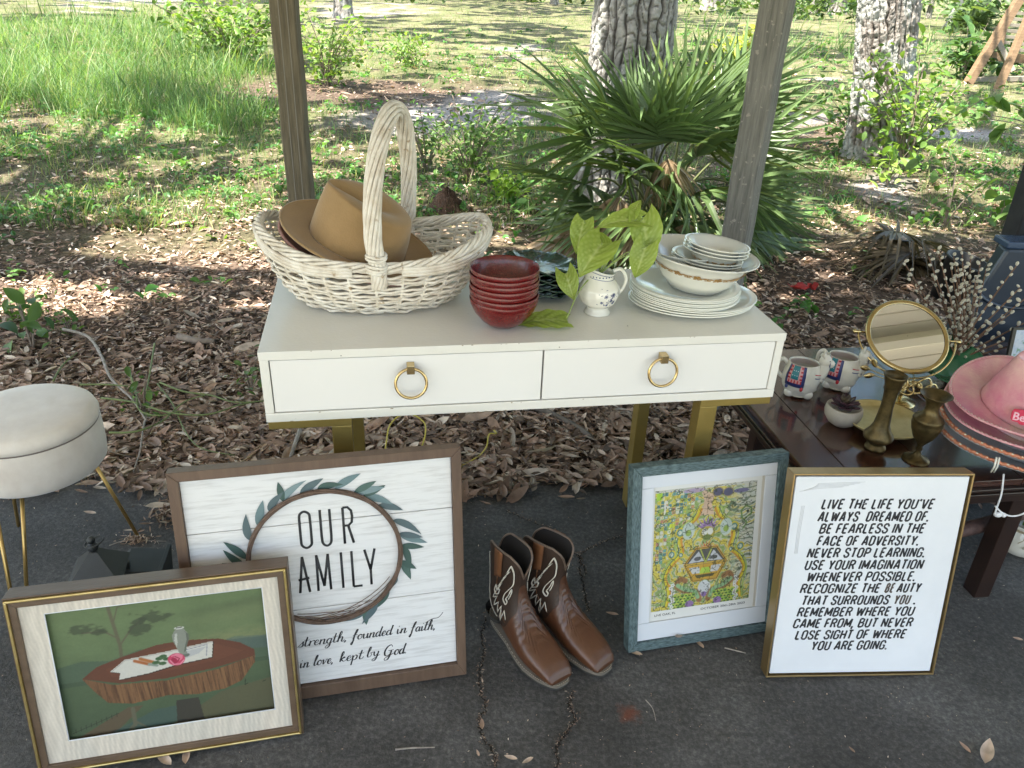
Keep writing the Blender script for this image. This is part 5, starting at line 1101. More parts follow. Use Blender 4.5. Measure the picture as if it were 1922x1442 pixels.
w, h = .412, .300; P = Pic(330, 240, w, h); X, Z_ = P.X, P.Z; f1 = nzf(X*18,Z_*40,1.,0); f2 = nzf(X*40,Z_*90,1.,1); 
g = Z_/h; base = np.array((.060,.085,.045))[None,None]*(1-g[...,None])+np.array((.085,.115,.050))[None,None]*g[...,None]
P.A = base*1.35*(.88+.24*f1[...,None])*(.92+.16*f2[...,None])*(.96+.08*nzf(X*300,Z_*700,1.,3)[...,None])
P.blend(np.exp(-((Z_-.185-.04*(X-.3))/.018)**2)*np.clip((X-.22)*6,0,.5)*f2*1.6, (.20,.20,.09)); P.blend(np.exp(-((Z_-.245-.10*(X-.2))/.012)**2)*.35*np.clip((X-.18)*8,0,1), (.035,.055,.03)); P.blend(np.exp(-((Z_-.225-.10*(X-.2))/.02)**2)*.30*np.clip((X-.2)*8,0,1), (.16,.17,.08))
for P0,c,k in (([(0,.165),(.05,.175),(.10,.168),(.16,.185),(.22,.172),(.30,.182),(.412,.178),(.412,.12),(0,.12)],(.045,.072,.055),.6),([(.26,.165),(.34,.186),(.412,.18),(.412,.15)],(.07,.10,.10),.5)): P.poly(P0,c,k)
P.poly([(0,.13),(.412,.13),(.412,0),(0,0)], (.045,.066,.035), .6)
P.poly([(.02,.0),(.12,.055),(.15,.055),(.09,.0)], (.11,.055,.035), .6); P.poly([(.20,.0),(.30,.06),(.412,.08),(.412,.0)], (.10,.075,.04), .55); P.poly([(.08,.0),(.17,.04),(.26,.045),(.20,.0)], (.05,.08,.07), .7)
tc_ = (.10,.095,.055)
P.line([(.122,.135),(.124,.20),(.118,.25),(.112,.30)], .0035, tc_); P.line([(.124,.215),(.10,.235),(.06,.238)], .0018, tc_); P.line([(.124,.20),(.15,.235),(.175,.255)], .0018, tc_); P.line([(.118,.25),(.13,.285),(.16,.295)], .0014, tc_)
for cx_,cz_,rx_,rz_ in ((.06,.243,.035,.013),(.085,.236,.018,.008),(.165,.232,.022,.014),(.19,.255,.035,.016),(.165,.25,.02,.01)):
    d = np.sqrt(((X-cx_)/rx_)**2+((Z_-cz_)/rz_)**2)+ (f2-.5)*1.6; P.blend(np.clip((1-d)*2.5,0,.75), (.04,.05,.028))
# stump and slab
P.poly([(.212,.055),(.208,.0),(.262,.0),(.256,.055)], (.040,.036,.026)); P.line([(.128,.05),(.128,.012),(.118,.002)], .004, (.10,.095,.06)); P.line([(.128,.02),(.146,.004)], .002, (.10,.095,.06))
for i_ in range(9): P.line([(.016+.01*i_,.012+.003*i_),(.017+.01*i_,.022+.003*i_)], .0006, (.03,.03,.02)); 
P.line([(.01,.012),(.10,.044)], .0006, (.03,.03,.02))
bark_ = [(.045,.135),(.065,.100),(.085,.072),(.13,.062),(.20,.070),(.255,.062),(.31,.066),(.345,.080),(.375,.120),(.376,.135),(.30,.115),(.20,.105),(.10,.112)]
ins = P.poly(bark_, (.15,.075,.035)); st = (nzf(X*330+Z_*30,Z_*14,1.,2)-.5)*4.5+(nzf(X*90,Z_*5,1.,0)-.5)*2; P.blend(ins*np.clip(st,0,1)*.75, (.055,.025,.012)); P.blend(ins*np.clip(-st,0,1)*.35*(X>.1), (.26,.145,.06))
top_ = [(.045,.135),(.075,.158),(.12,.172),(.19,.190),(.24,.193),(.31,.186),(.35,.170),(.376,.150),(.376,.135),(.345,.128),(.29,.118),(.20,.110),(.11,.114)]
P.poly(top_, (.105,.040,.022)); ins = P.poly([(.09,.150),(.14,.168),(.22,.182),(.30,.176),(.355,.150),(.30,.135),(.18,.125),(.10,.130)], (.135,.050,.028), .5)
cl = [(.098,.143),(.128,.166),(.205,.172),(.298,.182),(.292,.145),(.22,.138),(.17,.128),(.112,.122),(.116,.137)]
P.poly([(x+.002,z-.002) for x,z in cl], (.05,.03,.02)); P.poly(cl, (.50,.48,.42)); P.line([(.100,.142),(.128,.164),(.205,.170),(.297,.180)], .0008, (.33,.30,.26)); P.line([(.232,.168),(.286,.176),(.282,.150)], .0009, (.22,.23,.26)); P.blend(P.poly([(.23,.165),(.285,.172),(.268,.158),(.24,.15)],(.30,.31,.33),.6)*0, (0,0,0))
P.ell(.241,.158,.010,.005,(.11,.12,.10)); P.poly([(.234,.160),(.231,.166),(.227,.180),(.222,.195),(.222,.207),(.228,.217),(.232,.221),(.243,.221),(.247,.217),(.253,.207),(.253,.194),(.247,.178),(.245,.168),(.247,.160)], (.20,.21,.17)); P.poly([(.240,.165),(.244,.18),(.249,.195),(.249,.208),(.244,.216),(.253,.207),(.253,.194),(.247,.178),(.245,.168)], (.10,.11,.085)); P.poly([(.228,.178),(.225,.195),(.228,.21),(.232,.21),(.231,.19)], (.38,.38,.33)); P.ell(.2375,.222,.010,.003,(.48,.47,.42)); P.ell(.2375,.2225,.007,.0015,(.12,.12,.10))
P.line([(.146,.160),(.172,.148)], .0035, (.30,.10,.03)); P.line([(.157,.163),(.180,.152)], .0035, (.33,.12,.035)); P.line([(.172,.148),(.186,.143)], .003, (.20,.24,.20))
for x_,z_ in ((.192,.158),(.200,.162),(.185,.150),(.197,.146),(.206,.155)): P.ell(x_,z_,.008,.0045,(.055,.11,.045)); P.line([(x_-.004,z_),(x_+.004,z_+.001)],.0005,(.02,.05,.02))
P.ell(.224,.151,.0175,.0150,(.45,.05,.10)); P.ell(.228,.155,.009,.008,(.60,.16,.22)); P.ell(.219,.148,.007,.008,(.30,.02,.055)); P.line([(.212,.150),(.218,.140),(.230,.139),(.238,.147)],.0013,(.62,.20,.27)); P.line([(.222,.158),(.230,.152),(.226,.146)],.0011,(.25,.015,.04)); P.line([(.216,.160),(.226,.163),(.236,.158)],.0012,(.60,.18,.25))
P.line([(.352,.082),(.350,.068),(.356,.071)],.0008,(.02,.025,.015)); P.line([(.386,.07),(.392,.072)],.0008,(.02,.025,.015))
P.obj('painted_panel', .0605, .064, .0200, pt_); bx('backing', (.0225,.0215,.0225), (PW-.0225,.030,PH-.0225), M_dark, pt_, 0)
# ---- green-blue frame with festival print
M_teal = pm('blue_green_washed_wood', (.03,.055,.060), (.13,.185,.19), rough=.6, scale=7, stretch=(9,9,60), bump=.0005, bscale=30, lo=.38, hi=.62)
M_tealh = pm('blue_green_washed_wood_level', (.03,.055,.060), (.13,.185,.19), rough=.6, scale=7, stretch=(60,9,9), bump=.0005, bscale=30, lo=.38, hi=.62)
gf = lean_frame('framed_print', 'colourful swirling print under a wide white mat in a blue-green washed frame', 'framed print', .3141, 1.4089, 14.4, 12.4, .034)
GW, GH = .402, .489; fw = .024
O = [(0,0),(GW,0),(GW,GH),(0,GH)]; I = [(fw,fw),(GW-fw,fw),(GW-fw,GH-fw),(fw,GH-fw)]
for k in range(4):
    V = []
    for yy_ in (0,.034): V += [(p[0],yy_,p[1]) for p in (O[k],O[(k+1)%4],I[(k+1)%4],I[k])]
    MB().add(V,[(0,1,2,3),(7,6,5,4),(0,4,5,1),(1,5,6,2),(2,6,7,3),(3,7,4,0)]).build('frame_rail', M_teal if k%2==0 else M_tealh, gf, smooth=False, bevel=.002)
M_mat = pm('mat_board', (.62,.64,.68), (.66,.68,.71), rough=.75, scale=3)
mx0,mx1,mz0,mz1 = .0565,.347,.072,.431
for (x0,x1,z0,z1) in ((fw,GW-fw,mz1,GH-fw),(fw,GW-fw,fw,mz0),(fw,mx0,mz0,mz1),(mx1,GW-fw,mz0,mz1)): bx('mat_board', (x0+.0003,.008,z0+.0003), (x1-.0003,.0105,z1-.0003), M_mat, gf, .0008)
bx('mat_slip', (mx1-.006,.0112,mz0), (mx1-.0005,.0122,mz1), pm('cream_slip',(.55,.50,.42),rough=.7), gf, 0)
bx('paper', (mx0-.004,.0128,mz0-.004), (mx1+.004,.0136,mz1+.004), pm('print_paper', (.66,.65,.61),(.70,.69,.66), rough=.7, scale=9), gf, 0)
bx('backing', (fw,.0145,fw), (GW-fw,.03,GH-fw), M_dark, gf, 0)
w, h = .266, .322; P = Pic(300, 364, w, h); X, Z_ = P.X, P.Z; cx = .140; U = X-cx
q1 = nzf(X*30,Z_*30,1.,0); q2 = nzf(X*55,Z_*55,1.,2); ang = np.arctan2(Z_-.15, U); rad = np.hypot(U, Z_-.15)
sw1 = np.sin(rad*230+ang*5+q1*16); sw2 = np.sin(Z_*260+q1*22+np.abs(U)*90)
Y1, G1, G2, W1, O1, Pp = (.62,.50,.04),(.22,.34,.06),(.07,.14,.045),(.62,.62,.55),(.55,.27,.05),(.22,.14,.30)
P.A[:] = (.50,.49,.38); P.blend(np.clip(sw1*2,0,.85), Y1); P.blend(np.clip(-sw1*2-.6,0,.8), G1); P.blend(np.clip(np.abs(sw2)*-6+1.0,0,1), G2)
# right side paler with flowing lines
rt_ = np.clip((X-.19)*22,0,1)*np.clip((Z_-.03)*20,0,1); fl = np.sin(Z_*420+14*nzf(X*26,Z_*18,1.,1)+X*60); P.blend(rt_*.8, (.56,.57,.53)); P.blend(rt_*np.clip(fl*3-1.6,0,1)*.8, (.10,.15,.08)); P.blend(rt_*np.clip(-fl*3-1.6,0,1)*.85*(np.sin(Z_*60)>.0), Y1)
# left maze of small boxes
rg = np.random.default_rng(5); cell = .0098
for i_ in range(11):
    for j_ in range(19):
        x_, z_ = .006+i_*cell, .130+j_*cell
        if x_ > .050+.055*((z_-.13)/.19)+.01 or rg.random() < .10: continue
        c = [(.16,.34,.33),(.30,.42,.10),(.50,.45,.08),(.46,.22,.16),(.10,.22,.24),(.60,.60,.50)][rg.integers(0,6)]
        P.poly([(x_,z_),(x_+cell*.8,z_),(x_+cell*.8,z_+cell*.8),(x_,z_+cell*.8)], c); k_ = rg.integers(0,3)
        if k_: P.poly([(x_+.0024,z_+.0024),(x_+cell*.8-.0022,z_+.0024),(x_+cell*.8-.0022,z_+cell*.8-.0022),(x_+.0024,z_+cell*.8-.0022)], [(.62,.62,.52),(.20,.32,.10),(.55,.42,.06)][rg.integers(0,3)])
P.poly([(.004,.298),(.018,.298),(.018,.316),(.004,.316)], (.35,.55,.05)); P.poly([(.040,.222),(.051,.222),(.051,.233),(.040,.233)], (.55,.62,.06))
P.line([(.026,.262),(.026,.288)],.0025,W1); P.line([(.018,.278),(.036,.278)],.0022,W1)
P.poly([(.0,.316),(.266,.316),(.266,.322),(.0,.322)], (.55,.55,.50)); P.ell(.10,.313,.030,.006,(.42,.30,.50),.8); 
for x_ in (.04,.052,.062): P.ell(x_,.316,.002,.002,(.12,.16,.3))
# top: plain abstract lily form and rings
P.poly([(.118,.245),(.125,.27),(.128,.285),(.120,.306),(.128,.312),(.146,.300),(.166,.316),(.172,.308),(.152,.290),(.148,.272),(.156,.245)], (.58,.42,.30)); P.line([(.137,.25),(.139,.298)],.001,(.36,.22,.14))
for x_,z_ in ((.163,.303),(.190,.300)): P.ell(x_,z_,.016,.013,(.30,.24,.12)); P.ell(x_,z_,.013,.0105,(.10,.10,.16))
P.ell(.225,.300,.022,.006,(.16,.15,.26)); 
for i_ in range(14): a = i_*.45; P.ell(.205+.016*math.cos(a)*(.3+i_*.05),.262+.014*math.sin(a)*(.3+i_*.05),.004,.004,(.14,.20,.13),.9)
P.line([(.240,.225),(.256,.235),(.255,.252),(.240,.258),(.228,.246),(.232,.226),(.246,.212),(.236,.198)],.0022,(.14,.24,.08)); P.ell(.246,.243,.004,.004,(.05,.06,.04))
# bottle outline sweeps
for sgn in (-1,1):
    for k_,(c,wd) in enumerate(((O1,.0032),(Y1,.0028),((.10,.18,.07),.0010),((.35,.45,.12),.002))):
        o_ = .0055*k_; P.line(crom([(cx+sgn*(.018+o_),.262),(cx+sgn*(.030+o_),.238),(cx+sgn*(.058+o_),.215),(cx+sgn*(.068+o_),.185),(cx+sgn*(.062+o_),.15),(cx+sgn*(.085+o_),.125),(cx+sgn*(.105+o_*.5),.09),(cx+sgn*(.09+o_),.05),(cx+sgn*(.10+o_*.4),.01)],5), wd, c)
    for x_,z_,r_ in ((.092,.150,.012),(.067,.146,.008),(.072,.206,.013)): P.ell(cx+sgn*x_,z_,r_,r_*1.1,Y1); P.ell(cx+sgn*x_,z_,r_*.72,r_*.8,(.13,.26,.22)); P.ell(cx+sgn*x_,z_,r_*.4,r_*.45,(.55,.60,.50))
    P.ell(cx+sgn*.050,.208,.017,.024,(.48,.56,.50)); P.ell(cx+sgn*.050,.203,.008,.009,(.30,.42,.10))
# lotus, head, red flower
for i_ in range(-3,4):
    a = i_*.36; P.poly([(cx+.006*math.sin(a)-.005,.205),(cx+.038*math.sin(a),.212+.030*math.cos(a)),(cx+.006*math.sin(a)+.010,.207)], (.26,.16,.34) if i_%2 else (.34,.22,.42))
P.ell(cx,.198,.022,.018,(.40,.34,.06)); P.ell(cx-.007,.201,.008,.010,(.62,.62,.55)); P.ell(cx+.008,.201,.008,.010,(.62,.62,.55)); P.ell(cx,.186,.012,.008,(.16,.20,.06))
for i_ in range(-3,4): a = i_*.42; P.poly([(cx-.004,.150),(cx+.026*math.sin(a),.158+.022*math.cos(a)),(cx+.004,.150)], (.50,.14,.06) if i_%2 else (.58,.26,.10))
P.poly([(cx-.030,.162),(cx+.030,.162),(cx+.024,.155),(cx-.024,.155)],(.55,.28,.24),.8)
# hexagon
hx = [(cx-.056,.117),(cx-.028,.158),(cx+.028,.158),(cx+.056,.117),(cx+.032,.070),(cx-.032,.070)]
P.poly(hx,(.10,.10,.09)); P.poly([(cx-.046,.120),(cx-.020,.150),(cx-.004,.122)],(.52,.53,.55)); P.poly([(cx+.046,.120),(cx+.020,.150),(cx+.004,.122)],(.52,.53,.55)); P.ell(cx-.022,.130,.010,.006,(.12,.12,.13)); P.ell(cx+.022,.130,.010,.006,(.12,.12,.13))
P.poly([(cx-.052,.114),(cx+.052,.114),(cx+.030,.073),(cx-.030,.073)],(.55,.33,.05)); P.poly([(cx-.044,.108),(cx-.016,.108),(cx-.014,.090),(cx-.034,.090)],(.56,.56,.54)); P.poly([(cx+.044,.108),(cx+.016,.108),(cx+.014,.090),(cx+.034,.090)],(.56,.56,.54)); P.poly([(cx-.010,.104),(cx+.010,.104),(cx+.016,.088),(cx-.016,.088)],(.40,.55,.08)); P.poly([(cx-.028,.086),(cx+.028,.086),(cx+.022,.078),(cx-.022,.078)],(.12,.10,.04))
P.line(hx+[hx[0]],.0028,(.56,.33,.06)); P.line([(cx-.056,.117),(cx+.056,.117)],.0022,(.60,.40,.08)); P.line([(cx-.016,.157),(cx,.118),(cx+.016,.157)],.0018,(.42,.45,.10)); P.line(hx+[hx[0]],.0008,(.10,.06,.02))
P.ell(cx,.062,.010,.009,(.20,.42,.08)); P.ell(cx,.048,.018,.022,(.60,.62,.62)); P.ell(cx,.030,.008,.008,(.26,.16,.36))
for sgn in (-1,1):
    P.line(crom([(cx+sgn*.012,.016),(cx+sgn*.022,.040),(cx+sgn*.052,.046),(cx+sgn*.074,.062),(cx+sgn*.066,.080),(cx+sgn*.052,.074)],6),.0075,(.28,.14,.06)); P.line(crom([(cx+sgn*.016,.024),(cx+sgn*.026,.042),(cx+sgn*.052,.050),(cx+sgn*.072,.064)],6),.0052,(.26,.42,.22))
    for i_ in range(6): P.line([(cx+sgn*(.020+.009*i_),.030+.005*i_),(cx+sgn*(.017+.009*i_),.044+.005*i_)],.0007,(.05,.10,.04))
    for i_ in range(7):
        for j_ in range(5): P.ell(cx+sgn*(.028+.010*i_+.004*(j_%2)),.004+.0075*j_,.0052,.0050,[(.36,.50,.08),(.20,.36,.07),(.48,.52,.10)][(i_+j_)%3]); P.ell(cx+sgn*(.028+.010*i_+.004*(j_%2)),.002+.0075*j_,.0035,.0020,(.06,.12,.04))
    P.ell(cx+sgn*.038,.008,.012,.010,(.30,.18,.38))
    for i_ in range(9): x_, z_ = cx+sgn*(.086+.004*math.sin(i_*2.)), .006+.0075*i_; [P.ell(x_+.0035*math.cos(b__),z_+.0035*math.sin(b__),.0022,.0022,(.66,.66,.64)) for b__ in (0,1.3,2.5,3.8,5.0)]; P.ell(x_,z_,.0012,.0012,(.35,.30,.12))
P.blend((np.abs(q2-.5)<.030)*.75, (.05,.06,.03)); P.A *= (.74+.24*q2[...,None])
P.obj('art_print', .062, .098, .0122, gf, tilt=0)
txt("LIVE OAK, FL", .072, .128, .0835, .0062, gf, M_ink, 'caption', .0124, bold=0, shear=0); txt("OCTOBER 20th-28th 2023", .196, .318, .0835, .0062, gf, M_ink, 'caption', .0124, bold=0, shear=0)
m = MB(); m.ball((.135,-.001,.027),(.009,.003,.0035),8,5); m.ball((.128,-.001,.030),(.005,.002,.003),8,5); m.build('leaf_bit', M_twig, gf)
# ================================================================== BOOTS
M_vamp = pm('brown_leather', (.060,.021,.009), (.11,.042,.018), rough=.40, scale=9, bump=.0006, bscale=90, rvar=.08, spec=.6, coat=.12)
M_shaft = pm('dark_brown_leather', (.026,.013,.008), (.045,.025,.015), rough=.55, scale=8, bump=.0006, bscale=140, spec=.5)
M_tan = pm('tan_strap', (.14,.055,.022), (.20,.085,.035), rough=.5, scale=20)
M_sole = pm('grey_brown_sole', (.13,.11,.085), (.20,.17,.135), rough=.7, scale=30); M_soled = pm('dark_outsole', (.035,.032,.028), rough=.8)
M_stitch = pm('cream_thread', (.52,.47,.38), (.66,.61,.52), rough=.8, scale=300)
M_lining = pm('boot_lining', (.018,.014,.012), rough=.9)
PR = [((.302,.024),(.301,.036),.030),((.297,.021),(.292,.050),.0355),((.280,.020),(.272,.064),.0405),((.250,.020),(.243,.075),.0455),((.215,.020),(.212,.084),.0480),((.180,.021),(.183,.096),.0465),((.145,.024),(.163,.113),.0430),((.108,.030),(.147,.134),.0400),
      ((.070,.034),(.137,.155),.0385),((.034,.036),(.131,.174),.0385),((.006,.044),(.128,.190),.0400),((-.006,.070),(.128,.204),.0430),((-.009,.100),(.130,.218),.0460),((-.008,.135),(.133,.233),.0490),((-.010,.175),(.138,.250),.0520),((-.013,.215),(.144,.268),.0540),((-.016,.250),(.149,.284),.0555),((-.018,.272),(.152,.296),.0560)]
def bsec(f):
    f = max(0,min(len(PR)-1.0001,f)); i = int(f); t = f-i; a, b_ = PR[i], PR[i+1]; L = lambda u,v: u+(v-u)*t
    return (L(a[0][0],b_[0][0]),L(a[0][1],b_[0][1])), (L(a[1][0],b_[1][0]),L(a[1][1],b_[1][1])), L(a[2],b_[2])*float(np.interp(f,[0,7,9,11,14,17],[1.05,1.03,.92,.80,.70,.66]))
def bpt(f, ang, off=0.):
    """ang 0 = front/top, pi = back/bottom; y is boot's left"""
    (bx0,bz0),(tx0,tz0),w = bsec(f); c, s = math.cos(ang), math.sin(ang); foot = 1 if f < 7 else max(0,1-(f-7)/3)
    cx_, cz_ = (bx0+tx0)/2, (bz0+tz0)/2; hx_, hz_ = (tx0-bx0)/2, (tz0-bz0)/2
    cc2 = math.copysign(abs(c)**(.85 if c > 0 else (.55 if foot > .5 else .9)), c); ss = math.copysign(abs(s)**(.72 if foot > .5 and c < 0 else .88), s)
    p = Vector((cx_+hx_*cc2, w*ss, cz_+hz_*cc2))
    if 3.2 < f < 9.5 and c > -.2: p += Vector((.0012*math.sin(f*8+s*3),0,-.0018*math.sin(f*8.5+s*2.5)-.0010*math.sin(f*17+s*5)))*(c+.2)**1.2*math.sin((f-3.2)/6.3*math.pi)
    if off: nrm = Vector((hx_*c/(hx_*hx_+hz_*hz_)**.5*1.0, s, hz_*c/(hx_*hx_+hz_*hz_)**.5)).normalized(); p += nrm*off
    return p
def topcut(ang):  # rim height factor: scalloped top, deep V front and back
    s = abs(math.sin(ang)); return 17.0*1.0 if False else 12.3+5.1*s**.75 + (.0 if math.cos(ang) > 0 else 1.2*(1-s))
def boot(name, label, loc, rot, mirror=False):
    t = thing(name, label, 'boot', loc, (0,0,rot), 'pair of western boots'); sg = -1 if mirror else 1; na = 48
    T = lambda p: Vector((p.x, p.y*sg + .010*sg*math.sin(max(0,min(1,p.x/.3))*math.pi)*-.6, p.z))
    def seam(ang):   # vamp/shaft boundary section for this angle (tongue up at front, counter at heel)
        c = math.cos(ang); a = min(abs(ang), 2*math.pi-abs(ang)); tongue = 3.4*math.exp(-(a/.42)**4); return 7.3+tongue - 0 + 1.9*max(0,-c)**1.5
    m = MB(); P_ = []
    for i in range(46):
        row = []
        for k in range(na): a = 2*math.pi*k/na; row.append(T(bpt(seam(a)*i/45., a)))
        P_.append(row)
    m.grid(P_, close_u=True); m.add([T(bpt(0,2*math.pi*k/na)) for k in range(na)],[tuple(range(na))] ); m.build('vamp', M_vamp, t)
    m = MB(); P_ = []
    for i in range(40):
        row = []
        for k in range(na): a = 2*math.pi*k/na; s0 = seam(a)-.12; s1 = topcut(a); row.append(T(bpt(s0+(s1-s0)*i/39., a, -.0012)))
        P_.append(row)
    m.grid(P_, close_u=True); m.build('shaft', M_shaft, t)
    m = MB(); P_ = []
    for i in range(16):
        row = []
        for k in range(na): a = 2*math.pi*k/na; s1 = topcut(a); row.append(T(bpt(9+(s1-9)*i/15., a, -.0052)))
        P_.append(row)
    m.grid(P_, close_u=True); m.build('lining', M_lining, t)
    m = MB(); m.tube([T(bpt(topcut(2*math.pi*k/96), 2*math.pi*k/96, -.003)) for k in range(96)], .0030, n=8, closed=True); m.build('top_binding', M_tan if False else pm('binding'+name,(.10,.065,.045),(.16,.11,.08),rough=.5,scale=30), t)
    for nm,(o0,z0,z1,mt) in {'welt':(.0045,.014,.021,M_sole),'outsole':(.0030,.0055,.0138,M_soled)}.items():
        ol = []
        for j in range(64):
            a = 2*math.pi*j/64; c, s = math.cos(a), math.sin(a); u = .148+.157*math.copysign(abs(c)**.72,c)
            w_ = float(np.interp(u,[-.01,.02,.06,.11,.16,.21,.26,.29,.305],[.028,.036,.035,.033,.043,.050,.046,.038,.033])); e = abs(s)**(.45 if c > 0 else .75)
            ol.append(T(Vector((u+(o0 if c>0 else -o0)*abs(c), math.copysign((w_+o0)*e,s), 0))))
        m = MB(); m.grid([[Vector((p.x,p.y,z0)) for p in ol],[Vector((p.x,p.y,z1)) for p in ol]], close_u=True); m.add([Vector((p.x,p.y,z1)) for p in ol],[tuple(range(64))]); m.add([Vector((p.x,p.y,z0)) for p in ol],[tuple(range(63,-1,-1))]); o = m.build(nm, mt, t, smooth=False, bevel=.001)
        if nm == 'welt':
            m = MB()
            for j in range(0,64):
                p, q = ol[j], ol[(j+1)%64]; 
                for f_ in (.1,.6): a_ = p.lerp(q,f_); b__ = p.lerp(q,f_+.28); a_ = Vector((.148+(a_.x-.148)*.984,a_.y*.95,.0212)); b__ = Vector((.148+(b__.x-.148)*.984,b__.y*.95,.0212)); m.tube([a_,b__],.0006,n=4)
            m.build('welt_stitching', M_stitch, t)
    m = MB(); hl = [T(Vector((.018+.046*math.cos(a)*(1 if math.cos(a)<0 else .9), .032*math.sin(a),0))) for a in np.linspace(0,6.283,30,endpoint=False)]
    m.grid([[Vector((p.x,p.y,0)) for p in hl],[Vector((p.x*1.0,p.y,.034)) for p in hl]], close_u=True); m.add([Vector((p.x,p.y,0)) for p in hl],[tuple(range(29,-1,-1))]); m.build('heel', M_soled, t, smooth=False, bevel=.001)
    # embroidery on both shaft sides: feathered wing
    def emb(side):
        m = MB(); A0 = math.pi/2*side
        def pt2(u, v): return T(bpt(8.6+v*6.9, A0 - side*u*1.05, .0012))   # u forward(+), v up
        Z1 = [(.45,1.0),(.50,.80),(.62,.84),(.38,.66),(.42,.82)]
        L_ = [[(.60,1.0),(.44,.80),(.58,.86),(.24,.66),(.42,.74),(.04,.52),(.24,.60),(.02,.44),(-.02,.58),(-.12,.48),(-.06,.38),(.08,.36),(.14,.44),(.05,.50),(0,.44)],
              [(.60,1.0),(.80,.82),(.88,.62),(.86,.46),(.62,.36),(.42,.30),(.30,.20),(.36,.08),(.48,.10),(.44,.18)],
              [(.44,.18),(.62,.22),(.80,.34),(.78,.22),(.60,.14)],
              [(-.02,.44),(-.26,.34),(.02,.32),(-.30,.20),(.04,.20),(-.26,.06),(.10,.10),(-.16,-.06),(.18,.0),(.06,-.12)]]
        for dd in (0,.028):
            for L in L_:
                sm = crom([(u-dd,v-dd*.3) for u,v in L], 4) if L is L_[1] or L is L_[2] else [np.array((u-dd,v-dd*.3)) for u,v in L]
                pts = []
                for i in range(len(sm)-1):
                    for j in range(3): q = sm[i]+(sm[i+1]-sm[i])*j/3; pts.append(pt2(q[0],q[1]))
                pts.append(pt2(*sm[-1])); m.tube(pts, .0012, n=5)
        L = [(-.62,1.0),(-.95,.96),(-.72,.80),(-.95,.72),(-.70,.58),(-.90,.50),(-.66,.40),(-.86,.30),(-.64,.20),(-.80,.10),(-.60,.0)]
        pts = []
        for i in range(len(L)-1):
            for j in range(4): q = np.array(L[i])+(np.array(L[i+1])-np.array(L[i]))*j/4; pts.append(pt2(*q))
        m.tube(pts, .0012, n=5); m.build('embroidery', M_stitch, t)
    emb(1); emb(-1)
    for sd in (1,-1):
        m = MB(); row0, row1 = [], []
        for i in range(14):
            f = i/13; s_ = 13.6+3.95*f; a = math.pi/2*sd; row0.append(T(bpt(s_, a-.17, .0026))); row1.append(T(bpt(s_, a+.17, .0026)))
        m.grid([row0,row1]); m.build('pull_strap', M_tan, t, solid=.002)
        m = MB(); m.tube([T(bpt(7.6+i*.35, math.pi/2*sd-.02, .0006)) for i in range(18)], .0011, n=5); m.build('side_seam', M_tan, t)
    return t
pL = at(944,1176); tL = at(1050,1294)
d_ = Vector((tL.x-pL.x, tL.y-pL.y, 0)); yawL = math.atan2(d_.y, d_.x)
bL = boot('cowboy_boot', 'brown square-toed western boot nearer the family sign', (at(1052,1291).x-.279*math.cos(yawL), at(1052,1291).y-.279*math.sin(yawL), 0), yawL); bL.scale = (.93,.93,.97)
yawR = yawL+R(7); bR = boot('cowboy_boot', 'brown square-toed western boot nearer the blue-green frame', (at(1134,1266).x-.279*math.cos(yawR), at(1134,1266).y-.279*math.sin(yawR), 0), yawR, mirror=True); bR.scale = (.93,.93,.97)
# ================================================================== STOOL
M_velvet = pm('cream_velvet', (.57,.50,.43), (.70,.645,.575), rough=.85, scale=7, bump=.005, bscale=7, sheen=.5, lo=.35, hi=.65, speck=((.40,.31,.25),11,.72))
st_ = thing('velvet_stool', 'round cream velvet storage stool on thin brass hairpin legs', 'stool', (-1.243,1.715,0))
m = MB(); m.lathe([(.001,.285),(.140,.285),(.156,.289),(.165,.300),(.168,.33),(.168,.405),(.165,.412)], 72, cap1=False); m.build('drum', M_velvet, st_)
m = MB(); m.lathe([(.150,.411),(.161,.411),(.167,.416),(.169,.428),(.163,.443),(.148,.452),(.10,.457),(.04,.459),(.001,.459)], 72); m.build('lid', M_velvet, st_)
m = MB(); m.tube([(.1645*math.cos(a),.1645*math.sin(a),.4125) for a in np.linspace(0,6.283,72,endpoint=False)], .0022, n=6, closed=True); m.build('lid_seam', pm('shadow_seam',(.16,.13,.11),rough=1), st_)
def pin(a_top, ft):
    a = a_top; T0 = Vector((math.cos(a)*.125,math.sin(a)*.125,.286)); tx = Vector((-math.sin(a),math.cos(a),0))*.030; ft = Vector(ft); m = MB()
    m.tube([T0-tx, ft+Vector((0,0,.012))-tx*.28, ft+Vector((0,0,.004))-tx*.14, ft+Vector((0,0,.004))+tx*.14, ft+Vector((0,0,.012))+tx*.28, T0+tx], .0050, n=8); m.build('leg', M_gold2, st_)
M_gold2 = pm('brass_rod', (.42,.28,.09), (.55,.38,.15), rough=.35, metal=.8, scale=20)
m = MB(); m.tube([(.125,.03,.29),(.178,.068,.004)], .0050, n=8); m.build('leg', M_gold2, st_)
for pxa,pxb in (((46,936),(52,1135)),((-8,940),(30,1165))):
    a = atY(pxa[0],pxa[1],1.60); b_ = at(*pxb); m = MB(); o_ = Vector(st_.location); a.z = .290; m.tube([a-o_, b_-o_+Vector((0,0,.004))], .0050, n=8); m.build('leg', M_gold2, st_)
m = MB(); m.tube([(-.12,.05,.29),(-.18,.09,.004)], .005, n=8); m.build('leg', M_gold2, st_)
m = MB(); m.tube([(.178,.068,.0),(.178,.068,.006)], .008, n=10); m.build('foot_cap', M_canvas, st_)
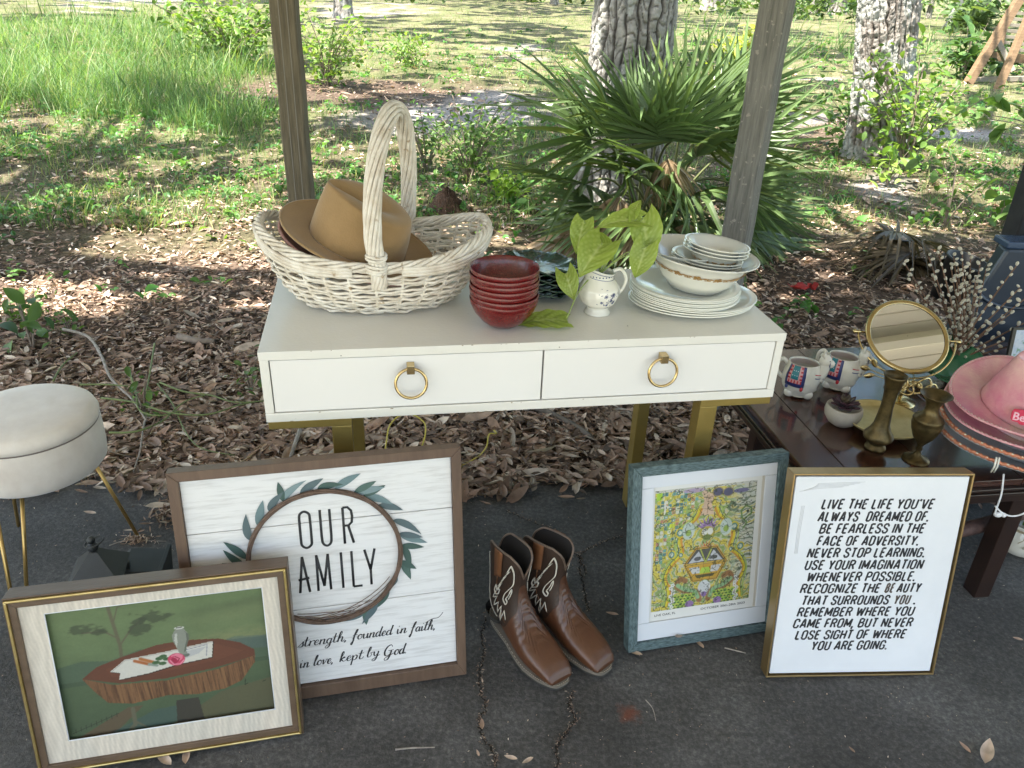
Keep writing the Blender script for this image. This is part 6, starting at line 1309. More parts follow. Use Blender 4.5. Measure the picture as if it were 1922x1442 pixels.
# debris nest by the stool foot
cN = at(262,1010); TV, TF = leaf_tmpl(.2,.4,.3); n = 160; V, F, C = scatter(TV, TF, np.stack([cN.x+RNG.normal(0,.024,n), cN.y-.012+RNG.normal(0,.010,n), RNG.uniform(.002,.010,n)],1), rotm(RNG.uniform(0,6.28,n),RNG.normal(0,.5,n),RNG.normal(0,.5,n)), RNG.uniform(.006,.02,n), LC[RNG.integers(0,8,n)]*1.1)
tag(rawobj('debris', V, F, M_litter, cols=C), 'small heap of dry bits around the stool leg', 'debris', kind='stuff')
cN = at(318,960); n = 260; V, F, C = scatter(TV, TF, np.stack([cN.x+RNG.normal(0,.03,n), cN.y+RNG.normal(0,.05,n), RNG.uniform(.002,.014,n)],1), rotm(RNG.uniform(0,6.28,n),RNG.normal(0,.5,n),RNG.normal(0,.5,n)), RNG.uniform(.006,.035,n), LC[RNG.integers(0,8,n)]*.9)
tag(rawobj('debris', V, F, M_litter, cols=C), 'dark leaf debris gathered at the left edge of the family sign', 'debris', kind='stuff')
# ================================================================== LANTERN
M_iron = pm('charcoal_metal', (.028,.032,.034), (.045,.05,.052), rough=.5, scale=12, metal=.3)
lp = at(178,1092,.13); ln = thing('lantern', 'charcoal metal lantern with pyramid roof behind the framed painting', 'lantern', (lp.x+.004,lp.y+.02,0), (0,0,R(14)))
m = MB(); hs = [(.062,.148),(.058,.150),(.040,.172),(.024,.192),(.010,.210),(.004,.214)]; m.grid([[(sx_*r,sy_*r,z) for sx_,sy_ in ((-1,-1),(1,-1),(1,1),(-1,1))] for r,z in hs], close_u=True); m.add([(sx_*.062,sy_*.062,.148) for sx_,sy_ in ((-1,-1),(1,-1),(1,1),(-1,1))],[(3,2,1,0)]); m.build('roof', M_iron, ln, smooth=False)
m = MB(); m.lathe([(.002,.208),(.009,.211),(.013,.218),(.013,.226),(.008,.232),(.005,.234),(.009,.238),(.0095,.244),(.006,.250),(.001,.252)], 20); m.build('finial', M_iron, ln)
m = MB(); m.tube([(.022*math.cos(a)+.006,.020*math.sin(a),.236+.006*math.cos(a)) for a in np.linspace(0,6.28,26,endpoint=False)], .0018, n=6, closed=True); m.build('carry_ring', M_iron, ln)
bx('vent_collar', (-.050,-.050,.128),(.050,.050,.148), M_iron, ln, .001)
for sx_ in (-1,1):
    for sy_ in (-1,1): bx('corner_post', (sx_*.050-.005,sy_*.050-.005,.016),(sx_*.050+.005,sy_*.050+.005,.1278), M_iron, ln, .001)
bx('base', (-.062,-.062,0),(.062,.062,.0158), M_iron, ln, .001)
m = MB()
for i in range(4): m.ball((-.0+.010*i,-.0505,.138),(.0022,.001,.0022),8,4)
m.build('vent_hole', M_canvas, ln)
l2 = at(262,1092,.08); lb = thing('lantern', 'second charcoal lantern lying on its side against the pyramid-roofed one', 'lantern', (l2.x-.01,l2.y+.055,.058), (R(0),R(96),R(10)))
m = MB(); m.grid([[(sx_*r,sy_*r,z) for sx_,sy_ in ((-1,-1),(1,-1),(1,1),(-1,1))] for r,z in ((.046,.040),(.046,-.045),(.040,-.055),(.022,-.075),(.006,-.09))], close_u=True); m.build('body', M_iron, lb, smooth=False); bx('base', (-.055,-.055,.042),(.055,.055,.052), M_iron, lb, .001)
# ================================================================== COFFEE TABLE
TY = R(9.5); TZ = .42; TA = Vector((.741,1.535,0))
M_mahog = pm('dark_mahogany', (.034,.012,.008), (.075,.030,.018), rough=.16, scale=3, stretch=(8,1.2,8), coat=.7, bump=.0003, bscale=20, rvar=.05)
M_mahog2 = pm('dark_mahogany_rail', (.016,.008,.006), (.035,.017,.012), rough=.3, scale=5, coat=.3)
ct = thing('coffee_table', 'low dark mahogany table with glossy planked top at the right', 'table', TA, (0,0,TY))
def tt(u, v, z=TZ): c, s = math.cos(TY), math.sin(TY); return Vector((TA.x+u*c-v*s, TA.y+u*s+v*c, z))
TW, TD = 1.25, .80
bx('edge_board', (.012,.012,TZ-.018), (.118,TD-.012,TZ), M_mahog, ct, .0015)
us = [.120,.335,.55,.765,.98,TW]
for i in range(5): bx('plank', (us[i],.012,TZ-.018), (us[i+1]-.0018,TD-.012,TZ-.0002*(i%2)), M_mahog, ct, .0012)
for z0,z1,o_ in ((TZ-.026,TZ-.0185,.0),(TZ-.034,TZ-.0265,.008),(TZ-.044,TZ-.0345,.002)): bx('edge_moulding', (o_,o_,z0), (TW,TD-o_,z1), M_mahog2, ct, .002)
bx('apron', (.03,.032,TZ-.085), (TW,.050,TZ-.0445), M_mahog2, ct); bx('apron', (.03,.0505,TZ-.085), (.048,TD-.03,TZ-.0445), M_mahog2, ct)
for (u,v) in ((.215,.70),(.60,.060),(.09,.06),(1.12,.70)): bx('leg', (u-.024,v-.02,0), (u+.024,v+.028,TZ-.0855), M_mahog2, ct, .002)
bx('stretcher', (.19,.695,.02), (1.12,.72,.06), M_mahog2, ct)
m = MB(); a = tt(.52,.155,.16)-TA; m.tube([(.47,.10,.185),(.60,.12,.19),(.80,.16,.205)], .020, n=14); m.build('worn_rail', pm('worn_reddish_rail',(.05,.025,.022),(.13,.075,.065),rough=.7,scale=40,bump=.001), ct)
m = MB(); m.tube([(.62,.30,.30),(.50,.42,.02)], .022, n=4); m.build('cross_brace', M_mahog2, ct, smooth=False)
# ---- llama mugs
M_cer = pm('cream_ceramic', (.58,.55,.46), (.70,.67,.60), rough=.15, scale=14, coat=.5, bump=.002, bscale=38)
M_brownin = pm('mug_inside', (.50,.40,.34), (.58,.48,.42), rough=.3, scale=8)
cols_ = dict(navy=(.03,.04,.14), teal=(.03,.20,.24), red=(.45,.02,.03), pink=(.60,.30,.30))
def flatm(n, c, r=.3): return pm(n, c, rough=r)
M_nv, M_tl, M_rd, M_pk = flatm('navy_glaze',cols_['navy']), flatm('teal_glaze',cols_['teal']), flatm('red_glaze',cols_['red']), flatm('pink_glaze',cols_['pink'])
def llama(label, loc, rot, s=1.):
    t = thing('llama_mug', label, 'mug', loc, (0,0,rot), 'llama mugs'); t.scale = (s,s,s*1.24)
    def br(z): return float(np.interp(z, [0,.008,.02,.04,.06,.075,.084], [.030,.038,.046,.050,.048,.043,.040]))
    def sp(ph, z, off=0.): r = br(z)+off; wool = .0016*math.sin(ph*6+z*200)*max(0,1-z/.05); return Vector(((r+wool)*1.10*math.cos(ph), (r+wool)*.92*math.sin(ph), z+.004))
    m = MB(); m.grid([[sp(2*math.pi*k/60, z) for k in range(60)] for z in np.linspace(0,.084,26)]+[[sp(2*math.pi*k/60, z, -.0035) for k in range(60)] for z in (.083,.07,.05,.03)], close_u=True); m.lathe([(.0005,.006),(.036,.006)],30,cap0=False,cap1=False); m.build('body', M_cer, t)
    m = MB(); m.grid([[sp(2*math.pi*k/48, z, -.0040) for k in range(48)] for z in np.linspace(.080,.022,8)], close_u=True); m.lathe([(.0005,.028),(.0405,.028)],48,sx=1.08,sy=.92,cap0=False,cap1=False); m.build('inside', M_brownin, t)
    for sx_ in (-1,1):
        for sy_ in (-1,1): MB().ball((sx_*.026,sy_*.021,.012),(.016,.015,.012),16,8).build('foot', M_cer, t)
    m = MB(); m.tube(crom([(.047,0,.050),(.056,0,.072),(.057,0,.090),(.062,0,.098)],6), list(np.linspace(.017,.013,19)), n=14); m.build('neck', M_cer, t)
    h = MB(); h.ball((.056,0,.098),(.018,.0165,.0165),18,12); h.ball((.071,0,.092),(.0125,.0105,.0105),16,10); ho = h.build('head', M_cer, t)
    for sy_ in (-1,1): MB().ball((.050,sy_*.0105,.112),(.004,.0035,.0085),10,8).build('ear', M_cer, ho)
    m = MB(); rnd = random.Random(3)
    for q in range(10): m.ball((.048+rnd.uniform(-.006,.006),rnd.uniform(-.007,.007),.110+rnd.uniform(-.003,.003)),.0042,8,6)
    m.build('wool_tuft', M_cer, ho)
    m = MB(); m.tube([(.0690,.0112*math.cos(a),.0930+.0112*math.sin(a)) for a in np.linspace(0,6.28,20,endpoint=False)], .0011, n=5, closed=True); m.build('halter', M_nv, t)
    for sy_ in (-1,1): MB().ball((.0665,sy_*.0125,.1020),(.0018,.0010,.0014),8,5).build('eye', M_ink, t)
    MB().ball((.0835,0,.0935),(.0010,.0022,.0012),8,5).build('nostril', M_ink, t)
    for zz,mt in ((.066,M_rd),(.057,M_nv)):
        m = MB(); m.tube([Vector((.0,0,0))+ (sp(a, zz-.006*(1-(a/.9)**2), .0008 if abs(a) > .33 else .0075) ) for a in np.linspace(-.85,.85,21)], .0012, n=6); m.build('painted_collar', mt, t)
    m = MB(); m.tube(crom([(-.044,0,.078),(-.060,0,.088),(-.072,0,.078),(-.070,0,.055),(-.050,0,.040)],7), .0055, n=10); m.build('tail_handle', M_cer, t)
    for sd in (-1,1):
        def patch(u0,u1,z0,z1,mt,nm,off): m = MB(); m.grid([[sp(sd*(math.pi/2)+sd*u, z, off) for u in np.linspace(u0,u1,8)] for z in np.linspace(z0,z1,8)]); m.build(nm, mt, t, solid=.0006)
        patch(-.15,.95,.030,.083,M_nv,'blanket',.0008); patch(.02,.80,.040,.083,M_pk,'blanket_band',.0014); patch(.22,.62,.050,.083,M_tl,'blanket_panel',.0020)
        for i in range(5): patch(.02+.16*i,.08+.16*i,.040,.048,M_rd,'blanket_block',.0018)
        for i in range(4): patch(.02,.14,.050+.009*i,.054+.009*i,M_rd,'blanket_block',.0018); patch(.66,.80,.050+.009*i,.054+.009*i,M_rd,'blanket_block',.0018)
        for i in range(6): MB().ball(sp(sd*(math.pi/2)+sd*(.30+.12*(i%3)), .060+.011*(i//3), .0026),(.0012,.0012,.0012),6,5).build('blanket_dot', M_canvas, t)
        for u,mt in ((-.05,M_rd),(.80,M_nv)): MB().ball(sp(sd*(math.pi/2)+sd*u,.027,.002),(.005,.0035,.0055),10,8).build('tassel', mt, t)
    return t
q = at(1499,745,TZ); llama('cream llama mug with a patterned blanket, nearer the white desk', (q.x,q.y+.015,TZ+.0002), R(-16), .98)
q = at(1573,732,TZ); llama('cream llama mug with striped collar, next to the round mirror', (q.x,q.y+.015,TZ+.0002), R(-30), .98)
# ---- succulent
q = at(1580,800,TZ); sc = thing('succulent_pot', 'round stone-grey pot with a dark purple succulent rosette', 'plant pot', (q.x,q.y+.012,TZ+.0002))
m = MB(); m.lathe([(.001,0),(.022,0),(.036,.010),(.047,.026),(.050,.040),(.047,.055),(.044,.058),(.042,.054),(.038,.048),(.001,.047)], 44); m.build('pot', pm('speckled_stone',(.36,.32,.26),(.50,.45,.38),rough=.7,scale=16,bump=.0008), sc)
M_succ = cm('succulent_leaf', rough=.35, var=.12, scale=40)
k = 0
for ring,(cnt,L,el,z0) in enumerate(((8,.040,.15,.052),(7,.034,.40,.058),(5,.024,.75,.062),(3,.014,1.1,.064))):
    for i in range(cnt):
        a = 2*math.pi*i/cnt+ring*.4; dx, dy = math.cos(a), math.sin(a); rowsP = []
        for r_ in range(9):
            t = r_/8; w = .0115*(L/.04)*math.sin(math.pi*min(1,t*.82+.12))**.7*(1 if t < .8 else (1-t)/.2*.75+.25); base = Vector((dx*L*t*math.cos(el), dy*L*t*math.cos(el), z0+L*t*math.sin(el)+.006*t*t)); sd = Vector((-dy,dx,0)); up = Vector((-dx*math.sin(el),-dy*math.sin(el),math.cos(el)))
            rowsP.append([base-sd*w+up*.003, base-sd*w*.5, base-up*.0008, base+sd*w*.5, base+sd*w+up*.003])
        m = MB(); g0 = (.060,.025,.035) if ring < 2 else (.10,.075,.045); m.grid(rowsP, c=g0); o = m.build('succulent_leaf', M_succ, sc, solid=.0018); k += 1
# ---- tray, vases
M_oldbrass = pm('tarnished_brass', (.048,.035,.015), (.16,.115,.046), rough=.42, metal=.75, scale=40, bump=.0007, bscale=70)
M_traybrass = pm('dull_brass_tray', (.50,.41,.18), (.66,.57,.30), rough=.42, metal=.55, scale=22, bump=.0003)
q = at(1658,790,TZ+.022); ty = thing('brass_tray', 'round dull brass footed tray behind the tall brass vase', 'tray', (q.x,q.y,TZ+.0002))
m = MB(); m.lathe([(.001,.018),(.082,.018),(.094,.022),(.102,.031),(.104,.032),(.1045,.030),(.096,.020),(.084,.0155),(.001,.0155)], 64); m.build('dish', M_traybrass, ty)
m = MB(); m.lathe([(.001,0),(.038,0),(.036,.004),(.030,.0153),(.001,.0153)], 40); m.build('foot', M_oldbrass, ty)
q = at(1645,846,TZ); v1 = thing('brass_vase', 'taller tarnished brass vase with swollen base, in front of the tray', 'vase', (q.x,q.y+.012,TZ+.0002))
m = MB(); m.lathe([(.001,0),(.027,0),(.028,.004),(.026,.010),(.021,.014),(.020,.018),(.028,.024),(.038,.034),(.0395,.040),(.037,.048),(.028,.060),(.021,.078),(.019,.10),(.0165,.13),(.016,.155),(.0185,.180),(.023,.205),(.028,.222),(.031,.228),(.0285,.229),(.024,.216),(.016,.195),(.001,.15)], 48); m.V = [(x*.95,y*.95,z*.94) for x,y,z in m.V]; m.build('body', M_oldbrass, v1)
q = at(1722,868,TZ); v2 = thing('brass_vase', 'brass goblet-shaped vase with wide flared mouth, beside the pink hats', 'vase', (q.x,q.y+.012,TZ+.0002))
m = MB(); m.lathe([(.001,0),(.033,0),(.033,.003),(.024,.007),(.010,.016),(.006,.028),(.0085,.034),(.006,.042),(.012,.052),(.024,.068),(.033,.090),(.037,.108),(.035,.116),(.037,.119),(.034,.125),(.022,.134),(.0165,.145),(.016,.158),(.021,.172),(.030,.184),(.038,.190),(.036,.190),(.020,.176),(.012,.160),(.001,.13)], 48); m.build('body', M_oldbrass, v2)
# ---- mirror
M_polb = pm('polished_brass', (.55,.42,.19), (.66,.52,.27), rough=.22, metal=1, scale=20)
mc = atY(1702,632,2.10); mb = at(1690,745,TZ); mr_ = thing('vanity_mirror', 'round brass vanity mirror on a leafy stand, tilted up at the roof', 'mirror', (mc.x-.01,mc.y,TZ+.0002)); mo_ = Vector(mr_.location)
mn = Vector((-.02,-math.cos(R(50)),math.sin(R(50)))).normalized(); mx_ = Vector((1,0,-.13)); mx_ = (mx_-mn*mx_.dot(mn)).normalized(); my = mn.cross(mx_); MM = Matrix((mx_,my,mn)).transposed(); cl_ = mc-mo_
rot4 = MM
def mlathe(prof, name, mat, n=72): m = MB(); m.lathe(prof, n, cap0=False, cap1=False); m.V = [tuple(cl_ + rot4 @ Vector(v)) for v in m.V]; return m.build(name, mat, mr_)
M_mirror, _t, _p, _o = principled('mirror_glass'); _p.inputs['Metallic'].default_value = 1; _p.inputs['Roughness'].default_value = .01; _p.inputs['Base Color'].default_value = (.93,.93,.92,1)
mlathe([(.001,.004),(.1065,.004)], 'mirror_glass', M_mirror)
mlathe([(.106,-.004),(.116,-.004),(.1195,.001),(.1185,.006),(.114,.0085),(.1115,.007),(.1095,.0085),(.106,.006)], 'rim', M_polb); mlathe([(.001,-.004),(.108,-.005)], 'back', M_polb)
for sg in (-1,1):
    m = MB(); m.tube([cl_+mx_*sg*.117, cl_+mx_*sg*.134, cl_+mx_*sg*.138, cl_+mx_*sg*.142, cl_+mx_*sg*.150, cl_+mx_*sg*.155], [.003,.003,.007,.004,.008,.002], n=12); m.build('pivot_knob', M_polb, mr_)
m = MB(); yk = [cl_+mx_*math.cos(a)*.139+Vector((0,.02*math.sin(-a),0))+my*math.sin(a)*.142 for a in np.linspace(0,-math.pi,40)]; m.tube(yk, .0028, n=8); m.build('yoke', M_polb, mr_)
low = cl_+my*-.145
m = MB(); m.tube([low+Vector((0,.01,0)), Vector((low.x,low.y+.03,.02)), Vector((low.x,low.y+.03,0))], .006, n=10); m.lathe([(.001,0),(.045,0),(.044,.005),(.015,.012),(.001,.013)], 32, center=(low.x,low.y+.03,0)); m.build('stem', M_polb, mr_)
for i in range(6):
    dx = -.055+.022*i; m = MB(); cc3 = low+Vector((dx, -.012, -.008+.012*math.sin(i*2.))); m.tube([cc3+Vector((.020*math.cos(a),.006*math.sin(a*2),.016*math.sin(a))) for a in np.linspace(0,6.28,22,endpoint=False)], .0030, n=7, closed=True); m.build('scroll_ring', M_polb, mr_)
for (px,py,an) in ((1625,692,2.9),(1642,682,2.1),(1632,706,3.3),(1722,698,.4),(1720,722,-.5),(1702,716,-1.4)):
    c = atY(px,py,mc.y-.075)-mo_; u = Vector((math.cos(an),0,math.sin(an))); v = Vector((-math.sin(an),.0,math.cos(an))); m = MB(); n = 9
    m.grid([[c+u*(.022*(i/(n-1)-.5))*1.5+v*s*.0085*math.sin(math.pi*min(.999,max(.001,i/(n-1))))**.7+Vector((0,.003*abs(s)+.001*math.sin(i*3),0)) for s in (-1,-.5,0,.5,1)] for i in range(n)]); lf = m.build('brass_leaf', M_polb, mr_, solid=.001)
    MB().tube([c-u*.014, (c+low)*.5+Vector((0,-.01,0)), low], .0013, n=6).build('leaf_stem', M_polb, mr_)
gq = at(1745,705,TZ); leafplate('leaf_plate','large glossy green leaf dish between the mirror and the pink hats', (gq.x+.03,gq.y+.02,TZ+.035), (R(14),R(-4),.4), .125, pm('green_majolica',(.015,.10,.045),(.03,.17,.08),rough=.15,scale=9,coat=.7,bump=.002,bscale=30), lobes=7, dish=.03)
# ---- hats
M_pinkh = pm('iridescent_pink', (.50,.13,.22), (.66,.42,.36), rough=.36, scale=9, bump=.0010, bscale=160, stretch=(1,1,1), coat=.15, speck=((.55,.56,.32),3.2,.60))
M_pinke = pm('pink_trim', (.55,.22,.26), (.68,.40,.40), rough=.4, scale=60)
M_greyh = pm('grey_white_felt', (.34,.33,.33), (.46,.45,.45), rough=.85, scale=12)
M_seq = pm('copper_sequin_cord', (.42,.12,.06), (.66,.30,.18), rough=.3, metal=.4, scale=220, bump=.001)
M_pearl = pm('pearl_sequin', (.70,.66,.50), rough=.15, metal=.3)
hc = atY(1926,768,1.74); hrot = (R(14),R(8),R(-8))
for i,(dz,mat,sz,lab) in enumerate(((-.075,M_greyh,1.03,'lowest grey-white sequin-edged hat of the stack at the right edge'),(-.050,M_greyh,1.01,'second grey-white hat with copper sequin edge, under the pink ones'),(-.026,M_pinkh,.99,'lower pink cowboy hat with stitched brim, under the top pink hat'),(0,M_pinkh,.97,'topmost iridescent pink cowboy hat with a red lettered patch'))):
    t, br_ = hat('cowboy_hat', lab, (hc.x-.004*(3-i),hc.y-.004*(3-i),hc.z+dz), hrot, .192*sz,.166*sz,.112,.095,.132 if i == 3 else .03, mat, curl=.004, sidecurl=.034, edge=((M_pinke if i > 1 else M_greyh), .0028), group='stack of cowboy hats')
    n = 150
    if i < 2:
        for rr3 in (.985,.955):
            m = MB(); m.tube([br_(rr3, 2*math.pi*k/420)+Vector((0,0,.004+.0015*math.sin(k*1.3))) for k in range(420)], .0046, n=6, closed=True); m.build('sequin_cord', M_seq, t)
        m = MB()
        for k in range(54): ph = 2*math.pi*k/54; m.ball(br_(.985,ph)+Vector((0,0,.0075)),(.0040,.0040,.0014),8,4)
        o = m.build('sequins', M_pearl, t); tag(o, kind='stuff')
    else:
        m = MB()
        for k in range(110): ph = 2*math.pi*k/110; m.tube([br_(.965,ph)+Vector((0,0,.0025)), br_(.985,ph+.02)+Vector((0,0,.0045)), br_(.995,ph+.035)+Vector((0,0,.002))], .0008, n=4)
        o = m.build('edge_stitching', M_stitch, t); tag(o, kind='stuff')
    if i == 3:   # red patch with lettering on the crown
        topo = t
pc = atY(1908,782,hc.y-.096); pn = Vector((-.10,-.86,.50)).normalized(); pxv = Vector((1,0,-.22)); pxv = (pxv-pn*pxv.dot(pn)).normalized(); pz = pn.cross(pxv); pm_ = Matrix((pxv,-pn,pz)).transposed().to_4x4(); pm_.translation = pc
patch = MB(); sh = [(.0,-.006),(.004,-.012),(.018,-.013),(.022,-.017),(.060,-.017),(.060,.019),(.02,.019),(.004,.017),(.0,.010)]
patch.prism([(x-.012,z) for x,z in sh], 0, .0025); po2 = patch.build('lettered_patch', pm('red_patch',(.42,.01,.04),(.55,.03,.08),rough=.6,scale=90), None, smooth=False, bevel=.001)
bpy.context.view_layer.update(); po2.parent = topo; po2.matrix_parent_inverse = topo.matrix_world.inverted(); po2.matrix_basis = pm_
o = txt("Be", -.008, .020, -.009, .020, po2, pm('pink_letters',(.75,.42,.48),rough=.5), 'patch_lettering', -.0006, bold=.02, shear=.05)
m = MB(); m.tube(crom([tuple(atY(*p)) for p in ((1884,890,1.585),(1880,925,1.575),(1872,950,1.57),(1867,965,1.57))],6), .0022, n=7); m.tube(crom([tuple(atY(*p)) for p in ((1868,950,1.57),(1880,962,1.57),(1900,969,1.57),(1925,962,1.57),(1950,940,1.57))],6), .0022, n=7)
cw = m.build('chin_cord', M_canvas); tag(cw, 'white chin cord hanging from the hat stack in front of the table', 'cord')
m = MB(); c = atY(1873,966,1.57); m.ball(c,(.011,.007,.007),12,8); m.ball(atY(1884,967,1.57),(.006,.006,.006),10,8); to = m.build('cord_toggle', M_canvas, cw)
m = MB(); a = atY(1868,872,1.585); 
for dx in (-.003,.004): m.tube([a+Vector((dx,0,.02)), a+Vector((dx,-.004,-.004)), a+Vector((dx,0,-.022))], .0022, n=6)
tag(m.build('cord_end', M_cream), 'short cream cord ends poking out between the sequined brims', 'cord')
# ---- pussy willows
M_catk = pm('silver_catkin', (.42,.38,.28), (.60,.56,.46), rough=.9, scale=120, sheen=.5, bump=.0008)
M_wst = pm('willow_stem', (.09,.045,.025), (.18,.10,.055), rough=.6, scale=30)
cat = MB(); cat.ball((0,0,.0055),(.0048,.0048,.0075),10,8); catm = cat.mesh('catkin', M_catk); catm.materials[0] = M_catk
capb = MB(); capb.ball((0,0,.0005),(.0034,.0034,.003),8,5); capm = capb.mesh('bud_scale', M_wst)
def willow(label, base, stems, Y):
    t = thing('pussy_willow', label, 'branches', base, group='pussy willow bunches'); bo = Vector(base); rnd = random.Random(len(stems))
    for (px,py,dY) in stems:
        e = atY(px,py,Y+dY)-bo; c = crom([(rnd.uniform(-.012,.012),rnd.uniform(-.012,.012),0),(e.x*.45,e.y*.45,e.z*.5),tuple(e)],9); MB().tube(c, list(np.linspace(.0042,.0018,len(c))), n=5).build('stem', M_wst, t)
        n = max(3,int(e.length/.026)); sgn = 1
        for k in range(n):
            f = .22+.78*k/(n-1); i = min(len(c)-2,int(f*(len(c)-1))); p = Vector(c[i]).lerp(Vector(c[i+1]), f*(len(c)-1)-i if i < len(c)-2 else 1.0*(f>=1) or f*(len(c)-1)-i); d = Vector((rnd.gauss(0,.5)+sgn*.7, rnd.gauss(-.2,.6), .8)).normalized(); sgn = -sgn
            o = link(bpy.data.objects.new('catkin', catm), t); o.location = p+d*.004; o.rotation_euler = d.to_track_quat('Z','Y').to_euler(); s_ = rnd.uniform(.8,1.15); o.scale = (s_,s_,s_)
    return t
b1 = Vector((1.43,2.25,TZ)); willow('dense bunch of pussy willow twigs standing behind the mirror', (b1.x,b1.y,TZ), [(1696,492,.02),(1705,520,0),(1742,480,.03),(1760,470,0),(1785,500,.05),(1800,560,0),(1822,480,.06),(1840,490,.02),(1832,520,-.02),(1810,600,.02),(1770,560,-.03),(1788,620,0),(1852,500,.05),(1790,480,.08),(1750,520,.02),(1765,600,0),(1780,540,.02),(1795,520,-.02),(1805,640,.01),(1815,540,.03),(1825,600,-.01),(1775,650,.02),(1790,570,0),(1832,560,.03),(1760,640,0),(1798,500,.0),(1812,510,.03),(1822,530,.01),(1806,470,.02),(1835,540,-.01),(1790,600,-.02),(1800,660,-.02),(1820,640,-.02)], 2.40)
b2 = tt(.76,.62); willow('looser bunch of pussy willow twigs beside the navy cabinet', (b2.x,b2.y,TZ), [(1907,500,.0),(1915,540,.05),(1925,560,.02),(1885,640,-.03),(1935,600,0),(1895,590,.03),(1930,640,-.03)], 2.25)
# ---- navy cabinet, framed photo
M_navy = pm('navy_plastic', (.012,.022,.040), (.018,.032,.058), rough=.35, scale=5, coat=.2)
nb = atY(1905,452,2.62); nv = thing('navy_cabinet', 'tall dark navy cabinet with sloping side behind the pink hats', 'cabinet', (nb.x,2.62,0)); zt = nb.z
m = MB(); m.add([(-.26,-.03,0),(.50,-.03,0),(.50,.10,0),(-.20,.10,0),(-.035,-.03,zt-.02),(.50,-.03,zt-.02),(.50,.05,zt-.02),(-.02,.05,zt-.02)], [(3,2,1,0),(4,5,6,7),(0,1,5,4),(1,2,6,5),(2,3,7,6),(3,0,4,7)]); m.build('cabinet_body', M_navy, nv, smooth=False, bevel=.012)
bx('lid', (-.040,-.036,zt-.0195), (.52,.060,zt+.004), pm('navy_lid', (.03,.055,.11),(.04,.07,.13), rough=.25, scale=5), nv, .006)
m = MB(); m.tube([(.06+.17*math.cos(a),-.034,zt-.13+.10*math.sin(a)) for a in np.linspace(math.pi,2*math.pi,24)]+[(.23,-.034,zt-.03),(-.11+.22,-.034,zt-.03)][:0], .008, n=8); m.build('moulded_curve', M_navy, nv)
fq = atY(1917,640,2.18); fp = thing('small_screen', 'thin black-edged panel with a pale garden picture behind the hat stack', 'picture', (fq.x-.010,2.18,fq.z-.09), (R(-10),0,R(6)))
bx('frame', (-.010,0,-.02), (.20,.010,.125), pm('black_plastic',(.01,.01,.011),rough=.3), fp); P = Pic(60,50,.19,.13); f1 = fbm(P.X*90,P.Z*90,1.,1); P.A[:] = (.42,.50,.62); P.blend((f1>.55)*.8,(.55,.60,.66)); P.blend((f1<.38)*.8,(.10,.25,.08)); P.obj('picture', .0005, -.012, -.0008, fp)
# ---- planter under the table
q = at(1912,1046,0); pl_ = thing('planter', 'cream leaf-stamped pot tied with twine under the dark table', 'plant pot', (q.x+.015,q.y+.04,0))
m = MB(); m.lathe([(.001,0),(.04,0),(.052,.008),(.058,.03),(.057,.055),(.047,.078),(.042,.088),(.046,.098),(.044,.100),(.038,.09),(.001,.085)], 44); m.build('pot', M_cer, pl_)
m = MB(); 
for zz in (.083,.087): m.tube([(.0455*math.cos(a),.0455*math.sin(a),zz+.001*math.sin(a*5)) for a in np.linspace(0,6.28,30,endpoint=False)], .0018, n=6, closed=True)
m.tube([(-.02,-.044,.084),(-.035,-.055,.070),(-.045,-.052,.060)],.0014,n=5); m.build('twine', pm('twine',(.40,.33,.22),rough=.9), pl_)
for x_,z_,a_ in ((-.02,.045,.3),(.012,.035,0)): MB().ball((x_,-math.sqrt(max(0,.058**2-x_**2))-.0002,z_),(.009,.0012,.006),10,6).build('stamped_leaf', pm('stamp_brown',(.36,.33,.24),rough=.5), pl_)
for i in range(6):
    a = i*1.05; m = MB(); m.grid([[Vector((math.cos(a)*.05*t*t+s*.010*(1-t*.7)*-math.sin(a), math.sin(a)*.05*t*t+s*.010*(1-t*.7)*math.cos(a), .085+.16*t)) for s in (-1,0,1)] for t in np.linspace(0,1,8)], c=(.16,.28,.05)); m.build('leaf', M_leaf, pl_)
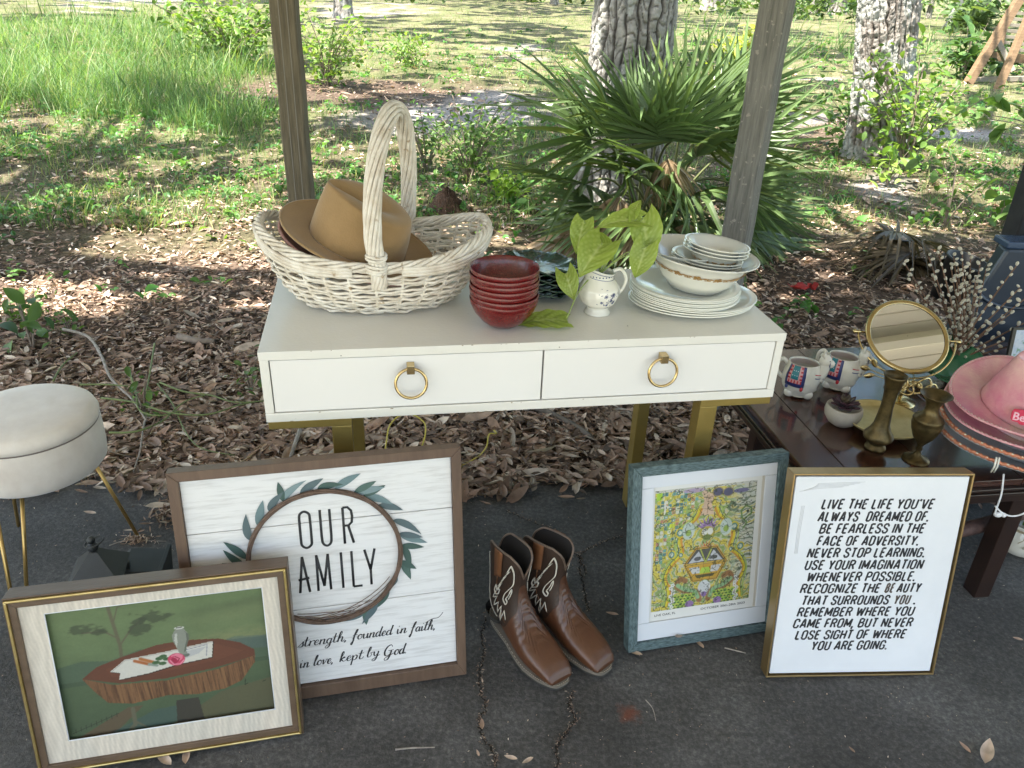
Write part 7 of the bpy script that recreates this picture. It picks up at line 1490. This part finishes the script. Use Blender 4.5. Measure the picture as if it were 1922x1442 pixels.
# ---- black pot and heap of dead fronds, red scrap
q = at(1775,560); bp_ = thing('black_pot', 'black plastic nursery pot in the litter behind the mirror', 'plant pot', (q.x,q.y,0), (R(8),R(12),0)); m = MB(); m.lathe([(.001,0),(.085,0),(.115,.22),(.122,.222),(.122,.235),(.112,.235),(.080,.02),(.001,.02)], 40); m.build('pot', pm('black_plastic_pot',(.010,.011,.012),(.03,.03,.03),rough=.5,scale=9), bp_)
q = at(1700,520); fh = thing('dead_frond_heap', 'heap of grey dead palm fronds beside the black pot', 'dead fronds', (q.x,q.y,0)); 
for s_ in range(9):
    V, F, C = frond_mesh(80+s_, L=.42, n=16, spread=2.4, dead=True, droop=.12); C = C*np.array([.42,.45,.45]); me = rawmesh('dead_frond', V, F, C, False); me.materials.append(M_palm); o = link(bpy.data.objects.new('dead_frond', me), fh); o.location = (random.uniform(-.2,.30),random.uniform(-.1,.2),.05+.02*s_); o.rotation_euler = (random.uniform(-.2,.35),random.uniform(-.3,.3),random.uniform(0,6.28))
q = at(1500,545); m = MB(); m.grid([[Vector(((i-3)*.020+.004*math.sin(j*2),(j-1.5)*.020+.006*math.cos(i*2),.02+.012*math.sin(i*1.3+j)+.006*math.cos(j*2))) for j in range(4)] for i in range(7)]); m.grid([[Vector((.03+(i)*.014,(j-1)*.018-.02,.035+.02*math.sin(i*1.8+j))) for j in range(3)] for i in range(5)]); o = m.build('red_cloth_scrap', pm('red_cloth',(.32,.02,.02),(.45,.04,.04),rough=.7,scale=30), solid=.001); o.location = q; tag(o, 'crumpled red cloth scrap in the litter behind the desk corner', 'scrap')
# ---- yellow cord
M_yel = pm('yellow_cord', (.50,.40,.05), (.62,.52,.12), rough=.45, scale=40)
for pts, lab in (([(723,845,.01),(726,825,.03),(731,800,.05),(748,782,.07),(773,778,.08),(795,792,.06),(799,806,.05),(797,822,.03),(792,838,.01)],'yellow cord looped up behind the family sign'),([(850,888,.005),(868,874,.01),(890,862,.012),(905,850,.015),(914,836,.02),(916,822,.03),(920,814,.035),(932,814,.03),(927,808,.03)],'end of the yellow cord curling on the leaves')):
    P_ = [tuple(at(*p)) for p in pts]; o0 = Vector(P_[0]); c = crom([tuple(Vector(p)-o0) for p in P_],6); o = MB().tube(c, .0028, n=7).build('yellow_cord', M_yel); o.location = o0; tag(o, lab, 'cord')
